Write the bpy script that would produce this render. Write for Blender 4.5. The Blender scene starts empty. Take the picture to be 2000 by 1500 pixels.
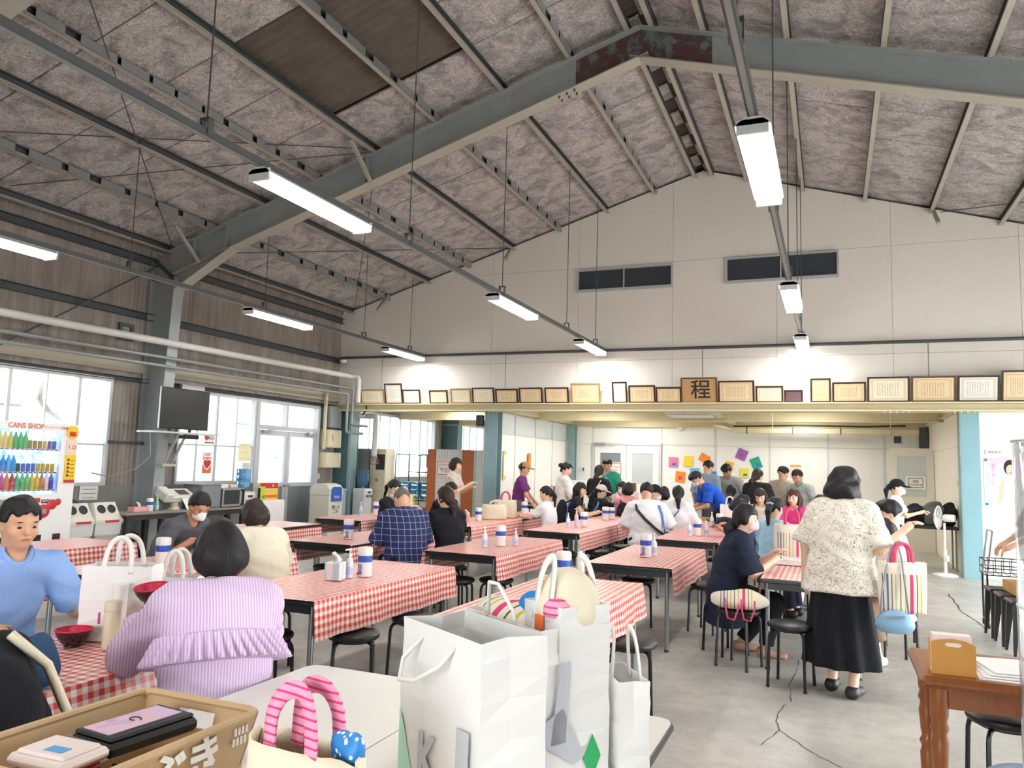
import bpy, bmesh, math, random
import numpy as np
from mathutils import Matrix, Vector
random.seed(7)
SC = bpy.context.scene
COL = SC.collection
PI = math.pi
# ------------------------------------------------------------------ camera
def cam_matrix(yaw, pitch, roll):
    f = np.array([math.sin(yaw)*math.cos(pitch), math.cos(yaw)*math.cos(pitch), math.sin(pitch)])
    r = np.array([math.cos(yaw), -math.sin(yaw), 0.0]); u = np.cross(r, f)
    c, s = math.cos(roll), math.sin(roll)
    r2 = c*r+s*u; u2 = -s*r+c*u
    m = Matrix.Identity(4)
    for i in range(3):
        m[i][0] = r2[i]; m[i][1] = u2[i]; m[i][2] = -f[i]
    return m
cd = bpy.data.cameras.new('camera'); cam = bpy.data.objects.new('camera', cd); COL.objects.link(cam)
cd.sensor_width = 36.0; cd.lens = 27.0; cd.clip_start = 0.05; cd.clip_end = 200
m = cam_matrix(-0.395, 0.1038, 0.0294); m.translation = Vector((0, 0, 1.55)); cam.matrix_world = m
SC.camera = cam
CY = SC.cycles; CY.max_bounces = 6; CY.diffuse_bounces = 4; CY.glossy_bounces = 2; CY.transmission_bounces = 4; CY.transparent_max_bounces = 10; CY.use_adaptive_sampling = True; CY.adaptive_threshold = 0.05; CY.use_denoising = True; CY.caustics_reflective = False; CY.caustics_refractive = False
# ------------------------------------------------------------------ world and exposure
SKY_STRENGTH = 5.0
LAMP_STRENGTH = 19.0
SC.view_settings.view_transform = 'Standard'; SC.view_settings.look = 'None'
SC.view_settings.gamma = 1.0; SC.view_settings.use_curve_mapping = False
SC.view_settings.exposure = 1.3
w = bpy.data.worlds.new('overcast_sky'); SC.world = w; w.use_nodes = True
bg = w.node_tree.nodes['Background']; bg.inputs[0].default_value = (0.93, 0.965, 1.0, 1); bg.inputs[1].default_value = SKY_STRENGTH
# ------------------------------------------------------------------ materials
MATS = {}
def rgb(c):
    if isinstance(c, str):
        c = c.lstrip('#'); c = [int(c[i:i+2], 16)/255 for i in (0, 2, 4)]
        c = [x/12.92 if x <= 0.04045 else ((x+0.055)/1.055)**2.4 for x in c]
    return (c[0], c[1], c[2], 1)
class NT:
    def __init__(s, name):
        s.m = bpy.data.materials.new(name); s.m.use_nodes = True; s.t = s.m.node_tree
        s.b = s.t.nodes['Principled BSDF']
    def n(s, typ, **kw):
        nd = s.t.nodes.new(typ)
        for k, v in kw.items():
            if k.startswith('i_'):
                k = k[2:]; k = int(k) if k.isdigit() else k.replace('_', ' ')
                nd.inputs[k].default_value = v
            else: setattr(nd, k, v)
        return nd
    def l(s, a, b): s.t.links.new(a, b)
    def math(s, op, a, b=None, c=None):
        nd = s.n('ShaderNodeMath', operation=op)
        for i, q in enumerate((a, b, c)):
            if q is None: continue
            if isinstance(q, (int, float)): nd.inputs[i].default_value = q
            else: s.l(q, nd.inputs[i])
        return nd.outputs[0]
    def mix(s, f, a, b):
        nd = s.n('ShaderNodeMix', data_type='RGBA')
        for i, q in ((0, f), (6, a), (7, b)):
            if isinstance(q, (int, float)): nd.inputs[i].default_value = q
            elif isinstance(q, (str, tuple, list)): nd.inputs[i].default_value = rgb(q)
            else: s.l(q, nd.inputs[i])
        return nd.outputs[2]
    def coord(s, kind='Object'):
        return s.n('ShaderNodeTexCoord').outputs[kind]
    def xyz(s, v):
        nd = s.n('ShaderNodeSeparateXYZ'); s.l(v, nd.inputs[0]); return nd.outputs
    def scale(s, v, sc):
        nd = s.n('ShaderNodeMapping'); nd.inputs['Scale'].default_value = sc; s.l(v, nd.inputs[0]); return nd.outputs[0]
    def noise(s, v, sc, det=3, rough=0.55, dist=0.0):
        nd = s.n('ShaderNodeTexNoise'); nd.inputs['Scale'].default_value = sc; nd.inputs['Detail'].default_value = det
        nd.inputs['Roughness'].default_value = rough; nd.inputs['Distortion'].default_value = dist
        if v is not None: s.l(v, nd.inputs['Vector'])
        return nd.outputs[0]
    def ramp(s, f, stops):
        nd = s.n('ShaderNodeValToRGB'); el = nd.color_ramp.elements
        while len(el) < len(stops): el.new(0.5)
        for e, (p, c) in zip(el, stops): e.position = p; e.color = rgb(c)
        s.l(f, nd.inputs[0]); return nd.outputs[0]
    def bump(s, h, st=0.3, d=0.01):
        nd = s.n('ShaderNodeBump'); nd.inputs['Strength'].default_value = st; nd.inputs['Distance'].default_value = d
        s.l(h, nd.inputs['Height']); s.l(nd.outputs[0], s.b.inputs['Normal'])
    def col(s, c):
        if isinstance(c, (str, tuple, list)): s.b.inputs['Base Color'].default_value = rgb(c)
        else: s.l(c, s.b.inputs['Base Color'])
    def set(s, rough=0.6, metal=0.0, spec=None):
        s.b.inputs['Roughness'].default_value = rough; s.b.inputs['Metallic'].default_value = metal
        if spec is not None: s.b.inputs['Specular IOR Level'].default_value = spec
def mat(name, c, rough=0.6, metal=0.0, var=0.12, sc=6.0, bump=0.0, bsc=40.0, spec=None):
    """plain surface with slight mottling"""
    if name in MATS: return MATS[name]
    t = NT(name); r = rgb(c)
    v = t.coord()
    if var > 0:
        n = t.noise(v, sc, 2)
        lo = tuple(x*(1-var) for x in r[:3]); hi = tuple(min(1, x*(1+var*0.6)) for x in r[:3])
        t.col(t.mix(n, lo, hi))
    else: t.col(r[:3])
    if bump > 0: t.bump(t.noise(v, bsc, 2), bump, 0.004)
    t.set(rough, metal, spec); MATS[name] = t.m; return t.m
def emis(name, c, st):
    if name in MATS: return MATS[name]
    t = NT(name); t.col(c); t.b.inputs['Emission Color'].default_value = rgb(c); t.b.inputs['Emission Strength'].default_value = st
    MATS[name] = t.m; return t.m
def glass(name, c=(1, 1, 1), rough=0.02, alpha=0.12):
    """thin clear pane: mostly transparent with a glossy coat"""
    if name in MATS: return MATS[name]
    t = NT(name); tr = t.n('ShaderNodeBsdfTransparent'); tr.inputs[0].default_value = rgb(c)
    gl = t.n('ShaderNodeBsdfGlossy'); gl.inputs['Roughness'].default_value = rough; gl.inputs[0].default_value = (0.9, 0.92, 0.95, 1)
    mx = t.n('ShaderNodeMixShader'); mx.inputs[0].default_value = alpha
    t.l(tr.outputs[0], mx.inputs[1]); t.l(gl.outputs[0], mx.inputs[2])
    t.l(mx.outputs[0], t.t.nodes['Material Output'].inputs[0]); MATS[name] = t.m; return t.m
def frosted(name, c=(0.95, 0.96, 0.97), transl=0.7):
    if name in MATS: return MATS[name]
    t = NT(name); a = t.n('ShaderNodeBsdfTranslucent'); a.inputs[0].default_value = rgb(c)
    d = t.n('ShaderNodeBsdfDiffuse'); d.inputs[0].default_value = rgb(c)
    mx = t.n('ShaderNodeMixShader'); mx.inputs[0].default_value = transl
    t.l(d.outputs[0], mx.inputs[1]); t.l(a.outputs[0], mx.inputs[2])
    t.l(mx.outputs[0], t.t.nodes['Material Output'].inputs[0]); MATS[name] = t.m; return t.m
# ------------------------------------------------------------------ mesh builder
class MB:
    def __init__(s): s.v = []; s.f = []; s.mi = []; s.uv = []; s.hasuv = False
    def add(s, vs, fs, m=0, uv=None):
        o = len(s.v); s.v += [tuple(p) for p in vs]
        if uv is None: s.uv += [(0, 0)]*len(vs)
        else: s.uv += list(uv); s.hasuv = True
        for f in fs: s.f.append(tuple(i+o for i in f)); s.mi.append(m)
        return s
    def box(s, c, d, m=0, rz=0, R=None):
        x, y, z = (q/2 for q in d); P = [(a*x, b*y, e*z) for a in (-1, 1) for b in (-1, 1) for e in (-1, 1)]
        return s.xf(P, c, rz, R, [(0, 1, 3, 2), (4, 6, 7, 5), (0, 4, 5, 1), (2, 3, 7, 6), (0, 2, 6, 4), (1, 5, 7, 3)], m)
    def xf(s, P, c, rz, R, F, m):
        if R is not None: P = [tuple(R @ Vector(p)) for p in P]
        if rz:
            cz, sz = math.cos(rz), math.sin(rz); P = [(p[0]*cz-p[1]*sz, p[0]*sz+p[1]*cz, p[2]) for p in P]
        return s.add([(p[0]+c[0], p[1]+c[1], p[2]+c[2]) for p in P], F, m)
    def b2(s, lo, hi, m=0):
        return s.box([(a+b)/2 for a, b in zip(lo, hi)], [b-a for a, b in zip(lo, hi)], m)
    def frame(s, ax, d0, d1, u0, u1, v0, v1, t, tb=None, tt=None, m=0):
        """four bars round the rectangle u0..u1 x v0..v1; ax 'x' or 'y' is the thickness axis d0..d1"""
        tb = t if tb is None else tb; tt = t if tt is None else tt
        for (a, b, c, e) in ((u0, u0+t, v0, v1), (u1-t, u1, v0, v1), (u0+t, u1-t, v0, v0+tb), (u0+t, u1-t, v1-tt, v1)):
            if ax == 'x': s.b2((d0, a, c), (d1, b, e), m)
            else: s.b2((a, d0, c), (b, d1, e), m)
        return s
    def rbox(s, c, d, r=0.01, m=0, rz=0, R=None):
        h = [q/2 for q in d]; r = min(r, min(h)*0.98); P = []; I = {}
        for a in (-1, 1):
            for b in (-1, 1):
                for e in (-1, 1):
                    sg = (a, b, e)
                    for ax in range(3):
                        I[(sg, ax)] = len(P)
                        P.append(tuple(sg[k]*(h[k] if k == ax else h[k]-r) for k in range(3)))
        F = []
        for ax in range(3):
            o1, o2 = [k for k in range(3) if k != ax]
            for q in (-1, 1):
                f = []
                for (u, v) in ((-1, -1), (1, -1), (1, 1), (-1, 1)):
                    g = [0, 0, 0]; g[ax] = q; g[o1] = u; g[o2] = v; f.append(I[(tuple(g), ax)])
                if (q == 1) != (ax != 1): f = f[::-1]
                F.append(tuple(f))
            for u in (-1, 1):
                for v in (-1, 1):
                    g1 = [0, 0, 0]; g1[o1] = u; g1[o2] = v; g2 = list(g1); g1[ax] = -1; g2[ax] = 1
                    F.append((I[(tuple(g1), o1)], I[(tuple(g2), o1)], I[(tuple(g2), o2)], I[(tuple(g1), o2)]))
        for sg in [(a, b, e) for a in (-1, 1) for b in (-1, 1) for e in (-1, 1)]:
            F.append((I[(sg, 0)], I[(sg, 1)], I[(sg, 2)]))
        s.fix = True
        return s.xf(P, c, rz, R, F, m)
    def bar(s, a, b, w, h, m=0, up=(0, 0, 1)):
        a, b = Vector(a), Vector(b); d = (b-a); L = d.length; d.normalize(); u = Vector(up)
        if abs(d.dot(u)) > 0.99: u = Vector((1, 0, 0))
        x = d.cross(u).normalized(); u = x.cross(d)
        R = Matrix((x, d, u)).transposed()
        return s.box((a+b)/2, (w, L, h), m, R=R)
    def tube(s, pts, r, n=8, m=0, cap=True, close=False):
        pts = [Vector(p) for p in pts]; k = len(pts); rs = r if isinstance(r, (list, tuple)) else [r]*k
        T = []
        for i in range(k):
            if close: d = pts[(i+1) % k]-pts[i-1]
            else: d = pts[min(i+1, k-1)]-pts[max(i-1, 0)]
            T.append(d.normalized() if d.length > 1e-9 else Vector((0, 0, 1)))
        u = Vector((0, 0, 1)) if abs(T[0].z) < 0.9 else Vector((1, 0, 0))
        V = []; F = []
        for i in range(k):
            u = (u-T[i]*u.dot(T[i]))
            if u.length < 1e-6: u = Vector((1, 0.3, 0.2)).cross(T[i])
            u.normalize(); w = T[i].cross(u)
            for j in range(n):
                a = 2*PI*j/n; V.append(pts[i]+(u*math.cos(a)+w*math.sin(a))*rs[i])
        kk = k if close else k-1
        for i in range(kk):
            for j in range(n):
                a = i*n+j; b = i*n+(j+1) % n; c = ((i+1) % k)*n+(j+1) % n; e = ((i+1) % k)*n+j
                F.append((a, b, c, e))
        if cap and not close:
            F.append(tuple(range(n-1, -1, -1))); F.append(tuple((k-1)*n+j for j in range(n)))
        return s.add(V, F, m)
    def lathe(s, prof, n=20, c=(0, 0, 0), m=0, R=None, sx=1, sy=1, cap=True):
        V = []; F = []; k = len(prof)
        for (r, z) in prof:
            for j in range(n):
                a = 2*PI*j/n; V.append((r*math.cos(a)*sx, r*math.sin(a)*sy, z))
        for i in range(k-1):
            for j in range(n):
                F.append((i*n+j, i*n+(j+1) % n, (i+1)*n+(j+1) % n, (i+1)*n+j))
        if cap and prof[0][0] > 1e-6: F.append(tuple(range(n-1, -1, -1)))
        if cap and prof[-1][0] > 1e-6: F.append(tuple((k-1)*n+j for j in range(n)))
        return s.xf(V, c, 0, R, F, m)
    def prism(s, poly, t, o=(0, 0, 0), U=(1, 0, 0), W=(0, 0, 1), m=0):
        """polygon in the U,W plane through o, extruded by t along U x W"""
        U, W, o = Vector(U), Vector(W), Vector(o); N = U.cross(W).normalized(); k = len(poly)
        A = [o+U*p[0]+W*p[1] for p in poly]; B = [p+N*t for p in A]
        F = [tuple(range(k-1, -1, -1)), tuple(range(k, 2*k))]+[(i, (i+1) % k, k+(i+1) % k, k+i) for i in range(k)]
        return s.add(A+B, F, m)
    def grid(s, fn, nu, nv, m=0, uvf=None, closeu=False):
        V = []; U = []; F = []
        for i in range(nu+1):
            for j in range(nv+1):
                V.append(fn(i/nu, j/nv)); U.append(uvf(i/nu, j/nv) if uvf else (i/nu, j/nv))
        for i in range(nu):
            for j in range(nv):
                a = i*(nv+1)+j; F.append((a, a+nv+1, a+nv+2, a+1))
        return s.add(V, F, m, U)
    def ball(s, c, r, n=12, m=0, R=None):
        rr = r if isinstance(r, (tuple, list)) else (r, r, r); V = []; F = []; k = max(4, n//2)
        for i in range(k+1):
            p = PI*i/k
            for j in range(n):
                a = 2*PI*j/n; V.append((rr[0]*math.sin(p)*math.cos(a), rr[1]*math.sin(p)*math.sin(a), rr[2]*math.cos(p)))
        for i in range(k):
            for j in range(n): F.append((i*n+j, (i+1)*n+j, (i+1)*n+(j+1) % n, i*n+(j+1) % n))
        return s.xf(V, c, 0, R, F, m)
    def obj(s, name, mats, parent=None, smooth=False, fix=True, thick=0, sub=0):
        me = bpy.data.meshes.new(name); me.from_pydata(s.v, [], s.f)
        mats = mats if isinstance(mats, (list, tuple)) else [mats]
        for q in mats: me.materials.append(q)
        if len(mats) > 1: me.polygons.foreach_set('material_index', s.mi)
        if s.hasuv:
            ul = me.uv_layers.new(name='UVMap'); li = np.empty(len(me.loops), dtype=np.int32); me.loops.foreach_get('vertex_index', li)
            ul.data.foreach_set('uv', np.array(s.uv, dtype=np.float32)[li].ravel())
        if fix:
            bm = bmesh.new(); bm.from_mesh(me)
            bmesh.ops.recalc_face_normals(bm, faces=bm.faces); bm.to_mesh(me); bm.free()
        if smooth: me.polygons.foreach_set('use_smooth', [True]*len(me.polygons))
        me.update()
        o = bpy.data.objects.new(name, me); COL.objects.link(o)
        if parent is not None: o.parent = parent
        if smooth == 'auto':
            me.set_sharp_from_angle(angle=0.7)
        if thick: q = o.modifiers.new('solid', 'SOLIDIFY'); q.thickness = thick
        if sub: q = o.modifiers.new('sub', 'SUBSURF'); q.levels = sub; q.render_levels = sub
        return o
def inst(o, parent=None, loc=None, rz=None, R=None):
    """another object with the same mesh data"""
    c = o.copy(); COL.objects.link(c)
    if parent is not None: c.parent = parent
    if loc is not None: c.location = loc
    if rz is not None: c.rotation_euler = (0, 0, rz)
    return c
def tag(o, label=None, cat=None, group=None, kind=None):
    if label: o['label'] = label
    if cat: o['category'] = cat
    if group: o['group'] = group
    if kind: o['kind'] = kind
    return o
def thing(name, label, cat, loc=(0, 0, 0), rz=0, group=None):
    o = bpy.data.objects.new(name, None); COL.objects.link(o); o.empty_display_size = 0.1
    o.location = loc; o.rotation_euler = (0, 0, rz); return tag(o, label, cat, group)
def struct(o): o['kind'] = 'structure'; return o
def dup(root, loc, rz=0, label=None, group=None):
    r = root.copy(); COL.objects.link(r); r.location = loc; r.rotation_euler = (0, 0, rz)
    if label: r['label'] = label
    if group: r['group'] = group
    for ch in list(root.children):
        c = ch.copy(); COL.objects.link(c); c.parent = r
        for g in list(ch.children):
            d = g.copy(); COL.objects.link(d); d.parent = c
    return r
TXT = {}
def text(s, size, mtl, parent, loc, rot=(PI/2, 0, 0), name='lettering', ext=0.0008, align='CENTER', sx=1.0, shear=0.0, bold=0.0):
    cu = bpy.data.curves.new(name, 'FONT'); cu.body = s; cu.size = size; cu.align_x = align; cu.align_y = 'CENTER'
    cu.extrude = ext; cu.shear = shear; cu.offset = bold; cu.materials.append(mtl); cu.resolution_u = 3
    tmp = bpy.data.objects.new(name, cu); me = bpy.data.meshes.new_from_object(tmp); bpy.data.objects.remove(tmp); bpy.data.curves.remove(cu)
    o = bpy.data.objects.new(name, me); COL.objects.link(o); o.parent = parent; o.location = loc; o.rotation_euler = rot; o.scale = (sx, 1, 1)
    return o
ROT_PX = (PI/2, 0, PI/2)     # lettering that faces +X
ROT_NY = (PI/2, 0, 0)        # lettering that faces -Y (towards the camera end)
# ================================================================== surfaces of the hall
def m_floor():
    t = NT('concrete_floor'); v = t.coord()
    n1 = t.noise(v, 0.9, 6, 0.62, 0.4); n2 = t.noise(t.scale(v, (1, 1, 1)), 6.0, 5, 0.7); n3 = t.noise(v, 45, 3, 0.7)
    c = t.ramp(n1, [(0.3, '#98968e'), (0.52, '#b6b3ab'), (0.7, '#cac7be')])
    c = t.mix(t.math('MULTIPLY', t.ramp(n2, [(0.42, (0, 0, 0)), (0.62, (1, 1, 1))]), 0.32), c, '#7f7c74')
    c = t.mix(t.math('MULTIPLY', n3, 0.22), c, '#c9c6bd')
    t.col(c); r = t.math('MULTIPLY_ADD', n2, 0.25, 0.26); t.l(r, t.b.inputs['Roughness'])
    t.bump(n3, 0.12, 0.003); return t.m
def m_board():
    t = NT('wood_wool_board'); v = t.coord(); oi = t.n('ShaderNodeObjectInfo')
    nd = t.n('ShaderNodeVectorMath', operation='ADD'); t.l(v, nd.inputs[0])
    sc = t.n('ShaderNodeVectorMath', operation='SCALE'); cb = t.n('ShaderNodeCombineXYZ'); t.l(oi.outputs['Random'], cb.inputs[0]); t.l(oi.outputs['Random'], cb.inputs[1])
    t.l(cb.outputs[0], sc.inputs[0]); sc.inputs['Scale'].default_value = 40; t.l(sc.outputs[0], nd.inputs[1]); w_ = nd.outputs[0]
    fib = t.noise(w_, 16, 6, 0.8, 2.5); soot = t.noise(w_, 3.2, 5, 0.65, 0.8); fine = t.noise(w_, 44, 4, 0.75, 3.5)
    f = t.math('ADD', t.math('MULTIPLY', fib, 0.55), t.math('MULTIPLY', fine, 0.45))
    c = t.ramp(f, [(0.39, '#757070'), (0.47, '#bab4b2'), (0.54, '#e6e0dd'), (0.62, '#fefaf7')])
    c = t.mix(t.math('MULTIPLY', t.ramp(soot, [(0.44, (0, 0, 0)), (0.64, (1, 1, 1))]), 0.55), c, '#5f5a5e')
    t.col(c); t.set(0.95); t.bump(f, 0.9, 0.02); return t.m
def m_siding():
    t = NT('slate_siding'); v = t.coord()
    n = t.noise(t.scale(v, (1, 2.0, 0.25)), 3.0, 5, 0.65); n2 = t.noise(t.scale(v, (6, 12, 0.6)), 2.0, 3)
    c = t.ramp(n, [(0.3, '#857b73'), (0.55, '#a59b92'), (0.75, '#b9b1a8')])
    c = t.mix(t.math('MULTIPLY', n2, 0.45), c, '#716c69'); t.col(c); t.set(0.9); return t.m
def m_wallpanel(name, base, lo, hi):
    t = NT(name); v = t.coord(); n = t.noise(t.scale(v, (1, 1, 0.35)), 1.1, 5, 0.6); n2 = t.noise(v, 9, 4)
    c = t.mix(n, lo, hi); c = t.mix(t.math('MULTIPLY', t.ramp(n2, [(0.55, (0, 0, 0)), (0.75, (1, 1, 1))]), 0.14), c, base)
    t.col(c); t.set(0.62); return t.m
M_FLOOR = m_floor(); M_BOARD = m_board(); M_SIDING = m_siding()
M_GABLE = m_wallpanel('gable_panel_paint', '#d3cdc0', '#e6e1d7', '#efebe3')
M_WHITEP = m_wallpanel('white_wall_panel', '#dedcd4', '#e9e8e2', '#f1f0eb')
M_STEEL = mat('grey_painted_steel', '#a2a9aa', 0.5, 0.0, 0.16, 4); M_STEELD = mat('dark_grey_steel', '#4c5154', 0.55, 0.0, 0.18, 5)
M_STEELL = mat('pale_flange_paint', '#b0aca0', 0.55, 0, 0.14, 6); M_BLUEST = mat('blue_grey_column_paint', '#84a0a4', 0.5, 0, 0.15, 4)
M_TEALD = mat('dark_teal_paint', '#4a6c74', 0.5, 0, 0.15, 4)
M_CREAM = mat('cream_beam_paint', '#d9cda8', 0.55, 0, 0.1, 3); M_GALV = mat('galvanised_sheet', '#aab0b4', 0.35, 0.6, 0.12, 8)
M_BLACK = mat('black_plastic', '#17181a', 0.45, 0, 0.1, 9); M_ALU = mat('aluminium_frame', '#c9ccce', 0.35, 0.35, 0.06, 5)
M_ALUG = mat('grey_door_panel', '#8d9499', 0.4, 0.4, 0.08, 3); M_PIPE = mat('white_pipe_paint', '#cfcfca', 0.45, 0, 0.12, 3)
M_COND = mat('grey_conduit', '#8f9391', 0.45, 0.3, 0.1, 5); M_DARKSHEET = mat('old_dark_sheet', '#6b6259', 0.9, 0, 0.4, 3)
M_CONC = mat('dado_concrete', '#8b8b84', 0.85, 0, 0.25, 2); M_WHITE = mat('white_plastic', '#eceae4', 0.4, 0, 0.04, 4)
M_CLEAR = glass('clear_pane', (0.97, 0.985, 0.99), 0.02, 0.08); M_FROST = frosted('frosted_pane')
M_DARKGL = mat('dark_vent_glass', '#3d454d', 0.25, 0, 0.1, 2)
def rust():
    t = NT('rusty_ridge_paint'); v = t.coord(); n = t.noise(v, 3.2, 5, 0.7, 1)
    t.col(t.ramp(n, [(0.4, '#768183'), (0.5, '#58494a'), (0.62, '#6b3b36')])); t.set(0.7); return t.m
M_RUST = rust()
XR, ZR, SL = -2.12, 7.10, 0.30
XL, XRT = -9.95, 5.6
def zr(x): return ZR-SL*abs(x-XR)
ang = math.atan(SL)
# ---- floor
mb = MB(); mb.b2((-10.1, -4.2, -0.12), (5.75, 22.3, 0.0)); fl = struct(mb.obj('floor', M_FLOOR))
M_CRACK = mat('crack_dark', '#4f4c46', 0.9, 0, 0.2)
def crack(pts, w):
    b = MB(); rnd = random.Random(len(pts)*7+int(w*1e4)); P = []
    for (a, c) in zip(pts[:-1], pts[1:]):
        for k in range(6):
            t = k/6; P.append((a[0]+(c[0]-a[0])*t+rnd.uniform(-.014, .014), a[1]+(c[1]-a[1])*t))
    V = []; F = []
    for i, p in enumerate(P):
        q = w*rnd.uniform(.4, 1.2); V += [(p[0]-q, p[1], .0012), (p[0]+q, p[1]+.004, .0012)]
        if i: F.append((2*i-2, 2*i-1, 2*i+1, 2*i))
    b.add(V, F); return b.obj('crack', M_CRACK, fl, fix=False)
crack([(-.26, 7.0), (-.31, 6.2), (-.27, 5.8), (-.34, 5.4), (-.31, 5.1), (-.41, 4.7)], .004)
crack([(1.42, 11.9), (1.38, 10.4), (1.48, 9.2)], .012)
crack([(-.31, 5.1), (-.1, 4.75), (.05, 4.6)], .003)
# ---- roof: old corrugated sheet above, wood wool boards hung below it
mb = MB()
for sgn, x0, x1 in ((-1, XR, -10.6), (1, XR, 6.3)):
    ny = 900; V = []; F = []
    for i in range(ny+1):
        y = -4.2+i*(15.6+4.2)/ny; dz = 0.02*math.sin(2*PI*y/.132)
        V += [(x0, y, zr(x0)+0.075+dz), (x1, y, zr(x1)+0.075+dz)]
        if i: F.append((2*i-2, 2*i-1, 2*i+1, 2*i))
    mb.add(V, F)
ceil = struct(mb.obj('ceiling', M_DARKSHEET, fix=False, smooth=True))
PL = [-9.67, -8.79, -7.81, -6.88, -5.91, -4.94, -3.97, -3.05, -2.30]
PR = [-1.94, -1.32, -0.38, 0.61, 1.60, 2.58, 3.56, 4.54, 5.45]
YB = [3.35+0.91*i for i in range(13)]
protos = {}
def board(x0, x1, y0, y1, k):
    xa, xb = x0+0.012, x1-0.012; wdt = (xb-xa)/math.cos(ang); key = (round(wdt, 3), round(y1-y0, 3), xa > XR)
    xm, ym = (xa+xb)/2, (y0+y1)/2; side = 1 if xm < XR else -1
    if key not in protos:
        b = MB(); b.rbox((0, 0, 0), (wdt, y1-y0-0.016, 0.03), 0.006); o = b.obj('roof_board', M_BOARD, ceil); protos[key] = o
    else: o = inst(protos[key], ceil)
    o.location = (xm, ym, zr(xm)+0.022+random.uniform(-.004, .004)); o.rotation_euler = (0, -side*ang, 0)
for cols in (PL, PR):
    for a, b in zip(cols[:-1], cols[1:]):
        st = 0
        for y0, y1 in zip(YB[:-1], YB[1:]):
            if cols is PL and -6 < a < -4.5 and 5.7 < y0 < 7.6:
                continue
            board(a, b, y0, y1, 0)
for y0, y1 in zip(YB[:-1], YB[1:]):        # short boards between the two ridge purlins
    board(-2.30, -2.12, y0, y0+0.45, 1); board(-2.12, -1.94, y0+0.46, y1, 1)
# ---- purlins
def purlin(x, plated):
    z = zr(x); b = MB(); s = -1 if x < XR else 1
    y0, y1 = 3.0, 14.25
    b.box((x, (y0+y1)/2, z-0.055), (0.012, y1-y0, 0.11))
    b.box((x-s*0.028, (y0+y1)/2, z-0.006), (0.056, y1-y0, 0.008))
    o = struct(b.obj('purlin', M_STEELD))
    f = MB(); f.box((x-s*0.028, (y0+y1)/2, z-0.112), (0.062, y1-y0, 0.008)); f.box((x-s*0.056, (y0+y1)/2, z-0.102), (0.006, y1-y0, 0.022)); f.obj('bottom_flange', M_STEELL, o)
    if plated:
        rnd = random.Random(int(x*100)); y = 3.4+rnd.random()*.2; pm = None
        while y < 13.9:
            L = rnd.choice((0.30, 0.36, 0.42)); 
            if pm is None:
                q = MB(); q.box((0, 0, 0), (0.006, 1, 0.098)); pm = q.obj('tin_plate', M_GALV, o)
                c = pm
            else: c = inst(pm, o)
            c.location = (x-s*0.064, y+L/2, z-0.056); c.scale = (1, L, 1)
            y += L+rnd.choice((0.05, 0.09, 0.17))
    return o
for i, x in enumerate(PL): purlin(x, i in (1, 3, 5, 7))
for i, x in enumerate(PR[:-1]): purlin(x, False)
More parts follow.
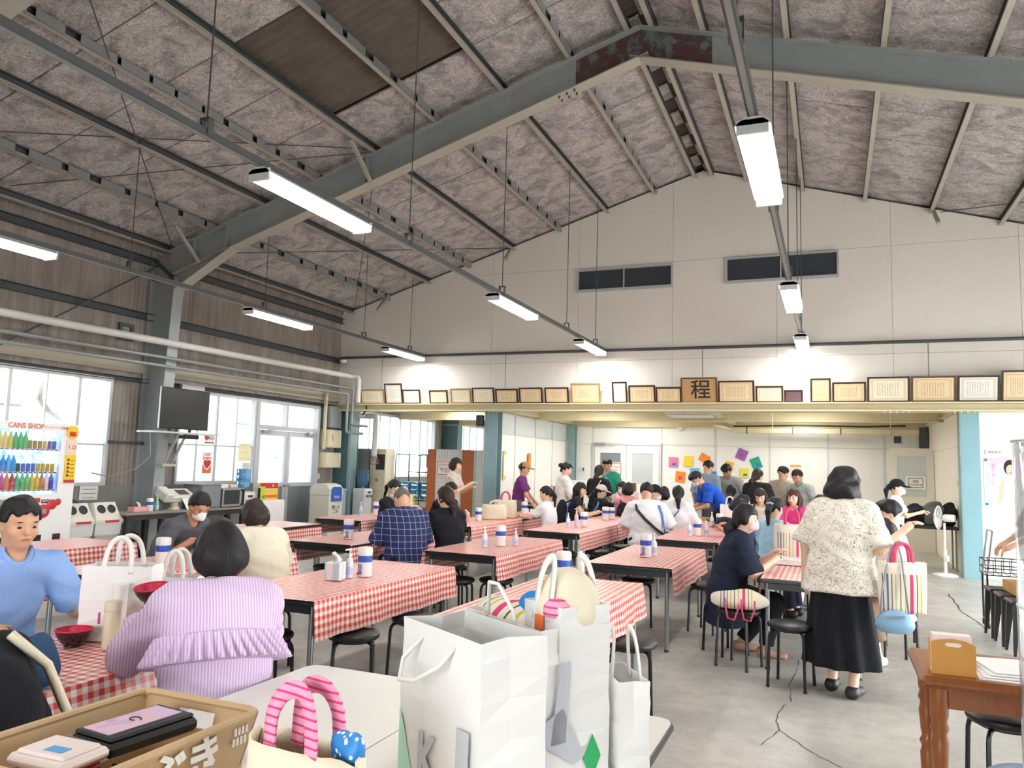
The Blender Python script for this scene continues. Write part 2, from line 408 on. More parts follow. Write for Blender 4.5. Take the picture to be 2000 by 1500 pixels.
# ---- portal frames
def hbeam(b, A, B, wdt, dep, tf=0.016, tw=0.012, mweb=0, mfl=0, mbot=0):
    """H section from A to B (points on the top of the top flange); wdt along Y"""
    A, B = Vector(A), Vector(B); up = Vector((0, 1, 0)).cross(B-A).normalized()
    if up.z < 0: up = -up
    b.bar(A-up*tf/2, B-up*tf/2, wdt, tf, mfl, up); b.bar(A-up*(dep-tf/2), B-up*(dep-tf/2), wdt, tf, mbot, up)
    b.bar(A-up*dep/2, B-up*dep/2, tw, dep-2*tf, mweb, up)
for fy in (4.0, 8.9, 13.85):
    if fy == 13.85: continue
    dz = -0.125
    b = MB(); hbeam(b, (-9.6, fy, zr(-9.6)+dz), (XR, fy, zr(XR)+dz), 0.20, 0.40, mbot=1)
    o = struct(b.obj('rafter', [M_STEEL, M_STEELL]))
    q = MB()          # tapering haunch at the eave and stiffeners
    q.prism([(-9.55, zr(-9.55)-0.53), (-8.4, zr(-8.4)-0.53), (-9.45, zr(-9.45)-0.80)], 0.012, (0, fy-0.006, 0), (1, 0, 0), (0, 0, 1))
    q.obj('haunch_web', M_STEEL, o)
    q = MB(); q.bar((-9.42, fy, zr(-9.45)-0.79), (-8.35, fy, zr(-8.35)-0.545), 0.2, 0.016, 0); q.obj('haunch_flange', M_STEELL, o)
    for sx in (-9.1, -8.45, -6.0):
        for s2 in (-1, 1):
            q = MB(); q.box((sx, fy+s2*0.05, zr(sx)-0.125-0.21), (0.012, 0.09, 0.37)); q.obj('stiffener', M_STEEL, o)
    for bx in (-3.15, -3.05, -2.95):
        for by in (-0.05, 0.05):
            q = MB(); q.lathe([(0.014, 0), (0.014, 0.02), (0.008, 0.035)], 6, (0, 0, 0), R=Matrix.Rotation(PI, 3, 'X')); c = q.obj('bolt', M_RUST, o); c.location = (bx, fy+by, zr(bx)-0.545)
    b = MB(); hbeam(b, (XR, fy, zr(XR)+dz), (5.4, fy, zr(5.4)+dz), 0.20, 0.40, mbot=1)
    o2 = struct(b.obj('rafter', [M_STEEL, M_STEELL]))
    q = MB(); q.prism([(-2.95, zr(-2.95)-0.145), (XR, zr(XR)-0.145), (-1.25, zr(-1.25)-0.145), (-1.25, zr(-1.25)-0.51), (XR, zr(XR)-0.47), (-2.95, zr(-2.95)-0.51)], 0.02, (0, fy+0.01, 0), (1, 0, 0), (0, 0, 1)); q.obj('ridge_splice_plate', M_RUST, o)
    # column: tapered web, flanges
    q = MB(); q.prism([(-9.93, 0), (-9.58, 0), (-9.42, 4.2), (-9.42, 4.45), (-9.93, 4.75)], 0.014, (0, fy+0.007, 0), (1, 0, 0), (0, 0, 1))
    q.bar((-9.575, fy, 0.0), (-9.415, fy, 4.3), 0.20, 0.016, 0, (1, 0, 0)); q.bar((-9.925, fy, 0), (-9.925, fy, 4.75), 0.20, 0.016, 0, (1, 0, 0))
    o3 = struct(q.obj('column', M_STEEL))
    q = MB(); q.box((-9.68, fy, 4.28), (0.5, 0.2, 0.016)); q.obj('cap_plate', M_STEELD, o3)
    q = MB(); q.bar((-9.9, fy-.1, 4.62), (-9.45, fy-.1, 4.28), .03, .05, 0); q.obj('knee_angle', M_STEELD, o3)
    if fy == 8.9:
        for (ux, w_) in ((-5.95, 1), (-9.0, 1)):
            q = MB(); q.bar((ux, fy-0.55, zr(ux)-0.1), (ux+0.05, fy-0.09, zr(ux)-0.54), 0.045, 0.045, 0); q.obj('fly_brace', M_STEELL, o)
# purlin ends that stand proud of the gable wall
for x in (-5.91, -8.79, 1.6):
    q = MB(); q.bar((x, 13.92, zr(x)-0.1), (x+0.03, 13.55, zr(x)-0.42), 0.05, 0.05, 0); struct(q.obj('trim_1', M_STEELL))
def rod(a, b, r=0.007, mtl=None, name='tie_rod'):
    q = MB(); q.tube([a, b], r, 6); return struct(q.obj(name, mtl or M_STEELD))
rod((-9.5, 8.8, 4.75), (-5.95, 4.2, 5.85)); rod((-9.5, 4.2, 4.8), (-5.95, 8.8, 5.9)); rod((-9.5, 9.1, 4.75), (-5.95, 13.8, 5.85)); rod((-9.5, 13.8, 4.8), (-5.95, 9.0, 5.85))
rod((-5.9, 8.8, 5.85), (-9.5, 6.2, 4.85)); rod((1.7, 13.9, 5.85), (5.2, 10.3, 4.9))
# ---- left wall
def corr(y0, y1, z0, z1, x=XL, per=0.076, amp=0.010):
    b = MB(); n = int((y1-y0)/per*8); V = []; F = []
    for i in range(n+1):
        y = y0+(y1-y0)*i/n; dx = amp*math.sin(2*PI*y/per); V += [(x+dx, y, z0), (x+dx, y, z1)]
        if i: F.append((2*i-2, 2*i-1, 2*i+1, 2*i))
    b.add(V, F); return b
wl = MB()
for a in ((-4.2, 14.05, 2.66, 4.95), (8.27, 9.56, 1.06, 2.66), (13.33, 14.05, 0.0, 2.66), (14.05, 14.8, 0, 3.0), (18.45, 19.9, 0, 3.0), (14.8, 22.3, 2.66, 3.2), (-4.2, 2.0, 1.06, 2.66)):
    c = corr(*a); wl.add(c.v, c.f)
wl = struct(wl.obj('wall_left', M_SIDING, fix=False, smooth=True))
b = MB(); b.b2((XL-0.14, -4.2, -0.02), (XL+0.02, 11.42, 1.06)); b.b2((XL-.14, 14.8, -.02), (XL+.02, 22.3, 1.15)); b.obj('dado', M_CONC, wl)
for z, dz_, y0, y1 in ((3.73, .10, 2, 14.0), (4.62, .11, 2, 14.0), (2.70, .06, 2, 14.0)):
    b = MB(); b.box((XL+0.05, (y0+y1)/2, z), (0.07, y1-y0, 0.008)); b.box((XL+0.05, (y0+y1)/2, z-dz_), (0.07, y1-y0, 0.008)); b.box((XL+0.018, (y0+y1)/2, z-dz_/2), (0.008, y1-y0, dz_)); struct(b.obj('trim_2', M_STEELD))
b = MB(); b.b2((XL+0.01, 2, 2.78), (XL+0.06, 14.0, 2.97)); struct(b.obj('trim_3', mat('duct_cover_paint', '#b3ab98', .6, 0, .12, 3)))
b = MB(); b.box((XL+.04, 8.9, 1.7), (.05, 1.3, .05)); struct(b.obj('trim_4', M_STEELD))
rod((-9.85, 5.2, 2.0), (-9.8, 8.75, 4.45), .012); rod((-9.85, 8.9, .3), (-9.85, 6.2, 1.6), .012)
# eave edge of the roof sheet lets some light through
# ---- windows in the left wall
def window(n, y0, y1, z0, z1, mull, rail, sash_at, lowfrost=True, x=XL, diag=False):
    b = MB(); t = 0.045
    b.frame('x', x-.05, x+.05, y0, y1, z0, z1, t, t, t*1.3)
    o = struct(b.obj('window_%d' % n, M_ALU))
    ms = [y0+t]+list(mull)+[y1-t]
    for k, y in enumerate(mull):
        w_ = 0.022 if k in sash_at else 0.009
        b = MB(); b.b2((x-.02, y-w_, z0+t), (x+.02, y+w_, z1-t)); b.obj('mullion', M_ALU, o)
    if rail:
        b = MB(); b.b2((x-.018, y0+t, rail-.011), (x+.018, y1-t, rail+.011)); b.obj('glazing_bar', M_ALU, o)
    for a, c in zip(ms[:-1], ms[1:]):
        for (p, q, fr) in (((z0+t, rail, lowfrost), (rail, z1-t, False)) if rail else ((z0+t, z1-t, False),)):
            b = MB(); b.b2((x-.003, a, p), (x+.003, c, q)); b.obj('pane', M_FROST if fr else M_CLEAR, o)
    return o
window(1, 2.0, 8.27, 1.06, 2.66, [2.9, 3.8, 4.7, 5.6, 6.2, 6.73, 7.25, 7.75], 1.66, (1, 3, 5, 7))
window(2, 9.56, 11.42, 1.06, 2.64, [10.02, 10.46, 10.94], 1.72, (1,))
window(3, 14.8, 18.45, 1.15, 2.66, [15.3, 15.75, 16.2, 16.7, 17.2, 17.7, 18.1], None, (1, 3, 5))
window(4, 19.9, 22.3, 1.15, 2.66, [20.3, 20.7, 21.2, 21.7], None, (1, 3))
# blind head box over window 2
b = MB(); b.rbox((XL+.09, 9.75, 2.66), (.1, .5, .09), .01); struct(b.obj('trim_5', M_ALU))
# glazed double door
b = MB(); x = XL
for a in ((11.42, 11.5, 0, 2.64), (13.26, 13.34, 0, 2.64), (11.5, 13.26, 2.57, 2.64), (11.5, 13.26, 2.07, 2.15), (12.26, 12.31, 2.15, 2.57)): b.b2((x-.06, a[0], a[2]), (x+.06, a[1], a[3]))
d1 = struct(b.obj('door_1', M_ALU))
for a, c in ((11.5, 12.26), (12.31, 13.26)):
    b = MB(); b.b2((x-.003, a, 2.15), (x+.003, c, 2.57)); b.obj('transom_pane', M_CLEAR, d1)
for k, (a, c) in enumerate(((11.5, 12.375), (12.385, 13.26))):
    b = MB()
    b.frame('x', x-.022, x+.022, a, c, .02, 2.06, .085, .12, .1); b.b2((x-.022, a+.085, .98), (x+.022, c-.085, 1.06))
    lf = b.obj('door_leaf', M_ALU, d1)
    b = MB(); b.b2((x-.008, a+.085, .14), (x+.008, c-.085, .98)); b.obj('kick_panel', M_ALUG, lf)
    b = MB(); b.b2((x-.003, a+.085, 1.06), (x+.003, c-.085, 1.96)); b.obj('pane', M_CLEAR, lf)
    hy = c-.05 if k == 0 else a+.05
    b = MB(); b.lathe([(.022, 0), (.022, .02), (.03, .03), (.03, .055), (.0, .06)], 12, (x+.022, hy, 1.0), R=Matrix.Rotation(PI/2, 3, 'Y')); b.obj('door_knob', M_GALV, lf)
    b = MB(); b.box((x+.05, c-.2 if k else a+.2, 2.03), (.05, .2, .05)); b.bar((x+.06, c-.25 if k else a+.25, 2.06), (x+.12, c-.5 if k else a+.5, 2.07), .02, .012); b.obj('door_closer', M_GALV, lf)
# ---- outside, seen through the left windows: paved yard, canopy and a pale building with shutters
M_YARD = mat('yard_concrete', '#c4c2bb', .9, 0, .12, 1); M_FACADE = mat('white_facade', '#eeeeea', .8, 0, .05, 2)
b = MB(); b.b2((-60, -40, -.25), (60, 60, -.13)); struct(b.obj('ground_outside', M_YARD))
b = MB(); b.b2((-19, -6, -.12), (-16, 34, 6.0)); fac = struct(b.obj('building_outside', M_FACADE))
M_SHUT = mat('pale_blue_shutter', '#a9cbe0', .6, 0, .06, 2); M_FRM = mat('brown_window_head', '#b39c8c', .7, 0, .1)
for y in (9.6, 13.4, 17.6, 19.4, 23.5, 25.6, 29):
    b = MB(); b.b2((-16.02, y, .9), (-15.96, y+1.5, 2.5)); sh = b.obj('shutter', M_SHUT, fac)
    b = MB(); b.b2((-16.02, y-.05, 2.5), (-15.9, y+1.55, 2.6)); b.obj('lintel', M_FRM, fac)
b = MB(); b.b2((-15.98, -6, 1.55), (-15.93, 34, 1.62)); b.obj('handrail', M_SHUT, fac)
b = MB()
for i in range(60): b.b2((-16.03, -5+i*.16, 2.2), (-15.985, -5+i*.16+.09, 5.6))
b.obj('facade_ribs', M_FACADE, fac)
b = MB(); b.add([(-10.1, -4, 3.05), (-13.6, -4, 3.45), (-13.6, 24, 3.45), (-10.1, 24, 3.05)], [(0, 1, 2, 3)]); can = struct(b.obj('canopy_roof', mat('canopy_sheet', '#b9bcbc', .6, 0, .1, 2), fix=False, thick=.05))
for y in (6.1, 8.7, 13.0, 17.0, 20.8):
    b = MB(); b.prism([(-10.1, 2.75), (-13.5, 2.95), (-13.5, 3.25), (-10.1, 3.0)], .12, (0, y, 0), (1, 0, 0), (0, 0, 1)); b.obj('canopy_beam', mat('canopy_beam_paint', '#a5abab', .5, 0, .08), can)
b = MB(); b.tube([(-11.4, 8.2, 3.0), (-11.4, 8.2, 2.35), (-11.6, 8.5, 2.2), (-15.9, 12.5, 1.95)], .05, 8); b.obj('down_pipe', M_PIPE, can)
# ---- gable end wall, panel by panel
def clip_top(poly):
    """clip a polygon (x,z) to below the roof line"""
    out = poly
    for (nx, nz, d) in ((-SL, 1, ZR-SL*XR-0.04), (SL, 1, ZR+SL*XR-0.04)):
        res = []
        for i in range(len(out)):
            p, q = out[i], out[(i+1) % len(out)]
            fp = nx*p[0]+nz*p[1]-d; fq = nx*q[0]+nz*q[1]-d
            if fp <= 0: res.append(p)
            if (fp < 0) != (fq < 0):
                t = fp/(fp-fq); res.append((p[0]+(q[0]-p[0])*t, p[1]+(q[1]-p[1])*t))
        out = res
        if len(out) < 3: return None
    return out
b = MB(); b.prism([(XL, 2.7), (XRT, 2.7), (XRT, zr(XRT)-.05), (XR, ZR-.05), (XL, zr(XL)-.05)], .05, (0, 14.09, 0), (1, 0, 0), (0, 0, 1)); we = struct(b.obj('wall_end', M_GABLE))
xs = [XL+1.82*i for i in range(10)]; xs = [min(q, XRT) for q in xs]
for x0, x1 in zip(xs[:-1], xs[1:]):
    for z0, z1 in ((2.7, 3.55), (3.55, 5.38), (5.38, 7.2)):
        if x1-x0 < .05: continue
        g = .0022; pl = clip_top([(x0+g, z0+g), (x1-g, z0+g), (x1-g, z1-g), (x0+g, z1-g)])
        if pl:
            b = MB(); b.prism(pl, .034, (0, 14.034, 0), (1, 0, 0), (0, 0, 1)); b.obj('wall_panel', M_GABLE, we)
for n, (x0, x1, z0, z1) in ((5, (-4.52, -2.665, 4.89, 5.335)), (6, (-1.72, .165, 4.89, 5.365))):
    b = MB(); t = .035; y0, y1 = 13.955, 14.0
    b.frame('y', y0, y1, x0, x1, z0, z1, t, .05)
    o = struct(b.obj('window_%d' % n, M_ALU)); xm = (x0+x1)/2
    for a, c in ((x0+t, xm), (xm, x1-t)):
        b = MB(); b.b2((a, 13.985, z0+.05), (c, 13.999, z1-t)); b.obj('pane', M_DARKGL, o)
    b = MB(); b.b2((xm-.012, y0+.01, z0+.05), (xm+.012, y1, z1-t)); b.obj('mullion', M_ALU, o)
b = MB(); b.prism([(XL-.6, 2.95), (XRT+.6, 2.95), (XRT+.6, zr(XRT+.6)+.06), (XR, ZR+.06), (XL-.6, zr(XL-.6)+.06)], .03, (0, 14.42, 0), (1, 0, 0), (0, 0, 1)); struct(b.obj('gable_light_block', M_DARKSHEET))  # added dark board that blocks sky light above the gable and reads as shadow
# beam over the opening: web + ledge that carries the framed certificates
b = MB(); b.b2((XL, 13.72, 2.70), (XRT, 14.02, 2.725)); b.b2((XL, 13.86, 2.60), (XRT, 13.9, 2.70)); b.b2((XL, 13.72, 2.575), (XRT, 14.12, 2.60)); bm_ = struct(b.obj('lintel_beam', M_CREAM))
for x in (-8.6, -6.2, -3.9, -.1, 1.0, 2.0):
    for k in range(5):
        if x in (-6.2, 1.0, 2.0, -3.9):
            c = MB(); c.lathe([(.013, 0), (.013, -.014), (.006, -.03)], 6, (x-.2+k*.09, 13.78, 2.575)); c.obj('bolt', M_CREAM, bm_, fix=True)
b = MB(); b.box((-4.0, 13.93, 3.02), (9, .02, .03)); b.obj('support_rail', M_CREAM, bm_)
# wall below the lintel at the far right, and blue columns
b = MB(); b.b2((2.16, 14.0, 0), (XRT, 14.05, 2.6)); wr = struct(b.obj('wall_end_side', M_WHITEP))
b = MB(); b.b2((2.16, 13.985, 1.98), (XRT, 14.0, 2.0)); b.b2((2.16, 13.98, 0), (2.2, 14.0, 2.6)); b.obj('panel_joint', M_WHITE, wr)
def hcol(x, y, w_, d_, z1, mtl, name='column'):
    b = MB(); b.box((x, y-d_/2+.008, z1/2), (w_, .016, z1)); b.box((x, y+d_/2-.008, z1/2), (w_, .016, z1)); b.box((x, y, z1/2), (.012, d_-.032, z1)); return struct(b.obj(name, mtl))
hcol(-6.22, 14.03, .28, .24, 2.575, M_BLUEST); hcol(2.02, 14.03, .25, .24, 2.575, mat('light_blue_column', '#84aeb6', .5, 0, .12, 3)); 
b = MB(); b.box((1.885, 14.03, 1.29), (.02, .26, 2.57)); struct(b.obj('trim_6', M_BLUEST))
b = MB(); b.b2((-9.93, 13.95, 0), (-9.6, 14.22, 2.72)); struct(b.obj('column', M_TEALD))
b = MB(); b.b2((-9.58, 13.93, 0), (-9.52, 14.2, 2.6)); struct(b.obj('trim_7', M_BLUEST))
b = MB(); b.b2((-9.93, 18.9, 0), (-9.45, 19.2, 2.75)); struct(b.obj('column', M_TEALD))
# ---- annex behind the opening
b = MB(); b.b2((-10.1, 14.12, 2.95), (2.3, 22.3, 3.0)); an = struct(b.obj('ceiling_annex', M_CREAM))
for (A, B) in (((-9.9, 18.95), (2.1, 18.95)), ((-9.9, 16.5), (2.1, 16.5))):
    b = MB(); y = A[1]; b.b2((A[0], y-.08, 2.56), (B[0], y+.08, 2.575)); b.b2((A[0], y-.006, 2.575), (B[0], y+.006, 2.95)); struct(b.obj('ceiling_beam', M_CREAM))
for x in (-6.2, -2.1, 1.95):
    b = MB(); b.b2((x-.07, 14.1, 2.62), (x+.07, 19, 2.635)); b.b2((x-.006, 14.1, 2.63), (x+.006, 19, 2.95)); struct(b.obj('ceiling_beam', M_CREAM))
wb = MB(); wb.b2((-6.3, 19.0, 0), (2.0, 19.06, 2.95)); wb = struct(wb.obj('wall_back', M_WHITEP))
M_JOINT = mat('panel_joint_strip', '#cfd2d2', .4, .2, .05)
for x0, x1 in ((-6.2, -5.62), (-3.86, -2.57), (-2.57, -1.33), (-1.33, -.07), (-.07, 1.08), (1.08, 1.95)):
    for z0, z1 in ((0, 2.12), (2.12, 2.95)):
        b = MB(); b.b2((x0+.012, 18.975, z0+.012), (x1-.012, 19.0, z1-.012)); b.obj('wall_panel', M_WHITEP, wb)
b = MB(); b.b2((-5.62, 18.975, 2.16), (-3.86, 19.0, 2.95)); b.obj('wall_panel', M_WHITEP, wb)
for x in (-2.57, -1.33, -.07, 1.08):
    b = MB(); b.b2((x-.022, 18.965, 0), (x+.022, 18.985, 2.6)); b.obj('joint_strip', M_JOINT, wb)
d2 = MB()
for a in ((-5.62, -5.56, 0, 2.16), (-3.92, -3.86, 0, 2.16), (-5.56, -3.92, 2.1, 2.16)): d2.b2((a[0], 18.93, a[2]), (a[1], 19.0, a[3]))
d2 = struct(d2.obj('door_2', M_JOINT))
for k, (x0, x1) in enumerate(((-5.555, -4.745), (-4.735, -3.925))):
    b = MB()
    b.frame('y', 18.94, 18.97, x0, x1, .02, 2.09, .14, 1.13, .19)
    lf = b.obj('door_leaf', M_WHITEP, d2)
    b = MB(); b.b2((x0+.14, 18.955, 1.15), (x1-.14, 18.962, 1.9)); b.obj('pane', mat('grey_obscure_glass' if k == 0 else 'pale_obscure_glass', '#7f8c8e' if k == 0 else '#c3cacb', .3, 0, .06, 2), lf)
b = MB(); b.rbox((-5.42, 18.9, 2.12), (.3, .07, .06), .01); b.bar((-5.3, 18.88, 2.1), (-5.05, 18.86, 2.06), .02, .012); b.obj('door_closer', M_GALV, d2)
# left partition of the annex, with translucent upper lights
wp = MB(); wp.b2((-6.33, 14.2, 0), (-6.29, 19.0, .1)); wp = struct(wp.obj('wall_partition', M_WHITEP))
ys = [14.2, 15.35, 16.6, 17.75, 18.75]
for y0, y1 in zip(ys[:-1], ys[1:]):
    b = MB(); b.b2((-6.34, y0+.012, .1), (-6.29, y1-.012, 2.16)); b.obj('wall_panel', M_WHITEP, wp)
    b = MB(); b.b2((-6.325, y0+.012, 2.19), (-6.31, y1-.012, 2.6)); b.obj('upper_light', mat('obscure_upper_light', '#d2dadb', .35, 0, .05, 2), wp)
for y in ys:
    b = MB(); b.b2((-6.345, y-.014, 0), (-6.28, y+.014, 2.62)); b.obj('joint_strip', M_JOINT, wp)
b = MB(); b.b2((-6.345, 14.2, 2.16), (-6.28, 18.8, 2.19)); b.obj('joint_strip', M_JOINT, wp)
hcol(-6.15, 18.88, .2, .16, 2.6, M_BLUEST); hcol(1.86, 18.9, .16, .14, 2.6, M_STEELD)
b = MB(); b.b2((1.96, 14.15, 0), (2.0, 19.0, 2.75)); ws = struct(b.obj('wall_annex_side', mat('cream_side_wall', '#e6dfcf', .6, 0, .06, 2)))
b = MB(); b.b2((1.953, 14.15, 2.05), (1.962, 19, 2.062)); b.obj('panel_joint', M_CREAM, ws)
b = MB(); b.b2((-10.1, 22.25, 0), (-6.3, 22.3, 3)); struct(b.obj('wall_corridor', M_SIDING))
# room door in the annex corner standing ajar
b = MB()
b.frame('y', 17.98, 18.02, 1.14, 1.94, 0, 2.12, .13, 1.12, .16)
d3 = struct(b.obj('door_3', mat('cream_door_paint', '#e2dccd', .5, 0, .05, 2)))
b = MB(); b.b2((1.27, 17.99, 1.12), (1.81, 18.01, 1.96)); b.obj('pane', mat('pale_door_glass', '#c8cfcb', .3, 0, .06, 2), d3)
b = MB(); b.b2((1.42, 17.965, 1.27), (1.79, 17.975, 1.54)); sg = b.obj('door_sign', M_WHITE, d3)
M_INK = mat('black_ink', '#1c1c20', .6, 0, 0); M_GRN = mat('green_border', '#31564a', .6, 0, 0)
b = MB()
b.frame('y', 17.962, 17.966, 1.47, 1.74, 1.305, 1.505, .01)
b.obj('sign_border', M_GRN, sg)
text('控室', .055, M_INK, sg, (1.605, 17.961, 1.43)); text('(お女子様入室)', .036, M_INK, sg, (1.605, 17.961, 1.365))
# ---- shell on the sides the camera does not see
b = MB(); b.b2((XRT, -4.2, 3.0), (XRT+.1, 14.1, 4.9)); b.b2((XRT, -4.2, 0), (XRT+.1, 2.5, 3.0)); b.b2((XRT, 13.0, 0), (XRT+.1, 14.1, 3.0)); struct(b.obj('wall_right', M_SIDING))
b = MB(); b.prism([(XL, 3.0), (XRT, 3.0), (XRT, 4.8), (XR, 7.1), (XL, 4.8)], .1, (0, -4.1, 0), (1, 0, 0), (0, 0, 1)); b.b2((XL, -4.2, 0), (-3.2, -4.1, 3)); b.b2((.4, -4.2, 0), (XRT, -4.1, 3)); struct(b.obj('wall_rear', M_SIDING))
# ================================================================== lighting rails
M_RAIL = mat('rail_grey_steel', '#5f6365', .45, .3, .12, 5); M_TUBE = emis('lamp_tube_glow', (1, 0.97, 0.93), 5.0); M_TUBE.cycles.emission_sampling = 'NONE'; M_LAMPB = mat('lamp_body_white', '#dddfe0', .4, 0, .03)
RAILS = [(-7.79, 'left'), (-3.93, 'middle'), (-.42, 'right')]
rl = ['near the corrugated wall', 'down the middle of the hall', 'right of the roof ridge']
for k, (x, nm) in enumerate(RAILS):
    z = 3.74
    t = thing('lighting_rail', 'long grey steel lighting rail hanging '+rl[k], 'rail', (x, 8.5, z), 0, 'hanging lighting rails')
    b = MB(); b.box((0, -1.25, 0), (.06, 13.3, .05)); b.obj('rail', M_RAIL, t)
    b = MB(); b.box((0, -1.25, -.028), (.03, 13.3, .008)); b.obj('rail_lip', M_COND, t)
    for y in (1.3, 3.85, 6.6, 9.0, 11.65, 13.3):
        b = MB(); b.tube([(0, 0, 0), (0, 0, zr(x)-z-.02)], .006, 6); h = b.obj('hanger_rod', M_STEELD, t); h.location = (0, y-8.5, .1)
        b = MB(); b.box((-.036, 0, 0), (.008, .05, .12)); b.box((.036, 0, 0), (.008, .05, .12)); b.box((0, 0, .06), (.08, .05, .008)); h = b.obj('hanger_clip', M_RAIL, t); h.location = (0, y-8.5, .045)
lamp0 = None
lab = {(0, 0): 'fluorescent lamp cut off at the left frame edge, above the vending machine', (0, 1): 'lit fluorescent lamp against the corrugated wall, above the double door', (0, 2): 'lit fluorescent lamp nearest the upper corner beside the white gable wall',
       (1, 0): 'long glowing fluorescent lamp in front of the grey rafter, middle rail', (1, 1): 'lit fluorescent lamp in the middle of the middle rail', (1, 2): 'small far fluorescent lamp at the far end of the middle rail',
       (2, 0): 'large glaring white lamp hanging closest, right of the roof ridge', (2, 1): 'short bright lamp hanging below the right gable window', (2, 2): 'smallest bright lamp at the end of the right rail'}
def lamp(x, yc, z, label):
    t = thing('fluorescent_lamp', label, 'lamp', (x, yc, z), 0, 'fluorescent lamps on the rails')
    b = MB(); b.prism([(-.045, 0), (.045, 0), (.108, -.05), (-.108, -.05)], 1.4, (0, .7, 0), (1, 0, 0), (0, 0, 1)); b.obj('lamp_body', M_LAMPB, t)
    b = MB()
    b.add([(x_, y_, z_) for y_ in (-.68, .68) for (x_, z_) in ((-.1, -.051), (-.075, -.1), (.075, -.1), (.1, -.051))], [(0, 1, 5, 4), (1, 2, 6, 5), (2, 3, 7, 6)]); b.obj('diffuser', M_TUBE, t, fix=False)
    L = bpy.data.lights.new('lamp_light', 'AREA'); L.shape = 'RECTANGLE'; L.size = .16; L.size_y = 1.36; L.energy = LAMP_STRENGTH*.72; L.color = (1, .975, .94); lo = bpy.data.objects.new('lamp_light', L); COL.objects.link(lo); lo.parent = t; lo.location = (0, 0, -.108)
    for s in (-1, 1):
        b = MB(); b.box((0, s*.69, -.06), (.19, .02, .09)); b.obj('end_cap', M_LAMPB, t)
    return t
for k, (x, nm) in enumerate(RAILS):
    for j, yc in enumerate(((4.9, 9.35, 13.07), (5.08, 9.4, 13.0), (5.4, 9.75, 13.3))[k]): lamp(x, yc, 3.708, lab[(k, j)])
# unseen lamps continuing the rows, kept for their light; then the annex lamps
for k, (x, y) in enumerate(((-3.93, .9), (-.42, .9), (3.2, 5.2), (3.2, 9.4))): lamp(x, y, 3.708, ['fluorescent lamp of the middle row, unseen behind the viewer', 'fluorescent lamp of the right row, unseen behind the viewer', 'fluorescent lamp of the outer row beyond the right frame edge', 'far fluorescent lamp of the outer row beyond the right frame edge'][k])
for k, (x, y) in enumerate(((-4.6, 15.3), (-.4, 15.3), (-4.4, 17.7), (-.6, 17.7), (-8.0, 16.0))):
    lamp(x, y, 2.945, ['annex ceiling lamp hidden by the lintel, above the serving table', 'annex ceiling lamp hidden by the lintel, above the taupe tee man', 'annex ceiling lamp near the obscure glass double door', 'annex ceiling lamp before the plain back wall panels', 'corridor ceiling lamp above the water bottle cage'][k])
# ================================================================== tables and stools
def m_check():
    t = NT('red_gingham_cloth'); uv = t.coord('UV'); o = t.xyz(uv)
    def band(q):
        f = t.math('FRACT', t.math('MULTIPLY', q, 1/0.046)); return t.math('LESS_THAN', f, 0.5)
    a, b = band(o[0]), band(o[1]); s = t.math('MULTIPLY', t.math('ADD', a, b), 0.5)
    n = t.noise(t.coord(), 300, 1)
    c = t.ramp(s, [(0.0, '#f3ebe2'), (0.49, '#e8a59b'), (0.51, '#e8a59b'), (1.0, '#d4433c')])
    nd = c.node; nd.color_ramp.interpolation = 'LINEAR'
    t.col(c); t.set(0.34, 0, 0.5); t.bump(n, .05, .002); return t.m
M_CHECK = m_check()
M_TBLK = mat('black_table_edge', '#202225', .4, 0, .1, 6); M_TLEG = mat('chrome_table_leg', '#8d9396', .28, .75, .06, 6)
M_UNDER = mat('table_underside', '#6d655c', .8, 0, .1)
def drape(cx, L, W, drop, seed, mtl, z=.703, name='tablecloth', both=True, ends=0.0):
    """cloth over a table top: flat on top, hanging with small folds at the two long sides"""
    rnd = random.Random(seed); ph = rnd.random()*6; b = MB(); hw = W/2+.006; hl = L/2+ends; nu, nt = 44, 12
    S = []                                     # profile across: s = arc length
    r = .02
    for k in range(7): S.append((-(hw)-.004*(6-k), -drop+drop*k/6*1.0, -hw-drop+drop*k/6, 1))
    for k in range(1, 4): S.append((-hw+r*(1-math.cos(k/3*PI/2)), 0+.0*k, -hw+r*k/3, 0))
    for k in range(1, 8): S.append((-hw+r+(2*hw-2*r)*k/8, 0, -hw+(2*hw)*k/8, 0))
    S2 = [(-a, bz, -s_, w_) for (a, bz, s_, w_) in reversed(S[:10])]
    S = S+S2
    V = []; U = []; F = []; n = len(S)
    for i in range(nu+1):
        y = -hl+2*hl*i/nu
        for (x, dz, s_, hang) in S:
            q = max(0, -dz)/drop if drop else 0; sg = 1 if x > 0 else -1
            wob = (math.sin(y*9+ph+sg)+.6*math.sin(y*23+ph*2))*.010*q
            yy = y+(math.sin(ph+sg*2)*.02*q)
            V.append((x+sg*wob+sg*.006*q, yy, z+dz+(.0012*math.sin(y*30+x*20+ph) if not hang else 0))); U.append((s_+1.0, y+2.0))
    for i in range(nu):
        for j in range(n-1): F.append((i*n+j, i*n+n+j, i*n+n+j+1, i*n+j+1))
    b.add(V, F, 0, U); return b
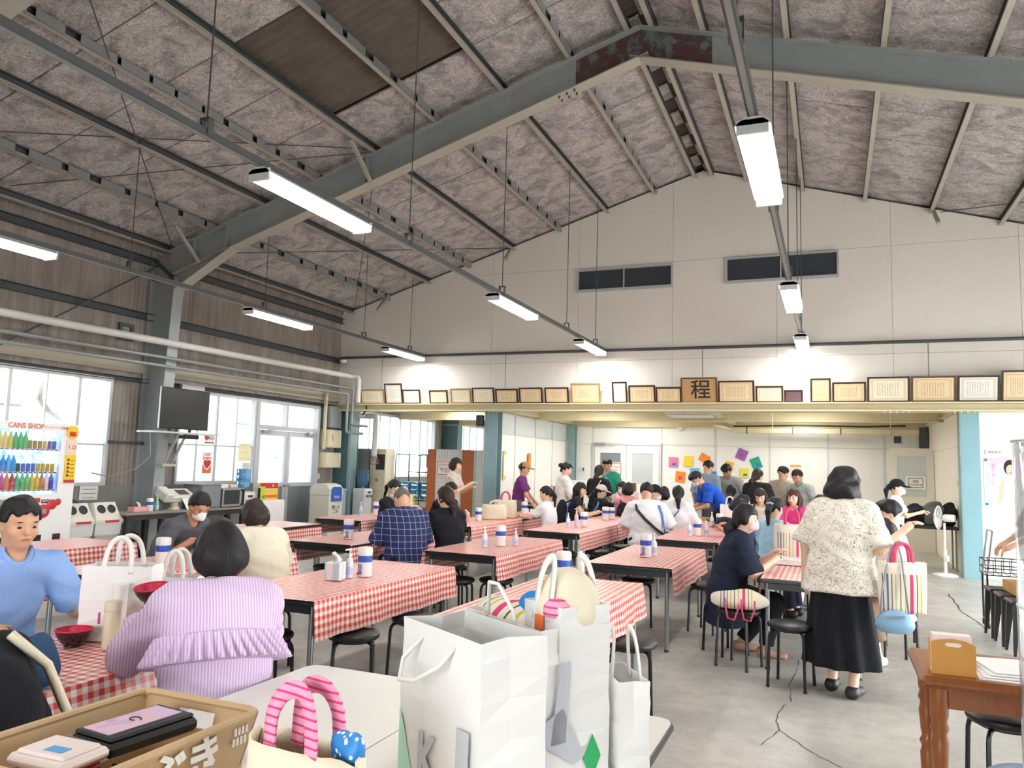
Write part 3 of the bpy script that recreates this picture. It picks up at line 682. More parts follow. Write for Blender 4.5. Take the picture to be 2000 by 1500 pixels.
def table_proto(L, W):
    t = thing('dining_table', 'x', 'table', (0, 0, 0), 0, 'canteen tables')
    b = MB(); b.rbox((0, 0, .685), (W, L, .03), .006); b.obj('tabletop', M_TBLK, t)
    b = MB(); b.frame('x', 0, 0, 0, 0, 0, 0, 0) if False else None
    for s in (-1, 1):
        b = MB(); b.box((0, s*(L/2-.03), .645), (W-.1, .02, .05)); b.obj('apron', M_TBLK, t)
        b = MB(); b.box((s*(W/2-.03), 0, .645), (.02, L-.1, .05)); b.obj('apron', M_TBLK, t)
    lg = None
    for sx in (-1, 1):
        for sy in (-1, 1):
            if lg is None:
                b = MB(); b.tube([(0, 0, .012), (0, 0, .67)], .0185, 10, 0); b.tube([(0, 0, 0), (0, 0, .02)], .021, 10, 1); lg = b.obj('leg', [M_TLEG, M_TBLK], t, smooth='auto'); c = lg
            else: c = inst(lg, t)
            c.location = (sx*(W/2-.045), sy*(L/2-.05), 0)
    return t
TABLES = dict(
 M=((-3.32, -2.56), (1.25, 3.05), 'checked table at the left front where the lilac-bloused woman eats'),
 A=((-3.6, -2.85), (3.87, 5.73), 'checked table between the lilac-bloused woman and the plaid shirted man, tissue box on it'),
 B=((-3.62, -2.87), (6.6, 8.5), 'checked table in the hall centre with a pump bottle and wipes tub'),
 E=((-3.7, -2.95), (9.4, 11.24), 'checked table in front of the white polo man, pink spray on it'),
 E2=((-3.7, -2.95), (11.26, 13.1), 'far checked table before the pink hooded child with backpack'),
 I=((-2.05, -1.3), (3.87, 5.73), 'checked table right behind the white paper carrier bags'),
 C=((-2.02, -1.27), (6.68, 8.53), 'checked table with chrome legs showing, single wipes tub on top'),
 D=((-2.0, -1.24), (9.36, 11.2), 'striped-looking checked table with three dispensers, left of the navy dressed woman'),
 D2=((-2.0, -1.24), (11.22, 13.06), 'checked table end where two boys lean over a phone'),
 L=((-5.2, -4.44), (3.87, 5.73), 'checked table between the grey shirted man and the beige tee woman'),
 H=((-5.15, -4.42), (6.55, 8.4), 'checked table left of the plaid shirted man'),
 F=((-5.2, -4.46), (9.4, 11.25), 'checked table carrying cream totes beside the man in a black vest'),
 F2=((-5.2, -4.5), (11.27, 13.1), 'far checked table where the ponytailed girl in white sits'),
 J=((-6.88, -6.12), (3.67, 5.51), 'checked table in front of the vending machine'),
 K=((-6.86, -6.16), (6.6, 8.44), 'checked table behind the beige tee woman, no items on it'),
 G=((-6.81, -6.05), (9.19, 11.05), 'checked table before the water dispensers and push bin'),
 N=((-.53, .22), (6.55, 8.35), 'checked table between the navy dressed woman and the standing floral-bloused woman'),
 O=((-.53, .22), (9.55, 11.4), 'checked table under the hands of the pink shirted woman'))
tp = table_proto(1.84, .75); first = True; cloths = {}
for k, ((x0, x1), (y0, y1), lb) in TABLES.items():
    cx, cy = (x0+x1)/2, (y0+y1)/2
    if first: t = tp; t.location = (cx, cy, 0); t['label'] = 'black-edged '+lb; first = False
    else: t = dup(tp, (cx, cy, 0), 0, 'black-edged '+lb)
    o = drape(cx, y1-y0, x1-x0, .23, sum(map(ord, k))*3, M_CHECK).obj('tablecloth', M_CHECK, None, smooth=True, fix=False)
    o.location = (cx, cy, 0); tag(o, 'red and white gingham cloth on the '+lb.replace('checked table ', 'table ').replace('far table', 'far table')[:70].rsplit(' ', 0)[0], 'tablecloth', 'gingham tablecloths')
    w_ = o['label'].split(); o['label'] = ' '.join(w_[:16])
M_STOOLB = mat('black_stool_tube', '#191b20', .35, .2, .08, 8); M_STOOLS = mat('black_vinyl_seat', '#1d1d20', .42, 0, .12, 12)
def stool_proto():
    t = thing('stool', 'x', 'stool', (0, 0, 0), 0, 'round black stools')
    b = MB(); b.lathe([(.0, .412), (.15, .412), (.163, .42), (.168, .432), (.165, .445), (.15, .453), (.0, .456)], 28); b.obj('seat', M_STOOLS, t, smooth='auto')
    b = MB(); b.tube([(.12*math.cos(a*PI/8), .12*math.sin(a*PI/8), .404) for a in range(16)], .008, 6, close=True); b.obj('seat_ring', M_STOOLB, t, smooth=True)
    lg = None
    for q in range(4):
        if lg is None:
            P = [(.07, 0, .405), (.13, 0, .405), (.152, 0, .397), (.166, 0, .378), (.172, 0, .35), (.185, 0, .012)]
            b = MB(); b.tube(P, .0115, 8); b.tube([(.1852, 0, 0), (.1848, 0, .02)], .0135, 8); lg = b.obj('leg', M_STOOLB, t, smooth='auto'); c = lg
        else: c = inst(lg, t)
        c.rotation_euler = (0, 0, PI/4+q*PI/2)
    return t
STOOL = stool_proto(); _su = [False]
def stool(x, y, label, rz=None, group='round black stools'):
    rz = random.uniform(0, 1.5) if rz is None else rz
    if not _su[0]: _su[0] = True; STOOL.location = (x, y, 0); STOOL.rotation_euler = (0, 0, rz); STOOL['label'] = label; return STOOL
    return dup(STOOL, (x, y, 0), rz, label, group)
for (x, y, lb) in ((-2.84, 4.3, 'black stool under the cloth edge just right of the lilac-bloused woman'), (-2.76, 4.95, 'second black stool along the near table, partly behind the paper bag'),
                   (-3.3, 4.02, 'black stool between the lilac-bloused woman and the table leg'), (-3.32, 6.75, 'black stool standing beyond the near table corner'),
                   (-3.0, 6.95, 'black stool pushed in below the centre table front leg'), (-1.2, 4.98, 'black stool standing to the right of the paper bags'),
                   (-.29, 6.15, 'empty black stool alone before the floral-bloused woman'), (-.7, 6.55, 'black stool carrying the striped cream tote'),
                   (-1.8, 7.75, 'black stool with pale reflection under the chrome-legged table'), (-1.13, 7.78, 'black stool between two tables, right of the chrome-legged table'),
                   (-3.1, 9.5, 'black stool half hidden under the table with pink spray'), (-2.88, 10.0, 'black stool just behind the front leg of the table with pink spray'), (-2.75, 10.85, 'black stool under the white polo man\'s table, far side'),
                   (-4.83, 6.8, 'black stool at the end of the table left of the plaid shirt'), (.74, 4.35, 'black stool tucked beneath the brown wooden table'), (-2.6, 8.1, 'black stool right of the centre table, deep under its cloth'), (-.35, 8.75, 'black stool in the gap behind the table with striped bag')):
    stool(x, y, lb)
# ---- white foreground tables
M_WTOP = mat('white_laminate', '#e9e6de', .35, 0, .04, 2)
for k, (x0, x1) in enumerate(((-2.0, -1.282), (-1.277, -.51))):
    t = thing('folding_table', ['off-white laminate table holding the beige crate, joined to another', 'off-white laminate table holding the white paper carrier bags'][k], 'table', ((x0+x1)/2, 1.84, 0), 0, 'white foreground tables')
    W = x1-x0; L = 1.8
    b = MB(); b.prism([(-W/2+.04*(1-math.cos(a)) if False else px, py) for (px, py) in [(-W/2+.045, -L/2), (W/2-.045, -L/2), (W/2-.013, -L/2+.013), (W/2, -L/2+.045), (W/2, L/2-.045), (W/2-.013, L/2-.013), (W/2-.045, L/2), (-W/2+.045, L/2), (-W/2+.013, L/2-.013), (-W/2, L/2-.045), (-W/2, -L/2+.045), (-W/2+.013, -L/2+.013)]], .028, (0, 0, .672), (1, 0, 0), (0, 1, 0)); b.obj('tabletop', M_WTOP, t)
    b = MB(); P = [(-W/2+.045, -L/2), (W/2-.045, -L/2), (W/2-.013, -L/2+.013), (W/2, -L/2+.045), (W/2, L/2-.045), (W/2-.013, L/2-.013), (W/2-.045, L/2), (-W/2+.045, L/2), (-W/2+.013, L/2-.013), (-W/2, L/2-.045), (-W/2, -L/2+.045), (-W/2+.013, -L/2+.013)]
    b.tube([(p[0]*1.003, p[1]*1.001, .684) for p in P], .011, 6, close=True); b.obj('edge_band', M_TBLK, t, smooth=True)
    for s in (-1, 1):
        b = MB(); b.box((0, s*(L/2-.08), .65), (W-.12, .02, .045)); b.obj('apron', M_TBLK, t)
        for s2 in (-1, 1):
            b = MB(); b.tube([(s2*(W/2-.07), s*(L/2-.1), 0), (s2*(W/2-.07), s*(L/2-.1), .67)], .016, 8); b.obj('leg', M_TLEG, t, smooth='auto')
# ---- brown wooden table with turned legs
def m_wood(name, a, b_, sc=(1, 8, 1)):
    t = NT(name); v = t.scale(t.coord(), sc); n = t.noise(v, 5, 5, .6, 1.5); t.col(t.mix(n, a, b_)); t.set(.28, 0, .5); return t.m
M_WOOD = m_wood('varnished_brown_wood', '#6e3d1e', '#9a5c30', (8, 1, 1)); M_WOODV = m_wood('varnished_leg_wood', '#74391b', '#a0602f', (6, 6, 1))
t = thing('wooden_table', 'brown varnished wooden table with turned legs at the right front', 'table', (1.05, 4.13, 0))
b = MB(); b.rbox((0, 0, .675), (1.42, .62, .05), .02); b.obj('tabletop', M_WOOD, t)
for s in (-1, 1):
    b = MB(); b.box((0, s*.25, .61), (1.2, .022, .09)); b.obj('apron', M_WOOD, t); b = MB(); b.box((s*.62, 0, .61), (.022, .44, .09)); b.obj('apron', M_WOOD, t)
prof = [(.022, 0), (.026, .03), (.03, .1), (.034, .22), (.026, .25), (.036, .275), (.024, .3), (.03, .33), (.036, .42), (.028, .455), (.038, .48), (.03, .51), (.036, .53), (.036, .655)]
lg = None
for sx in (-1, 1):
    for sy in (-1, 1):
        if lg is None: b = MB(); b.lathe(prof, 18); lg = b.obj('leg', M_WOODV, t, smooth='auto'); c = lg
        else: c = inst(lg, t)
        c.location = (sx*.635, sy*.25, 0)
# ================================================================== people: smooth solid bodies from blended volumes
class Field:
    def __init__(s, lo, hi, h):
        s.lo = np.array(lo, dtype=np.float32); s.h = h; n = [int(math.ceil((b-a)/h))+1 for a, b in zip(lo, hi)]
        s.ax = [s.lo[i]+h*np.arange(n[i], dtype=np.float32) for i in range(3)]; s.F = np.full(n, 1.0, dtype=np.float32)
    def blk(s, lo, hi):
        sl = []
        for i in range(3):
            a = int(np.searchsorted(s.ax[i], lo[i])); b = int(np.searchsorted(s.ax[i], hi[i])); sl.append(slice(max(0, a-1), b+1))
        sl = tuple(sl)
        X = s.ax[0][sl[0]][:, None, None]; Y = s.ax[1][sl[1]][None, :, None]; Z = s.ax[2][sl[2]][None, None, :]
        return sl, X, Y, Z
    def put(s, sl, d, k):
        if d.size == 0: return
        G = s.F[sl]
        if k > 0:
            h = np.maximum(k-np.abs(G-d), 0)/k; s.F[sl] = np.minimum(G, d)-h*h*k*0.25
        else: s.F[sl] = np.minimum(G, d)
    def cap(s, a, b, ra, rb, k=0.02, n=None, kd=1.0, pad=0.06):
        a = np.array(a, dtype=np.float32); b = np.array(b, dtype=np.float32); r = max(ra, rb)+pad
        sl, X, Y, Z = s.blk(np.minimum(a, b)-r, np.maximum(a, b)+r); ba = b-a; L2 = float(ba@ba)+1e-9
        px, py, pz = X-a[0], Y-a[1], Z-a[2]; t = np.clip((px*ba[0]+py*ba[1]+pz*ba[2])/L2, 0, 1)
        dx, dy, dz = px-t*ba[0], py-t*ba[1], pz-t*ba[2]; q = dx*dx+dy*dy+dz*dz
        if n is not None: dn = dx*n[0]+dy*n[1]+dz*n[2]; q = q+(1/(kd*kd)-1)*dn*dn
        s.put(sl, np.sqrt(q)-(ra+(rb-ra)*t), k); return s
    def flat(s, a, b, ra, rb, k=0.015, n=None, kd=1.0, pleat=None, both=False):
        """cone from a to b, cut off flat at b (a clean hem or cuff)"""
        a = np.array(a, dtype=np.float32); b = np.array(b, dtype=np.float32); r = max(ra, rb)+.08
        sl, X, Y, Z = s.blk(np.minimum(a, b)-r, np.maximum(a, b)+r); ba = b-a; L = math.sqrt(float(ba@ba))+1e-9
        px, py, pz = X-a[0], Y-a[1], Z-a[2]; t = (px*ba[0]+py*ba[1]+pz*ba[2])/(L*L); tc = np.clip(t, 0, 1.3)
        dx, dy, dz = px-tc*ba[0], py-tc*ba[1], pz-tc*ba[2]; q = dx*dx+dy*dy+dz*dz
        if n is not None: dn = dx*n[0]+dy*n[1]+dz*n[2]; q = q+(1/(kd*kd)-1)*dn*dn
        d = np.sqrt(q)-(ra+(rb-ra)*np.clip(t, 0, 1))
        if pleat: d = d+pleat[1]*(np.clip(t, 0, 1)*.75+.25)*np.sin(pleat[0]*np.arctan2(px, py)+pleat[2]*t)
        d = np.maximum(d, (t-1)*L)
        if both: d = np.maximum(d, -t*L)
        s.put(sl, d, k); return s
    def ell(s, c, r, R=None, k=0.02, sub=False):
        c = np.array(c, dtype=np.float32); m = max(r)+.05; sl, X, Y, Z = s.blk(c-m, c+m)
        px, py, pz = X-c[0], Y-c[1], Z-c[2]
        if R is not None: px, py, pz = (px*R[0][0]+py*R[0][1]+pz*R[0][2], px*R[1][0]+py*R[1][1]+pz*R[1][2], px*R[2][0]+py*R[2][1]+pz*R[2][2])
        k0 = np.sqrt((px/r[0])**2+(py/r[1])**2+(pz/r[2])**2); k1 = np.sqrt((px/r[0]**2)**2+(py/r[1]**2)**2+(pz/r[2]**2)**2)+1e-6
        d = k0*(k0-1)/k1
        if sub: s.F[sl] = np.maximum(s.F[sl], -d)
        else: s.put(sl, d, k)
        return s
    def cut(s, p, n):
        X, Y, Z = s.ax[0][:, None, None], s.ax[1][None, :, None], s.ax[2][None, None, :]
        s.F = np.maximum(s.F, (X-p[0])*n[0]+(Y-p[1])*n[1]+(Z-p[2])*n[2]); return s
    def subfn(s, fn, k=0.016):
        X, Y, Z = s.ax[0][:, None, None], s.ax[1][None, :, None], s.ax[2][None, None, :]
        d = -fn(X, Y, Z); h = np.maximum(k-np.abs(s.F-d), 0)/k; s.F = np.maximum(s.F, d)+h*h*k*0.25; return s
    def wob(s, amp, f, ph=0.0, fz=None):
        X, Y, Z = s.ax[0][:, None, None], s.ax[1][None, :, None], s.ax[2][None, None, :]; fz = fz or f
        s.F = s.F+amp*(np.sin(X*f+ph+2*np.sin(Z*fz*.5))*np.sin(Z*fz+ph*1.7+1.5*np.sin(Y*f*.6))+.5*np.sin(Y*f*1.3+ph+Z*fz*.4)); return s
    def mesh(s):
        F = s.F; F = F.copy(); F[0] = F[-1] = .05; F[:, 0] = F[:, -1] = .05; F[:, :, 0] = F[:, :, -1] = .05
        S = F < 0; n = [q-1 for q in F.shape]
        cnt = np.zeros(n, dtype=np.int8); acc = np.zeros(n+[3], dtype=np.float32)
        cs = [(i, j, k) for i in (0, 1) for j in (0, 1) for k in (0, 1)]
        def sh(A, c): return A[c[0]:c[0]+n[0], c[1]:c[1]+n[1], c[2]:c[2]+n[2]]
        allin = np.ones(n, dtype=bool); anyin = np.zeros(n, dtype=bool)
        for c in cs: q = sh(S, c); allin &= q; anyin |= q
        act = anyin & ~allin; ii = np.argwhere(act)
        if len(ii) == 0: return np.zeros((0, 3)), np.zeros((0, 4), int)
        V = np.zeros((len(ii), 3), dtype=np.float32); C = np.zeros(len(ii), dtype=np.float32)
        for c in cs:
            for axx in range(3):
                if c[axx]: continue
                e = list(c); e[axx] = 1
                f0 = F[ii[:, 0]+c[0], ii[:, 1]+c[1], ii[:, 2]+c[2]]; f1 = F[ii[:, 0]+e[0], ii[:, 1]+e[1], ii[:, 2]+e[2]]
                mk = (f0 < 0) != (f1 < 0); t = np.where(mk, f0/np.where(mk, f0-f1, 1), 0)
                P = np.tile(np.array(c, dtype=np.float32), (len(ii), 1)); P[:, axx] += t; V += P*mk[:, None]; C += mk
        V = s.lo+s.h*(ii+V/C[:, None])
        idx = -np.ones(n, dtype=np.int64); idx[ii[:, 0], ii[:, 1], ii[:, 2]] = np.arange(len(ii)); Q = []
        for axx in range(3):
            o1, o2 = [k for k in range(3) if k != axx]
            A = np.moveaxis(S, axx, 0); ch = A[:-1] != A[1:]; g = np.argwhere(ch)
            g = g[(g[:, 1] > 0) & (g[:, 2] > 0) & (g[:, 1] < A.shape[1]-1) & (g[:, 2] < A.shape[2]-1)]
            fl = A[g[:, 0], g[:, 1], g[:, 2]]
            def gi(d1, d2):
                q = np.zeros((len(g), 3), dtype=np.int64); q[:, axx] = g[:, 0]; q[:, o1] = g[:, 1]-d1; q[:, o2] = g[:, 2]-d2; return idx[q[:, 0], q[:, 1], q[:, 2]]
            q = np.stack([gi(1, 1), gi(0, 1), gi(0, 0), gi(1, 0)], 1)
            if axx == 1: fl = ~fl
            q[~fl] = q[~fl][:, ::-1]; Q.append(q)
        return V, np.concatenate(Q)
def raw_obj(name, V, Q, mtl, parent, extra=None):
    V = np.asarray(V, dtype=np.float32); Q = np.asarray(Q, dtype=np.int32)
    me = bpy.data.meshes.new(name); me.vertices.add(len(V)); me.vertices.foreach_set('co', V.ravel())
    me.loops.add(Q.size); me.loops.foreach_set('vertex_index', Q.ravel()); me.polygons.add(len(Q))
    me.polygons.foreach_set('loop_start', np.arange(0, Q.size, 4, dtype=np.int32)); me.polygons.foreach_set('loop_total', np.full(len(Q), 4, dtype=np.int32))
    me.polygons.foreach_set('use_smooth', np.ones(len(Q), dtype=bool)); me.materials.append(mtl); me.update(calc_edges=True); me.validate()
    o = bpy.data.objects.new(name, me); COL.objects.link(o)
    if parent is not None: o.parent = parent
    return o
def m_skin(name, c):
    t = NT(name); n = t.noise(t.coord(), 14, 2); r = rgb(c); t.col(t.mix(n, tuple(x*.93 for x in r[:3]), r[:3])); t.set(.5); t.b.inputs['Subsurface Weight'].default_value = 0.0; return t.m
M_SKIN = [m_skin('skin_light', '#e6bfa4'), m_skin('skin_medium', '#d7a686'), m_skin('skin_tan', '#c08d6c')]
def m_hair(name, a, b_):
    t = NT(name); v = t.scale(t.coord(), (90, 90, 9)); n = t.noise(v, 1.0, 3, .6); t.col(t.mix(n, a, b_)); t.set(.55, 0, .35); t.bump(n, .8, .006); return t.m
M_HAIR = m_hair('black_hair', '#0d0c0e', '#232023'); M_HAIRB = m_hair('dark_brown_hair', '#1d1412', '#3b2a25'); M_HAIRR = m_hair('reddish_brown_hair', '#2c1814', '#5a3328'); M_HAIRG = m_hair('cropped_grey_hair', '#4f4945', '#7d746d')
def cloth(name, c, rough=.85, var=.1):
    if name in MATS: return MATS[name]
    t = NT(name); v = t.coord(); r = rgb(c); n = t.noise(v, 7, 3); f = t.noise(v, 260, 1)
    t.col(t.mix(n, tuple(x*(1-var) for x in r[:3]), tuple(min(1, x*(1+var*.5)) for x in r[:3]))); t.set(rough, 0, .3); fo = t.noise(t.scale(v, (1, 1, .8)), 7, 4, .55, 1.6); t.bump(t.math('ADD', fo, t.math('MULTIPLY', f, .02)), .42, .03); MATS[name] = t.m; return t.m
def cloth_stripe(name, a, b_, per, axis=0, duty=.5, ang=0.0):
    if name in MATS: return MATS[name]
    t = NT(name); nd = t.n('ShaderNodeMapping'); nd.inputs['Rotation'].default_value = (0, 0, ang); t.l(t.coord(), nd.inputs[0]); o = t.xyz(nd.outputs[0])
    f = t.math('FRACT', t.math('MULTIPLY', o[axis], 1/per)); s = t.math('LESS_THAN', f, duty); t.col(t.mix(s, a, b_)); t.set(.8, 0, .3); t.bump(t.noise(t.coord(), 7, 4, .55, 1.6), .4, .03); MATS[name] = t.m; return t.m
def cloth_plaid(name, base, line, per, w_=.07):
    t = NT(name); o = t.xyz(t.coord()); n = t.noise(t.coord(), 8, 3)
    a = t.math('ADD', o[0], t.math('MULTIPLY', n, .012)); c = t.math('ADD', o[2], t.math('MULTIPLY', n, .012))
    s1 = t.math('LESS_THAN', t.math('FRACT', t.math('MULTIPLY', a, 1/per)), w_); s2 = t.math('LESS_THAN', t.math('FRACT', t.math('MULTIPLY', c, 1/per)), w_)
    t.col(t.mix(t.math('MULTIPLY', t.math('MAXIMUM', s1, s2), .8), base, line)); t.set(.85, 0, .3); t.bump(t.noise(t.coord(), 7, 4, .55, 1.6), .4, .03); MATS[name] = t.m; return t.m
def cloth_floral(name, base, a, b_):
    t = NT(name); v = t.coord(); n = t.noise(v, 24, 2, .5, 2.5); n2 = t.noise(v, 11, 2, .5, 1.0)
    k = t.math('LESS_THAN', t.math('ABSOLUTE', t.math('SUBTRACT', n, .5)), .022); k = t.math('MULTIPLY', k, t.math('GREATER_THAN', n2, .42))
    t.col(t.mix(k, base, t.mix(n2, a, b_))); t.set(.8, 0, .3); t.bump(t.noise(v, 7, 4, .55, 1.6), .4, .03); MATS[name] = t.m; return t.m
def nrm(v): v = np.array(v, dtype=float); return v/(np.linalg.norm(v)+1e-9)
def ik(A, T, l1, l2, pole):
    A, T = np.array(A, float), np.array(T, float); d = T-A; L = np.linalg.norm(d)
    if L > (l1+l2)*.985: T = A+d/L*(l1+l2)*.985; d = T-A; L = np.linalg.norm(d)
    if L < abs(l1-l2)+.05: L2 = abs(l1-l2)+.05; T = A+nrm(d)*L2; d = T-A; L = L2
    u = d/L; a = (l1*l1-l2*l2+L*L)/(2*L); h = math.sqrt(max(l1*l1-a*a, 0)); p = np.array(pole, float); p = nrm(p-u*(p@u))
    return A+u*a+p*h, T
def fingers(V, Q, W, d, side, pn, s, curl):
    """five tapered fingers: W wrist, d hand direction, side = towards thumb, pn = palm normal"""
    specs = [(.030, .090, .072, .0085), (.010, .095, .080, .0088), (-.010, .092, .075, .0083), (-.029, .084, .058, .0072)]
    for (off, base, L, r) in specs:
        P = [W+d*base*.82*s+side*off*s]; dd = d.copy(); a = curl
        for q, f in enumerate((.45, .32, .23)):
            dd = nrm(dd*math.cos(a)+pn*math.sin(a)); P.append(P[-1]+dd*L*f*s)
        tube_into(V, Q, P, [r*s*1.05, r*s, r*s*.9, r*s*.68])
    td = nrm(side*.75+d*.65+pn*.25*curl); P = [W+d*.028*s+side*.022*s]; P.append(P[-1]+td*.032*s); td = nrm(td+d*.6+pn*curl*.5); P.append(P[-1]+td*.03*s); P.append(P[-1]+nrm(td+d*.3)*.022*s)
    tube_into(V, Q, P, [.0125*s, .0105*s, .0095*s, .007*s])
def tube_into(V, Q, P, R, n=6):
    o = sum(len(v) for v in V); A = []
    for i, p in enumerate(P):
        t = nrm(P[min(i+1, len(P)-1)]-P[max(i-1, 0)]); u = nrm(np.cross(t, [0.31, 0.2, .93])); w_ = np.cross(t, u)
        for j in range(n): a = 2*PI*j/n; A.append(p+(u*math.cos(a)+w_*math.sin(a))*R[i])
    A.append(P[-1]+nrm(P[-1]-P[-2])*R[-1]*.7); k = len(P); F = []
    for i in range(k-1):
        for j in range(n): F.append((o+i*n+j, o+i*n+(j+1) % n, o+(i+1)*n+(j+1) % n, o+(i+1)*n+j))
    for j in range(0, n, 2): F.append((o+(k-1)*n+j, o+(k-1)*n+(j+1) % n, o+(k-1)*n+(j+2) % n, o+k*n))
    V.append(np.array(A)); Q.append(np.array(F))
M_MASKW = cloth('white_mask', '#f0efee', .8, .03); M_MASKP = cloth('pink_mask', '#e3b9bd', .8, .03); M_MASKB = cloth('dark_mask', '#2a2a30', .8, .03)
M_EYE = mat('dark_eye', '#1a1413', .3, 0, 0); M_LIP = mat('lip', '#b5605a', .5, 0, 0); M_SHOEB = mat('black_shoe', '#24221f', .5, 0, .08); M_SHOEW = mat('white_shoe', '#e4e2de', .6, 0, .05); M_SANDAL = mat('beige_sandal', '#b08a72', .6, 0, .08)
BT = dict(black=cloth('black_trousers', '#1b1c20'), navy=cloth('navy_trousers', '#1d2233'), beige=cloth('beige_trousers', '#b9a88d'), grey=cloth('grey_trousers', '#6d6f73'), white=cloth('white_cotton', '#efeeea', .85, .04), jeans=cloth('denim', '#3d5878'), brown=cloth('brown_skirt', '#86735f'))
PEOPLE = []
def person(label, xy, head, pose='sit', H=1.6, top=None, bot=('pants', 'black'), hair=('short', None), lean=.12, hunch=.12, hp=.25, hy=0.0, hands=None, curl=.5, fat=1.0, male=False, skin=0, mask=None, capc=None, face=False, vox=.018, feet=None, shoe=None, pelvis=None, base=0.0, twist=0.0, pole=None, group='people in the hall', skl=.25):
    """head: world heading in degrees (0 = +X, 90 = +Y); local +Y is forward"""
    s = H/1.62; rz = math.radians(head-90); root = thing('person', label, 'person', (xy[0], xy[1], base), rz, group); PEOPLE.append(root)
    sk = M_SKIN[skin]; sit = pose == 'sit'; pz = (.455+.085*s) if sit else .87*s
    if pelvis: pz = pelvis
    def dr(a): return np.array([0, math.sin(a), math.cos(a)])
    P = np.array([0, 0 if not sit else -.02, pz]); u1, u2 = dr(lean), dr(lean+hunch); A = P+.24*s*u1; N = A+.235*s*u2; fwd1 = np.array([0, math.cos(lean), -math.sin(lean)]); fwd2 = np.array([0, math.cos(lean+hunch), -math.sin(lean+hunch)])
    shw = (.182 if male else .162)*s*(.94+.06*fat); ct, st = math.cos(twist), math.sin(twist)
    sx = np.array([ct, st, 0]); SL = N-u2*.055*s-sx*shw; SR = N-u2*.055*s+sx*shw
    nd = dr((lean+hunch)*.7+hp*.15); hs = (.80+.20*s); up = dr(hp); 
    Hc = N+nd*.075*s+up*.085*hs
    cy, sy = math.cos(hy), math.sin(hy); hx = np.array([cy, sy, 0.0]); f0 = np.array([-sy, cy, 0.0]); hf = f0*math.cos(hp)+np.array([0, 0, -math.sin(hp)]); hu = np.cross(hx, hf); RH = (hx, hf, hu)
    def h(x, y, z): return Hc+(hx*x+hf*y+hu*z)*hs
    # limbs
    hip = [P+np.array([sg*.085*s, 0, -.02*s]) for sg in (-1, 1)]
    if feet is None: feet = [(-.10, .34*s, 0), (.10, .34*s, 0)] if sit else [(-.09, -.02, 0), (.09, .03, 0)]
    ank = [np.array([f[0], f[1], f[2]+.075*s]) for f in feet]; knee = []
    for i in (0, 1):
        k_, a_ = ik(hip[i], ank[i], .41*s, .40*s, (feet[i][0]*.6, 1, .55 if sit else .1)); knee.append(k_); ank[i] = a_
    if hands is None: hands = [(-.15, .36, .78), (.15, .36, .78)] if sit else [(-.22*s, .06, .78*s), (.22*s, .06, .78*s)]
    Sh = [SL, SR]; elb = []; wri = []; HV = []; HQ = []
    for i, sg in ((0, -1), (1, 1)):
        T = np.array(hands[i], float); pl = (pole[i] if pole else (sg*.55, -.55, -.8)); d_ = nrm(T-Sh[i]); e_, w_ = ik(Sh[i], T-d_*0.0, .275*s, .245*s, pl); elb.append(e_); wri.append(w_)
    ax = np.array([.5, .5, .5]); pts = np.array([P, A, N, Hc]+hip+knee+ank+elb+wri+Sh); lo = pts.min(0)-np.array([.26, .26, .2]); hi = pts.max(0)+.27; lo[2] = max(lo[2], -.03)
    def torso(f, i, k=.05):
        r = fat*s; w0 = .158 if not male else .15
        f.cap(P, P+u1*.12*s, w0*r+i, .13*r+i, k, fwd1, .72); f.cap(P+u1*.12*s, A+u1*.03*s, .13*r+i, .148*r+i, k, fwd1, .72); f.cap(A, N-u2*.10*s, .146*r+i, .128*r+i, k, fwd2, .68)
        f.cap(SL, SR, .048*s+i, .048*s+i, .05); f.cap(N-u2*.02*s, (SL*.7+N*.3), .04*s+i*.5, .045*s+i, .05); f.cap(N-u2*.02*s, (SR*.7+N*.3), .04*s+i*.5, .045*s+i, .05)
        if sit: f.cap(hip[0], hip[1], .10*r+i, .10*r+i, .06)
    # --- skin: one continuous body
    f = Field(lo, hi, vox*1.15); torso(f, -.014); nr = .056 if male else .048
    f.cap(N-u2*.05*s, h(0, -.02, -.055), nr*s, nr*s*.95, .03)
    for i in (0, 1):
        f.cap(Sh[i], elb[i], .046*s*fat**.5, .037*s, .03); f.cap(elb[i], wri[i], .037*s, .025*s, .02)
        d = nrm(wri[i]-elb[i]); f.cap(wri[i], wri[i]+d*.05*s, .027*s, .03*s, .015)
        f.cap(hip[i], knee[i], .082*s*fat, .053*s, .05); f.cap(knee[i], ank[i], .052*s, .034*s, .03); f.cap(knee[i]*.62+ank[i]*.38+np.array([0, -.012, 0]), knee[i]*.4+ank[i]*.6, .05*s, .042*s, .03)
        f.cap(ank[i]+np.array([0, -.02, -.03*s]), ank[i]+np.array([feet[i][0]*.15, .13*s, -.05*s]), .036*s, .024*s, .02)
    V, Q = f.mesh(); VV = [V]; QQ = [Q]
    g = Field(Hc-.2, Hc+.2, .0075 if vox < .017 else .0095)
    g.ell(h(0, -.008, .02), (.077*hs, .092*hs, .096*hs), RH, .02); g.ell(h(0, .022, -.05), (.056*hs, .062*hs, .066*hs), RH, .04); g.ell(h(0, .04, -.088), (.026*hs, .03*hs, .024*hs), RH, .03)
    g.cap(h(0, .083, .012), h(0, .100, -.028), .008*hs, .0125*hs, .014); g.cap(h(-.034, .068, .03), h(.034, .068, .03), .016*hs, .016*hs, .02)
    for sg in (-1, 1): g.ell(h(sg*.074, -.012, -.012), (.010*hs, .019*hs, .030*hs), RH, .008); g.ell(h(sg*.038, .055, -.03), (.024*hs, .022*hs, .024*hs), RH, .02)
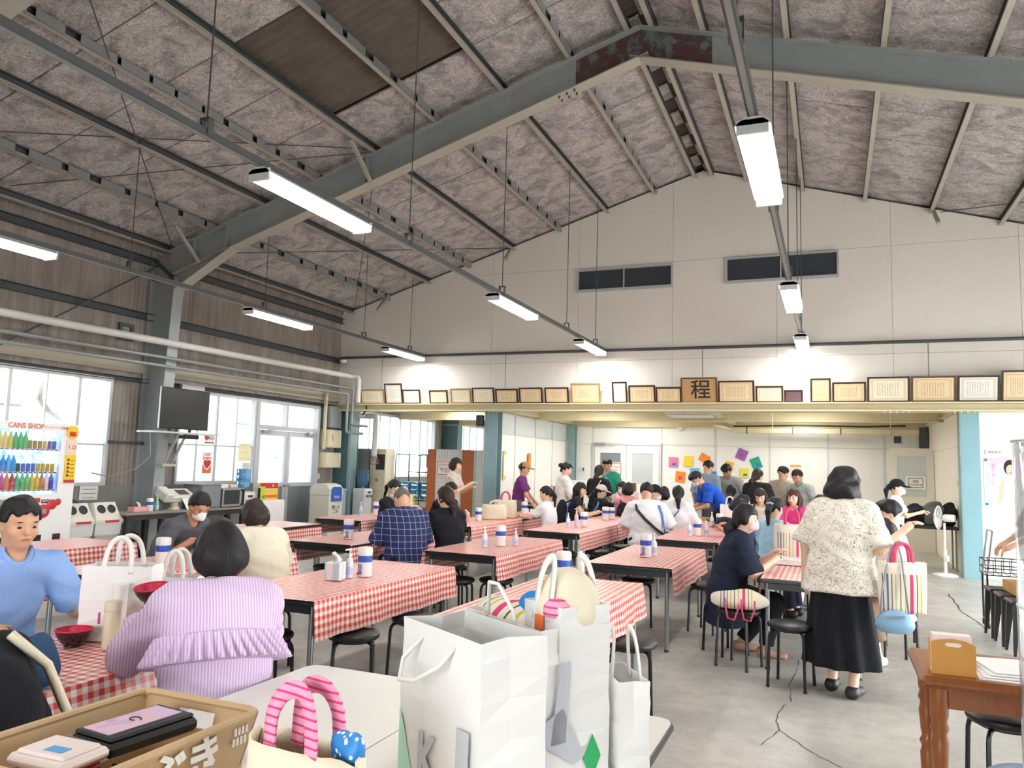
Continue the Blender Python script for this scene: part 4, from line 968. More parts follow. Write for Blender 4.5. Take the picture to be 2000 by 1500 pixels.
    g.cap(h(-.016, .082, -.058), h(.016, .082, -.058), .0085*hs, .0085*hs, .008); g.cap(N+nd*.0, h(0, -.02, -.05), nr*s*.96, nr*s*.95, .03)
    V2, Q2 = g.mesh(); QQ.append(Q2+len(V)); VV.append(V2); 
    for i, sg in ((0, 1), (1, -1)):
        d = nrm(wri[i]-elb[i]); dn = np.array([0, 0, -1.0]); 
        if abs(d[2]) > .8: dn = np.array([sg*1.0, 0, 0])
        pn = nrm(dn-d*(dn@d)); side = nrm(np.cross(pn, d))*(1 if True else 1); side = side*np.sign((side@np.array([sg, .3, .2]))+1e-6)
        fingers(VV, QQ, wri[i], d, side, pn, s*1.02, curl)
    raw_obj('body', np.concatenate(VV), np.concatenate(QQ), sk, root)
    if face:
        for sg in (-1, 1):
            b = MB(); b.ball((0, 0, 0), (.0125*hs, .006*hs, .0065*hs), 8); e = b.obj('eye', M_EYE, root, smooth=True); e.matrix_local = Matrix(((hx[0], hf[0], hu[0], 0), (hx[1], hf[1], hu[1], 0), (hx[2], hf[2], hu[2], 0), (0, 0, 0, 1))); e.location = h(sg*.031, .0785, -.004)
            b = MB(); b.ball((0, 0, 0), (.017*hs, .005*hs, .0035*hs), 8); e2 = b.obj('eyebrow', M_HAIR, root, smooth=True); e2.matrix_local = e.matrix_local; e2.location = h(sg*.032, .083, .022)
        if not mask:
            b = MB(); b.ball((0, 0, 0), (.021*hs, .006*hs, .006*hs), 8); e = b.obj('mouth', M_LIP, root, smooth=True); e.matrix_local = e2.matrix_local; e.location = h(0, .088, -.059)
    # --- clothes
    rs = len(PEOPLE)*1.7
    if top:
        tm = top['m']; i = top.get('loose', .014); sl_ = top.get('sleeve', .62); hem = top.get('hem', .07)*s; f = Field(lo, hi, vox); torso(f, i)
        if top.get('flare') is not None: f.flat(P+u1*.2*s, P-np.array([0, 0, 1])*hem, .13*fat*s+i, .15*fat*s+i+top['flare'], .05, fwd1, .74, top.get('pleat'))
        for j in (0, 1):
            ra = .056*s*fat**.5+i*.8
            if sl_ <= 0: continue
            if sl_ <= 1: f.flat(Sh[j], Sh[j]+(elb[j]-Sh[j])*sl_, ra, ra*1.02+.004+top.get('wide', 0), .03)
            else: f.cap(Sh[j], elb[j], ra, .048*s+i*.8, .03); f.flat(elb[j], elb[j]+(wri[j]-elb[j])*(sl_-1), .047*s+i*.8, .036*s+i+top.get('wide', 0), .02)
        f.wob(.0065, 24, rs, 36)
        dn = P-u1*hem if not top.get('flare') else P-np.array([0, 0, hem]); f.cut(dn, -u1 if not top.get('flare') else np.array([0, 0, -1.0]))
        nk = top.get('neck', .068)*s; f.ell(N+u2*.035*s+fwd2*.018*s, (nk, nk*1.05, .06*s), None, sub=True); f.cut(N+u2*.05*s, u2)
        raw_obj(top.get('name', 'shirt'), *f.mesh(), tm, root)
        if top.get('collar'):
            f = Field(N-.2, N+.2, vox*.7); f.cap(N-u2*.03*s, N+u2*.05*s, .084*s, .068*s, .01, fwd2, 1); f.ell(N+u2*.07*s+fwd2*.03, (.056*s, .075*s, .075*s), None, sub=True); f.cut(N+u2*.05*s-fwd2*.02*s, nrm(u2-.35*fwd2)); raw_obj('collar', *f.mesh(), top['collar'], root)
        if top.get('inner'):
            f = Field(lo, hi, vox); torso(f, i+.004); x0 = .045
            f.cut((0, 0, 0), -fwd2); f.cut((x0, 0, 0), (1, 0, 0)); f.cut((-x0, 0, 0), (-1, 0, 0)); f.cut(P, -u1); f.cut(N, u2); raw_obj('undershirt', *f.mesh(), top['inner'], root)
    kind, bm = bot; bm = BT[bm] if isinstance(bm, str) else bm; f = Field(lo, hi, vox); i = .016
    if kind == 'skirt' and not sit:
        zb = skl; f.flat(P+np.array([0, 0, .1*s]), np.array([0, .02, zb]), .135*fat*s, .265*s, .02, (0, 1, 0), .8, (9, .02, 2.0)); nm = 'skirt'
    else:
        torso_k = .05; f.cap(P, P+u1*.1*s, .15*fat*s+i*.6, .135*fat*s+i*.6, .05, fwd1, .74)
        if sit: f.cap(hip[0], hip[1], .105*fat*s+i, .105*fat*s+i, .06)
        kk = .12 if kind == 'skirt' else .04
        for j in (0, 1):
            e_ = .55 if kind == 'shorts' else 1
            f.cap(hip[j], knee[j], .086*s*fat+i, .06*s+i, kk) if e_ == 1 else f.flat(hip[j], hip[j]+(knee[j]-hip[j])*.95, .086*s*fat+i, .068*s+i+.01, kk)
            if kind == 'pants': f.flat(knee[j], knee[j]+(ank[j]-knee[j])*.93, .058*s+i, .047*s+i, .03)
            if kind == 'skirt': f.flat(knee[j], knee[j]+(ank[j]-knee[j])*.55, .075*s+i, .09*s+i, .12)
        f.cut(P+u1*.13*s, u1); f.wob(.004, 22, rs, 18); nm = {'pants': 'trousers', 'shorts': 'shorts', 'skirt': 'skirt'}[kind]
    raw_obj(nm, *f.mesh(), bm, root)
    for j in (0, 1):
        q = np.array([ank[j][0], ank[j][1], feet[j][2]]); f = Field(q+np.array([-.1, -.12, -.02]), q+np.array([.1, .25, .14]), min(vox, .012))
        f.cap(q+np.array([0, -.03, .04*s]), q+np.array([feet[j][0]*.15, .145*s, .026*s]), .046*s, .036*s, .02, (0, 0, 1), .9); f.cap(q+np.array([0, -.028, .05*s]), q+np.array([0, 0, .062*s]), .044*s, .042*s, .02); f.cut(q+np.array([0, 0, .002]), (0, 0, -1)); f.cut(q+np.array([0, 0, .085*s]), (0, 0, 1))
        raw_obj('shoe', *f.mesh(), shoe or M_SHOEB, root)
    # --- hair
    st_, hm = hair; hm = hm or M_HAIR
    if st_:
        ext = .42 if st_ == 'long' else .3; f = Field(Hc-np.array([.26, .30, ext]), Hc+np.array([.26, .26, .2]), .0085 if vox < .017 else .0105)
        t_ = .004 if st_ == 'crop' else (.016 if st_ in ('short', 'mop') else .013)
        f.ell(h(0, -.010, .022), ((.078+t_)*hs, (.094+t_)*hs, (.098+t_)*hs), RH, .0)
        if st_ == 'mop': f.ell(h(0, .02, .075), (.092*hs, .098*hs, .058*hs), RH, .03)
        if st_ in ('bob', 'long', 'wavy'):
            w_ = .104 if st_ != 'wavy' else .122
            f.ell(h(0, -.03, -.035), (w_*hs, .095*hs, .082*hs), RH, .04)
            if st_ == 'wavy': f.ell(h(0, -.03, -.085), (.128*hs, .10*hs, .07*hs), RH, .04); f.ell(h(0, -.01, .03), (.1*hs, .12*hs, .108*hs), RH, .03)
            if st_ == 'long':
                for sg in (-1, 0, 1): f.cap(h(sg*.06, -.06, -.03), h(sg*.055, -.075, -.10)+np.array([0, -.02, -.24*s]), .045*hs, .028*hs, .03)
                for sg in (-1, 1): f.cap(h(sg*.078, .01, -.02), h(sg*.085, .03, -.1)+np.array([0, .03, -.16*s]), .026*hs, .018*hs, .02)
        if st_ == 'pony':
            f.ell(h(0, -.105, .012), (.028*hs, .03*hs, .028*hs), RH, .02); f.cap(h(0, -.12, .015), h(0, -.15, -.06), .026*hs, .032*hs, .02); f.cap(h(0, -.15, -.06), h(0, -.13, -.21), .032*hs, .014*hs, .02)
        if st_ == 'lowpony':
            f.ell(h(0, -.075, -.05), (.062*hs, .04*hs, .05*hs), RH, .03); f.cap(h(0, -.105, -.055), h(0, -.125, -.12), .03*hs, .043*hs, .02); f.cap(h(0, -.125, -.12), h(0, -.10, -.25), .043*hs, .018*hs, .02)
        if st_ == 'bun': f.ell(h(0, -.128, .035), (.046*hs, .042*hs, .044*hs), RH, .015); f.ell(h(0, -.07, -.045), (.06*hs, .035*hs, .045*hs), RH, .03)
        # open the face
        def fc(X, Y, Z):
            dx, dy, dz = X-Hc[0], Y-Hc[1], Z-Hc[2]; a = (dx*hx[0]+dy*hx[1]+dz*hx[2])/hs; b = (dx*hf[0]+dy*hf[1]+dz*hf[2])/hs; c = (dx*hu[0]+dy*hu[1]+dz*hu[2])/hs
            line = (.058 if st_ in ('short', 'crop', 'bun', 'pony') else .036)+.009*np.sin(a*75+rs)+.006*np.sin(a*170+2*rs)
            d1 = np.maximum(np.maximum(.028+.25*np.maximum(0, c-.0)-b, c-line), np.abs(a)-.080 if st_ in ('bob', 'long', 'wavy') else np.abs(a)-.2)
            if st_ in ('short', 'crop', 'mop', 'bun', 'pony'): d1 = np.minimum(d1, np.maximum(c+.035+.5*np.minimum(0, b+.02), -.13-b) if st_ != 'x' else d1); d1 = np.minimum(d1, np.maximum(np.maximum(c-.012, -.02-b), b-.05)); 
            return d1
        if st_ in ('pony', 'bun'):
            keep = f.F.copy(); f.subfn(fc); X, Y, Z = f.ax[0][:, None, None], f.ax[1][None, :, None], f.ax[2][None, None, :]
            bb = ((X-Hc[0])*hf[0]+(Y-Hc[1])*hf[1]+(Z-Hc[2])*hf[2])/hs+0*X; f.F = np.where(bb < -.075, keep, f.F)
        else: f.subfn(fc)
        f.wob(.0040 if st_ != 'wavy' else .009, 62 if st_ != 'wavy' else 40, rs, 22 if st_ != 'wavy' else 38)
        raw_obj('hair', *f.mesh(), hm, root)
    if mask:
        mm, low = mask if isinstance(mask, tuple) else (mask, 0)
        f = Field(Hc-.2, Hc+.2, .0075); z_ = -.05-low; f.ell(h(0, .036, z_), (.064*hs, .068*hs, .056*hs), RH, 0); f.cap(h(0, .09, z_+.035), h(0, .098, z_-.01), .02*hs, .02*hs, .03)
        f.cut(h(0, .03, 0), -hf); f.cut(h(0, 0, z_+.048), hu)
        raw_obj('face_mask', *f.mesh(), mm, root)
        for sg in (-1, 1):
            b = MB(); b.tube([tuple(h(sg*.058, .05, z_+.03)), tuple(h(sg*.078, .0, z_+.045)), tuple(h(sg*.08, -.02, -.0))], .0028, 5); b.obj('ear_loop', mm, root, smooth=True)
    if capc:
        f = Field(Hc-np.array([.22, .26, .22]), Hc+np.array([.22, .26, .22]), .0085); f.ell(h(0, -.008, .03), (.094*hs, .113*hs, .112*hs), RH, 0); f.cut(h(0, 0, .03), -hu); f.ell(h(0, .12, .036), (.075*hs, .085*hs, .014*hs), RH, .012); f.wob(.0015, 30, rs)
        raw_obj('cap', *f.mesh(), capc, root)
    if sit: stool(xy[0]+math.cos(math.radians(head))*(-.02), xy[1]+math.sin(math.radians(head))*(-.02), 'black stool under the '+' '.join(label.split()[:12]), group='stools with someone seated')

    return dict(root=root, h=h, N=N, P=P, A=A, Sh=Sh, elb=elb, wri=wri, u1=u1, u2=u2, fwd=fwd2, s=s, lo=lo, hi=hi, R=RH, Hc=Hc, torso=torso, knee=knee)

# ------------------------------------------------------------------ who is in the hall
def T(m_, **k): d = dict(m=m_); d.update(k); return d
LILAC = cloth_stripe('lilac_striped_cotton', '#cdb0d4', '#e4d2e8', .011); PLAID = cloth_plaid('navy_plaid', '#28305c', '#aab0c0', .062); FLORAL = cloth_floral('cream_floral_print', '#e6dfd1', '#7d5e5e', '#8a8470')
P1 = person('young man in light blue collared shirt facing over the front table', (-3.76, 2.6), -12, 'sit', 1.72, T(cloth('light_blue_shirt', '#8fb2e8'), sleeve=.85, collar=cloth('light_blue_shirt', '#8fb2e8'), wide=.008), ('pants', 'navy'), ('short', None), .16, .18, .12, 0, [(-.3, .3, .76), (.22, .34, .76)], male=True, skin=1, face=True, vox=.013)
P2 = person('person in black top at the lower left corner, head out of frame', (-2.2, 1.52), 180, 'sit', 1.6, T(cloth('black_ribbed_top', '#14161b'), sleeve=1.9, loose=.03), ('pants', 'black'), ('bob', None), .42, .25, .5, 0, None, fat=1.15, vox=.016)
P3 = person('woman in lilac striped blouse with ruffled collar eating from a bowl', (-2.2, 2.4), 140, 'sit', 1.64, T(LILAC, sleeve=1.75, loose=.035, name='blouse'), ('pants', 'beige'), ('bob', None), .12, .2, .38, .12, [(-.24, .42, .86), (.1, .42, .98)], fat=1.15, skin=0, vox=.013)
P4 = person('man in dark grey shirt with white mask bending over the table', (-5.55, 5.3), 5, 'sit', 1.7, T(cloth('charcoal_shirt', '#54575d'), sleeve=.9, loose=.02), ('pants', 'grey'), ('short', None), .5, .2, .55, -.3, None, male=True, fat=1.1, skin=2, mask=M_MASKW, face=True, vox=.015)
P5 = person('woman in pale beige tee bent forward, hair clipped up', (-3.95, 4.78), 155, 'sit', 1.62, T(cloth('pale_beige_tee', '#ddd6bf'), sleeve=.8, loose=.024), ('pants', 'beige'), ('bob', M_HAIRB), .42, .22, .5, .1, [(-.1, .46, .78), (.14, .42, .78)], fat=1.12, vox=.014)
P6 = person('heavy man in navy plaid shirt with cropped grey hair', (-4.03, 6.98), 140, 'sit', 1.66, T(PLAID, sleeve=.95, loose=.03), ('pants', 'black'), ('crop', M_HAIRG), .22, .2, .5, .1, None, fat=1.32, male=True, skin=1, vox=.015)
P7 = person('woman in black tee with low brown ponytail beside the plaid shirt', (-3.86, 7.62), 150, 'sit', 1.62, T(cloth('black_tee', '#1b1c24'), sleeve=.55, loose=.018), ('pants', 'white'), ('lowpony', M_HAIRB), .14, .15, .2, .1, None, fat=1.05, vox=.015)
P8 = person('woman in black with mask pulled under her chin reading a bag', (-5.8, 9.5), 0, 'sit', 1.6, T(cloth('black_knit', '#1e1f24'), sleeve=1.8), ('pants', 'black'), ('pony', None), .05, .1, .45, -.35, [(-.1, .4, .86), (.12, .4, .9)], skin=0, mask=(M_MASKW, .03), face=True)
P9 = person('man in black vest with white stripe, chin on hand', (-5.42, 10.2), -8, 'sit', 1.68, T(cloth('black_vest', '#191a1e'), sleeve=.5, inner=cloth('white_stripe', '#eeeeee'), loose=.02), ('shorts', 'brown'), ('short', None), .35, .25, .3, -.1, [(-.12, .44, .78), (.08, .36, 1.02)], male=True, skin=1, face=True)
P10 = person('standing woman in striped tee at the staff partition', (-6.12, 12.1), 10, 'stand', 1.63, T(cloth_stripe('beige_stripe_tee', '#d9d0c2', '#b7aca0', .03), sleeve=.8, loose=.024, hem=.12), ('pants', 'grey'), ('bob', M_HAIRB), .02, .06, .3, 0, [(-.05, .32, 1.12), (.1, .34, 1.18)])
P11 = person('youth in purple tee and tan cap', (-5.36, 13.3), 20, 'stand', 1.58, T(cloth('purple_tee', '#713575'), sleeve=.8, loose=.022), ('pants', 'grey'), ('short', None), .12, .1, .15, -.2, [(-.1, .36, .82), (.2, .3, .8)], male=True, skin=1, capc=cloth('tan_cap', '#a5824f'), face=True)
P12 = person('girl in white tee with high ponytail seated by the far table', (-4.02, 11.28), 170, 'sit', 1.46, T(cloth('white_tee', '#ededee', .85, .04), sleeve=.75, loose=.02), ('pants', 'navy'), ('pony', None), .1, .1, .15, .15, [(-.1, .42, .75), (.1, .42, .75)])
P13 = person('standing woman in loose white blouse with hair bun', (-4.52, 13.35), 35, 'stand', 1.6, T(cloth('white_blouse', '#e9e6e0', .85, .04), sleeve=1.4, loose=.03, hem=.2, flare=.04), ('pants', 'black'), ('bun', None), .03, .1, .35, -.1, [(-.1, .3, 1.05), (.14, .32, 1.08)])
P14 = person('woman in black with long brown ponytail, back turned', (-4.02, 13.9), 80, 'stand', 1.57, T(cloth('black_blouse', '#202127'), sleeve=.9, loose=.02), ('pants', 'black'), ('lowpony', M_HAIRB), .08, .1, .1, 0, [(-.1, .3, .95), (.14, .3, .95)])
TEAL = cloth('teal_uniform', '#35a58d'); UGREY = cloth('grey_uniform', '#a3a8a4')
P15 = person('young man in teal and grey work jacket standing', (-4.12, 15.0), 265, 'stand', 1.71, T(TEAL, sleeve=.98, loose=.024, hem=.1, inner=UGREY, collar=UGREY), ('pants', UGREY), ('mop', None), .03, .05, .2, .2, None, male=True, skin=1, face=True)
P16 = person('long-haired girl in black with blue shoulder strap', (-4.0, 12.5), 15, 'sit', 1.6, T(cloth('black_top_girl', '#1d1f28'), sleeve=.3, loose=.016), ('pants', 'black'), ('long', None), .08, .12, .35, -.2, None)
P17 = person('girl in pale cap and black pullover with blue strap', (-3.86, 13.45), 50, 'sit', 1.44, T(cloth('black_pullover', '#212228'), sleeve=1.5, loose=.02), ('pants', 'grey'), ('pony', None), .06, .1, .25, -.3, [(-.1, .38, .8), (.1, .3, 1.0)], capc=cloth('pale_cap', '#d3c3b2'))
P18 = person('child in pink hoodie with small black backpack', (-3.32, 13.35), 85, 'sit', 1.6, T(cloth('pink_hoodie', '#e89a9f'), sleeve=1.8, loose=.026), ('pants', 'navy'), ('bob', None), .08, .12, .2, 0, None)
P19 = person('masked person with brown hair facing the pink hoodie', (-3.72, 14.6), 270, 'sit', 1.6, T(cloth('white_tee', '#ededee', .85, .04), sleeve=.8), ('pants', 'grey'), ('bob', M_HAIRB), .08, .1, .25, 0, None, mask=M_MASKW, face=True)
P20 = person('broad man in white polo with crossed black bag strap', (-2.38, 10.72), 110, 'sit', 1.74, T(cloth('white_polo', '#e2e1e3', .85, .05), sleeve=.95, loose=.03, collar=cloth('white_polo', '#e2e1e3')), ('pants', 'navy'), ('short', None), .06, .1, .2, -.2, [(-.2, .3, .76), (.26, .28, .8)], fat=1.28, male=True, skin=1, vox=.016)
P21 = person('person in black cap with pink badge beyond the white polo', (-2.68, 12.25), 20, 'sit', 1.6, T(cloth('grey_tee', '#7d8086'), sleeve=.8), ('pants', 'navy'), ('short', None), .1, .1, .25, -.3, None, male=True, capc=cloth('black_cap', '#1c1c20'), mask=M_MASKW)
P22 = person('woman in black with short black bob, back turned', (-2.58, 12.85), 95, 'sit', 1.52, T(cloth('black_tee', '#1b1c24'), sleeve=.8, loose=.02), ('pants', 'black'), ('bob', None), .08, .1, .2, 0, None)
P23 = person('woman in white tee and black overall skirt, thin strap across back', (-2.2, 11.95), 80, 'sit', 1.62, T(cloth('white_tee_wide', '#ecedf0', .85, .04), sleeve=.95, loose=.034, wide=.012), ('skirt', 'black'), ('lowpony', None), .08, .1, .3, .35, None)
P24 = person('masked man in royal blue tee stooping over cardboard boxes', (-1.72, 13.62), 205, 'stand', 1.7, T(cloth('royal_blue_tee', '#2258c4'), sleeve=.85, loose=.024), ('pants', 'black'), ('mop', None), .62, .3, .7, 0, [(-.12, .55, .86), (.14, .55, .86)], male=True, skin=1, mask=M_MASKW, face=True)
P25 = person('man in grey-blue shirt standing before coloured bags on the wall', (-2.16, 14.6), 65, 'stand', 1.73, T(cloth('grey_blue_shirt', '#8d9cb0'), sleeve=.9, loose=.026, hem=.1), ('pants', 'grey'), ('short', None), .08, .1, .35, -.4, None, male=True, skin=1)
P26 = person('man in grey work jacket with teal collar, head bowed', (-1.75, 15.2), 255, 'stand', 1.72, T(UGREY, sleeve=1.6, loose=.024, inner=TEAL, collar=UGREY), ('pants', UGREY), ('mop', None), .25, .2, .6, 0, None, male=True, skin=2, face=True)
P27 = person('girl with thin ponytail in white tee, back turned', (-1.66, 14.22), 90, 'sit', 1.6, T(cloth('white_tee', '#ededee', .85, .04), sleeve=.9, loose=.02), ('pants', 'navy'), ('lowpony', None), .05, .1, .2, 0, None)
P28 = person('standing woman in loose black tee, brown hair tied back', (-1.2, 13.95), 75, 'stand', 1.58, T(cloth('black_wide_tee', '#1c1d20'), sleeve=.95, loose=.04, wide=.02), ('pants', 'black'), ('lowpony', M_HAIRB), .06, .12, .2, -.5, [(-.12, .32, .95), (.16, .3, .9)], fat=1.1)
P29 = person('woman with bangs and long brown hair looking down', (-1.02, 12.75), 265, 'sit', 1.62, T(cloth('cream_top', '#e0d9cb'), sleeve=1.4), ('pants', 'beige'), ('long', M_HAIRB), .1, .1, .4, 0, None, face=True)
P30 = person('standing man in taupe tee, back turned', (-.82, 14.6), 70, 'stand', 1.65, T(cloth('taupe_tee', '#b3a696'), sleeve=.85, loose=.026), ('pants', 'black'), ('short', None), .03, .08, .3, -.4, None, male=True, skin=1)
P31 = person('staff member in teal partly hidden behind the pink shirt', (-.46, 14.3), 240, 'stand', 1.62, T(UGREY, sleeve=.9, inner=TEAL, collar=TEAL), ('pants', UGREY), ('short', None), .15, .15, .5, 0, None, male=True, skin=2)
P32 = person('woman in bright pink tee with long auburn hair', (-.5, 11.85), 262, 'sit', 1.66, T(cloth('bright_pink_tee', '#d73b86'), sleeve=.8, loose=.02), ('pants', 'black'), ('long', M_HAIRR), .02, .08, .12, -.25, [(-.12, .38, .8), (.16, .36, .84)], face=True)
P33 = person('boy in navy tee behind the boy with the phone', (-1.0, 11.35), 190, 'sit', 1.48, T(cloth('navy_tee', '#2d3f66'), sleeve=.8), ('shorts', 'navy'), ('short', None), .2, .15, .4, 0, None, male=True, skin=1)
P33b = person('boy in blue patterned tee and dark mask using a phone', (-.86, 10.35), 190, 'sit', 1.5, T(cloth_floral('blue_print_tee', '#38598c', '#9fb4cf', '#c8d2df'), sleeve=.8, loose=.02), ('shorts', 'navy'), ('mop', None), .3, .22, .6, .2, [(-.14, .46, .80), (.0, .48, .82)], male=True, skin=2, mask=M_MASKB, face=True, vox=.016)
P34 = person('woman in navy dress and pink mask leaning on the table', (-.84, 6.98), 12, 'sit', 1.6, T(cloth('navy_linen', '#1d2438'), sleeve=.98, loose=.03, hem=.3, flare=.05, wide=.014, name='dress'), ('pants', 'black'), ('lowpony', None), .22, .16, .16, -.05, [(-.12, .40, .84), (.12, .36, .80)], fat=1.15, mask=M_MASKP, face=True, vox=.014, feet=[(-.12, .12, 0), (.08, .3, 0)], shoe=M_SANDAL)
P35 = person('girl in light blue tee with blue clip in her ponytail', (-.62, 9.2), 60, 'sit', 1.55, T(cloth('light_blue_tee', '#a9d3e8'), sleeve=.8), ('pants', 'white'), ('pony', None), .06, .1, .2, .1, None)
P36 = person('masked woman with brown bob in beige cardigan facing left', (-.06, 8.95), 165, 'sit', 1.66, T(cloth('beige_cardigan', '#cdb898'), sleeve=1.7, inner=cloth('dark_inner', '#23242e')), ('pants', 'navy'), ('bob', M_HAIRB), .05, .1, .15, .1, [(-.12, .3, .8), (.12, .3, .8)], mask=M_MASKW, face=True)
P37 = person('standing woman in cream floral blouse and long black skirt, back turned', (.05, 6.12), 75, 'stand', 1.60, T(FLORAL, sleeve=.98, loose=.036, hem=.16, flare=.06, wide=.016, name='blouse'), ('skirt', cloth('black_jersey', '#15161b')), ('wavy', None), .12, .16, .42, -.05, [(-.28, .08, .74), (.40, .14, 1.17)], fat=1.2, vox=.013, skl=.2, feet=[(-.08, .06, 0), (.09, -.06, 0)], pole=[(-.6, -.3, -.8), (.25, -.3, -1)])
P38 = person('child in white dress on a stool beside the floral blouse', (.46, 7.32), 215, 'sit', 1.36, T(cloth('white_dress', '#e6e4e0', .85, .04), sleeve=.7, hem=.2, flare=.05, name='dress'), ('skirt', 'brown'), ('bob', None), .1, .1, .3, 0, [(-.1, .22, .72), (.1, .22, .72)], vox=.015, shoe=M_SHOEW, feet=[(-.08, .2, 0), (.1, .22, 0)])
P38b = person('boy with short black hair behind the standing woman', (.55, 8.15), 185, 'sit', 1.66, T(cloth('white_tee', '#ededee', .85, .04), sleeve=.8), ('pants', 'navy'), ('mop', None), .04, .1, .2, 0, None, male=True, mask=M_MASKW)
P39 = person('girl in black cap, white mask and white tee by the annex', (.88, 13.0), -5, 'stand', 1.46, T(cloth('white_tee', '#ededee', .85, .04), sleeve=.8, loose=.024, hem=.14), ('shorts', 'navy'), ('pony', None), .02, .05, .1, 0, [(-.06, .32, 1.0), (.1, .34, 1.02)], mask=M_MASKW, capc=cloth('black_cap', '#1c1c20'), face=True, shoe=M_SHOEW)
P40 = person('person in grey tee pushing a wire cart at the right edge', (1.95, 9.0), 185, 'stand', 1.62, T(cloth('grey_marl_tee', '#a9abb2'), sleeve=.95, loose=.03), ('pants', 'jeans'), ('short', None), .1, .1, .2, 0, [(-.14, .36, .9), (.12, .36, .9)], male=True, skin=1)
# ================================================================== framed certificates on the lintel ledge
def m_cert(name, paper, ink):
    t = NT(name); uv = t.coord('UV'); o = t.xyz(uv)
    du = t.math('MINIMUM', o[0], t.math('SUBTRACT', 1.0, o[0])); dv = t.math('MINIMUM', o[1], t.math('SUBTRACT', 1.0, o[1])); d = t.math('MINIMUM', du, dv)
    bd = t.math('MULTIPLY', t.math('GREATER_THAN', d, .06), t.math('LESS_THAN', d, .11)); inn = t.math('GREATER_THAN', d, .2)
    col_ = t.math('LESS_THAN', t.math('FRACT', t.math('MULTIPLY', o[0], 15)), .42); n = t.noise(t.scale(uv, (9, 60, 1)), 1.0, 2); ln = t.math('MULTIPLY', t.math('MULTIPLY', col_, t.math('GREATER_THAN', n, .5)), inn)
    c = t.mix(t.math('MULTIPLY', bd, t.math('MULTIPLY_ADD', t.noise(t.scale(uv, (40, 40, 1)), 1, 2), 1.0, -.05)), paper, '#c3a877'); c = t.mix(t.math('MULTIPLY', ln, .6), c, ink); t.col(c); t.set(.25, 0, .4); return t.m
CP = [m_cert('cream_certificate', '#efe5cc', '#6b5a44'), m_cert('tan_certificate', '#e6d0aa', '#6b4a33'), m_cert('white_certificate', '#e9e7e0', '#77736a')]
FR = [mat('dark_brown_frame', '#3a211b', .4, 0, .15, 9), mat('light_wood_frame', '#a77f4f', .45, 0, .15, 9), mat('walnut_frame', '#5d3d22', .4, 0, .15, 9)]
CERTS = [(-9.22, .58, .31, 0, 1, .30, 'leaning thin-framed certificate, first from the pipe corner'), (-8.62, .42, .43, 2, 0, .18, 'tall narrow dark-framed certificate leaning, second from the pipe corner'), (-8.2, .42, .30, 2, 0, .18, 'white certificate in dark frame right of the tall leaning one'),
 (-7.57, .42, .28, 0, 0, .14, 'small certificate in dark frame standing after a gap'), (-7.08, .45, .31, 0, 1, .14, 'certificate in pale wood frame between two dark ones'), (-6.6, .48, .32, 0, 0, .1, 'dark-framed certificate above the blue pillar, left one'), (-6.09, .47, .29, 1, 0, .06, 'thin dark-framed pinkish certificate above the blue pillar'),
 (-5.59, .48, .31, 1, 0, .06, 'dark-framed tan certificate, two places left of the pale gold frame'), (-5.06, .48, .31, 1, 0, .06, 'dark-framed tan certificate just left of the pale gold frame'), (-4.53, .57, .38, 1, 1, 0, 'large certificate in pale gold frame above the serving girl group'), (-3.73, .28, .40, 2, 0, 0, 'upright white certificate in narrow dark frame'),
 (-3.42, .49, .33, 1, 0, 0, 'tan certificate in dark frame right of the upright white one'), (-2.92, .46, .29, 1, 0, 0, 'small tan certificate beside the calligraphy board'), (-1.82, .61, .39, 1, 0, 0, 'wide tan certificate in dark frame right of the calligraphy board'), (-1.19, .45, .29, 0, 0, 0, 'small cream certificate in dark frame beside the tiny plaque'),
 (-.31, .32, .41, 1, 0, 0, 'upright tan certificate in dark frame after the tiny plaque'), (.03, .51, .34, 1, 0, 0, 'low wide tan certificate beside the upright one'), (.56, .62, .42, 0, 0, 0, 'large pale certificate in dark frame, wide margins'), (1.2, .63, .42, 1, 2, 0, 'large certificate in walnut frame near the light blue column'), (1.85, .57, .42, 2, 0, 0, 'large white certificate in dark frame above the light blue column'), (2.44, .5, .49, 1, 0, 0, 'tallest certificate cut off by the right frame edge')]
for (x0, W, Hh, pm, fm, roll, lb) in CERTS:
    t = thing('framed_certificate', lb, 'picture frame', (x0+W/2, 13.83, 2.7265), 0, 'framed certificates on the ledge'); tl = math.radians(14); R = Matrix.Rotation(tl, 3, 'X')
    def pt(x, z, y=0): v = R @ Vector((x, -y, z)); return v+Vector((z*roll*-.0, .0, 0))
    b = MB(); fw = .028
    for (cx, cz, sx_, sz_) in ((-W/2+fw/2, Hh/2, fw, Hh), (W/2-fw/2, Hh/2, fw, Hh), (0, fw/2, W-2*fw, fw), (0, Hh-fw/2, W-2*fw, fw)): b.box(R @ Vector((cx, 0, cz)), (sx_, .022, sz_), R=R)
    o = b.obj('frame', FR[fm], t)
    b = MB(); w2, h2 = W/2-fw, Hh-fw; b.add([tuple(R @ Vector(p)) for p in ((-w2, -.004, fw), (w2, -.004, fw), (w2, -.004, h2), (-w2, -.004, h2))], [(0, 1, 2, 3)], 0, [(0, 0), (1, 0), (1, 1), (0, 1)]); b.obj('certificate_paper', CP[pm], t, fix=False)
    b = MB(); b.box(R @ Vector((0, .006, Hh/2)), (W-fw, .006, Hh-fw), R=R); b.obj('backing_board', FR[2], t)
t = thing('calligraphy_board', 'brown wooden board with one large brushed black character', 'sign', (-2.15, 13.83, 2.7265)); R = Matrix.Rotation(math.radians(14), 3, 'X')
M_CALLI = m_wood('calligraphy_wood', '#b0895a', '#cfa878', (1, 1, 8))
b = MB(); b.box(R @ Vector((0, 0, .22)), (.61, .02, .44), R=R); b.obj('board', M_CALLI, t)
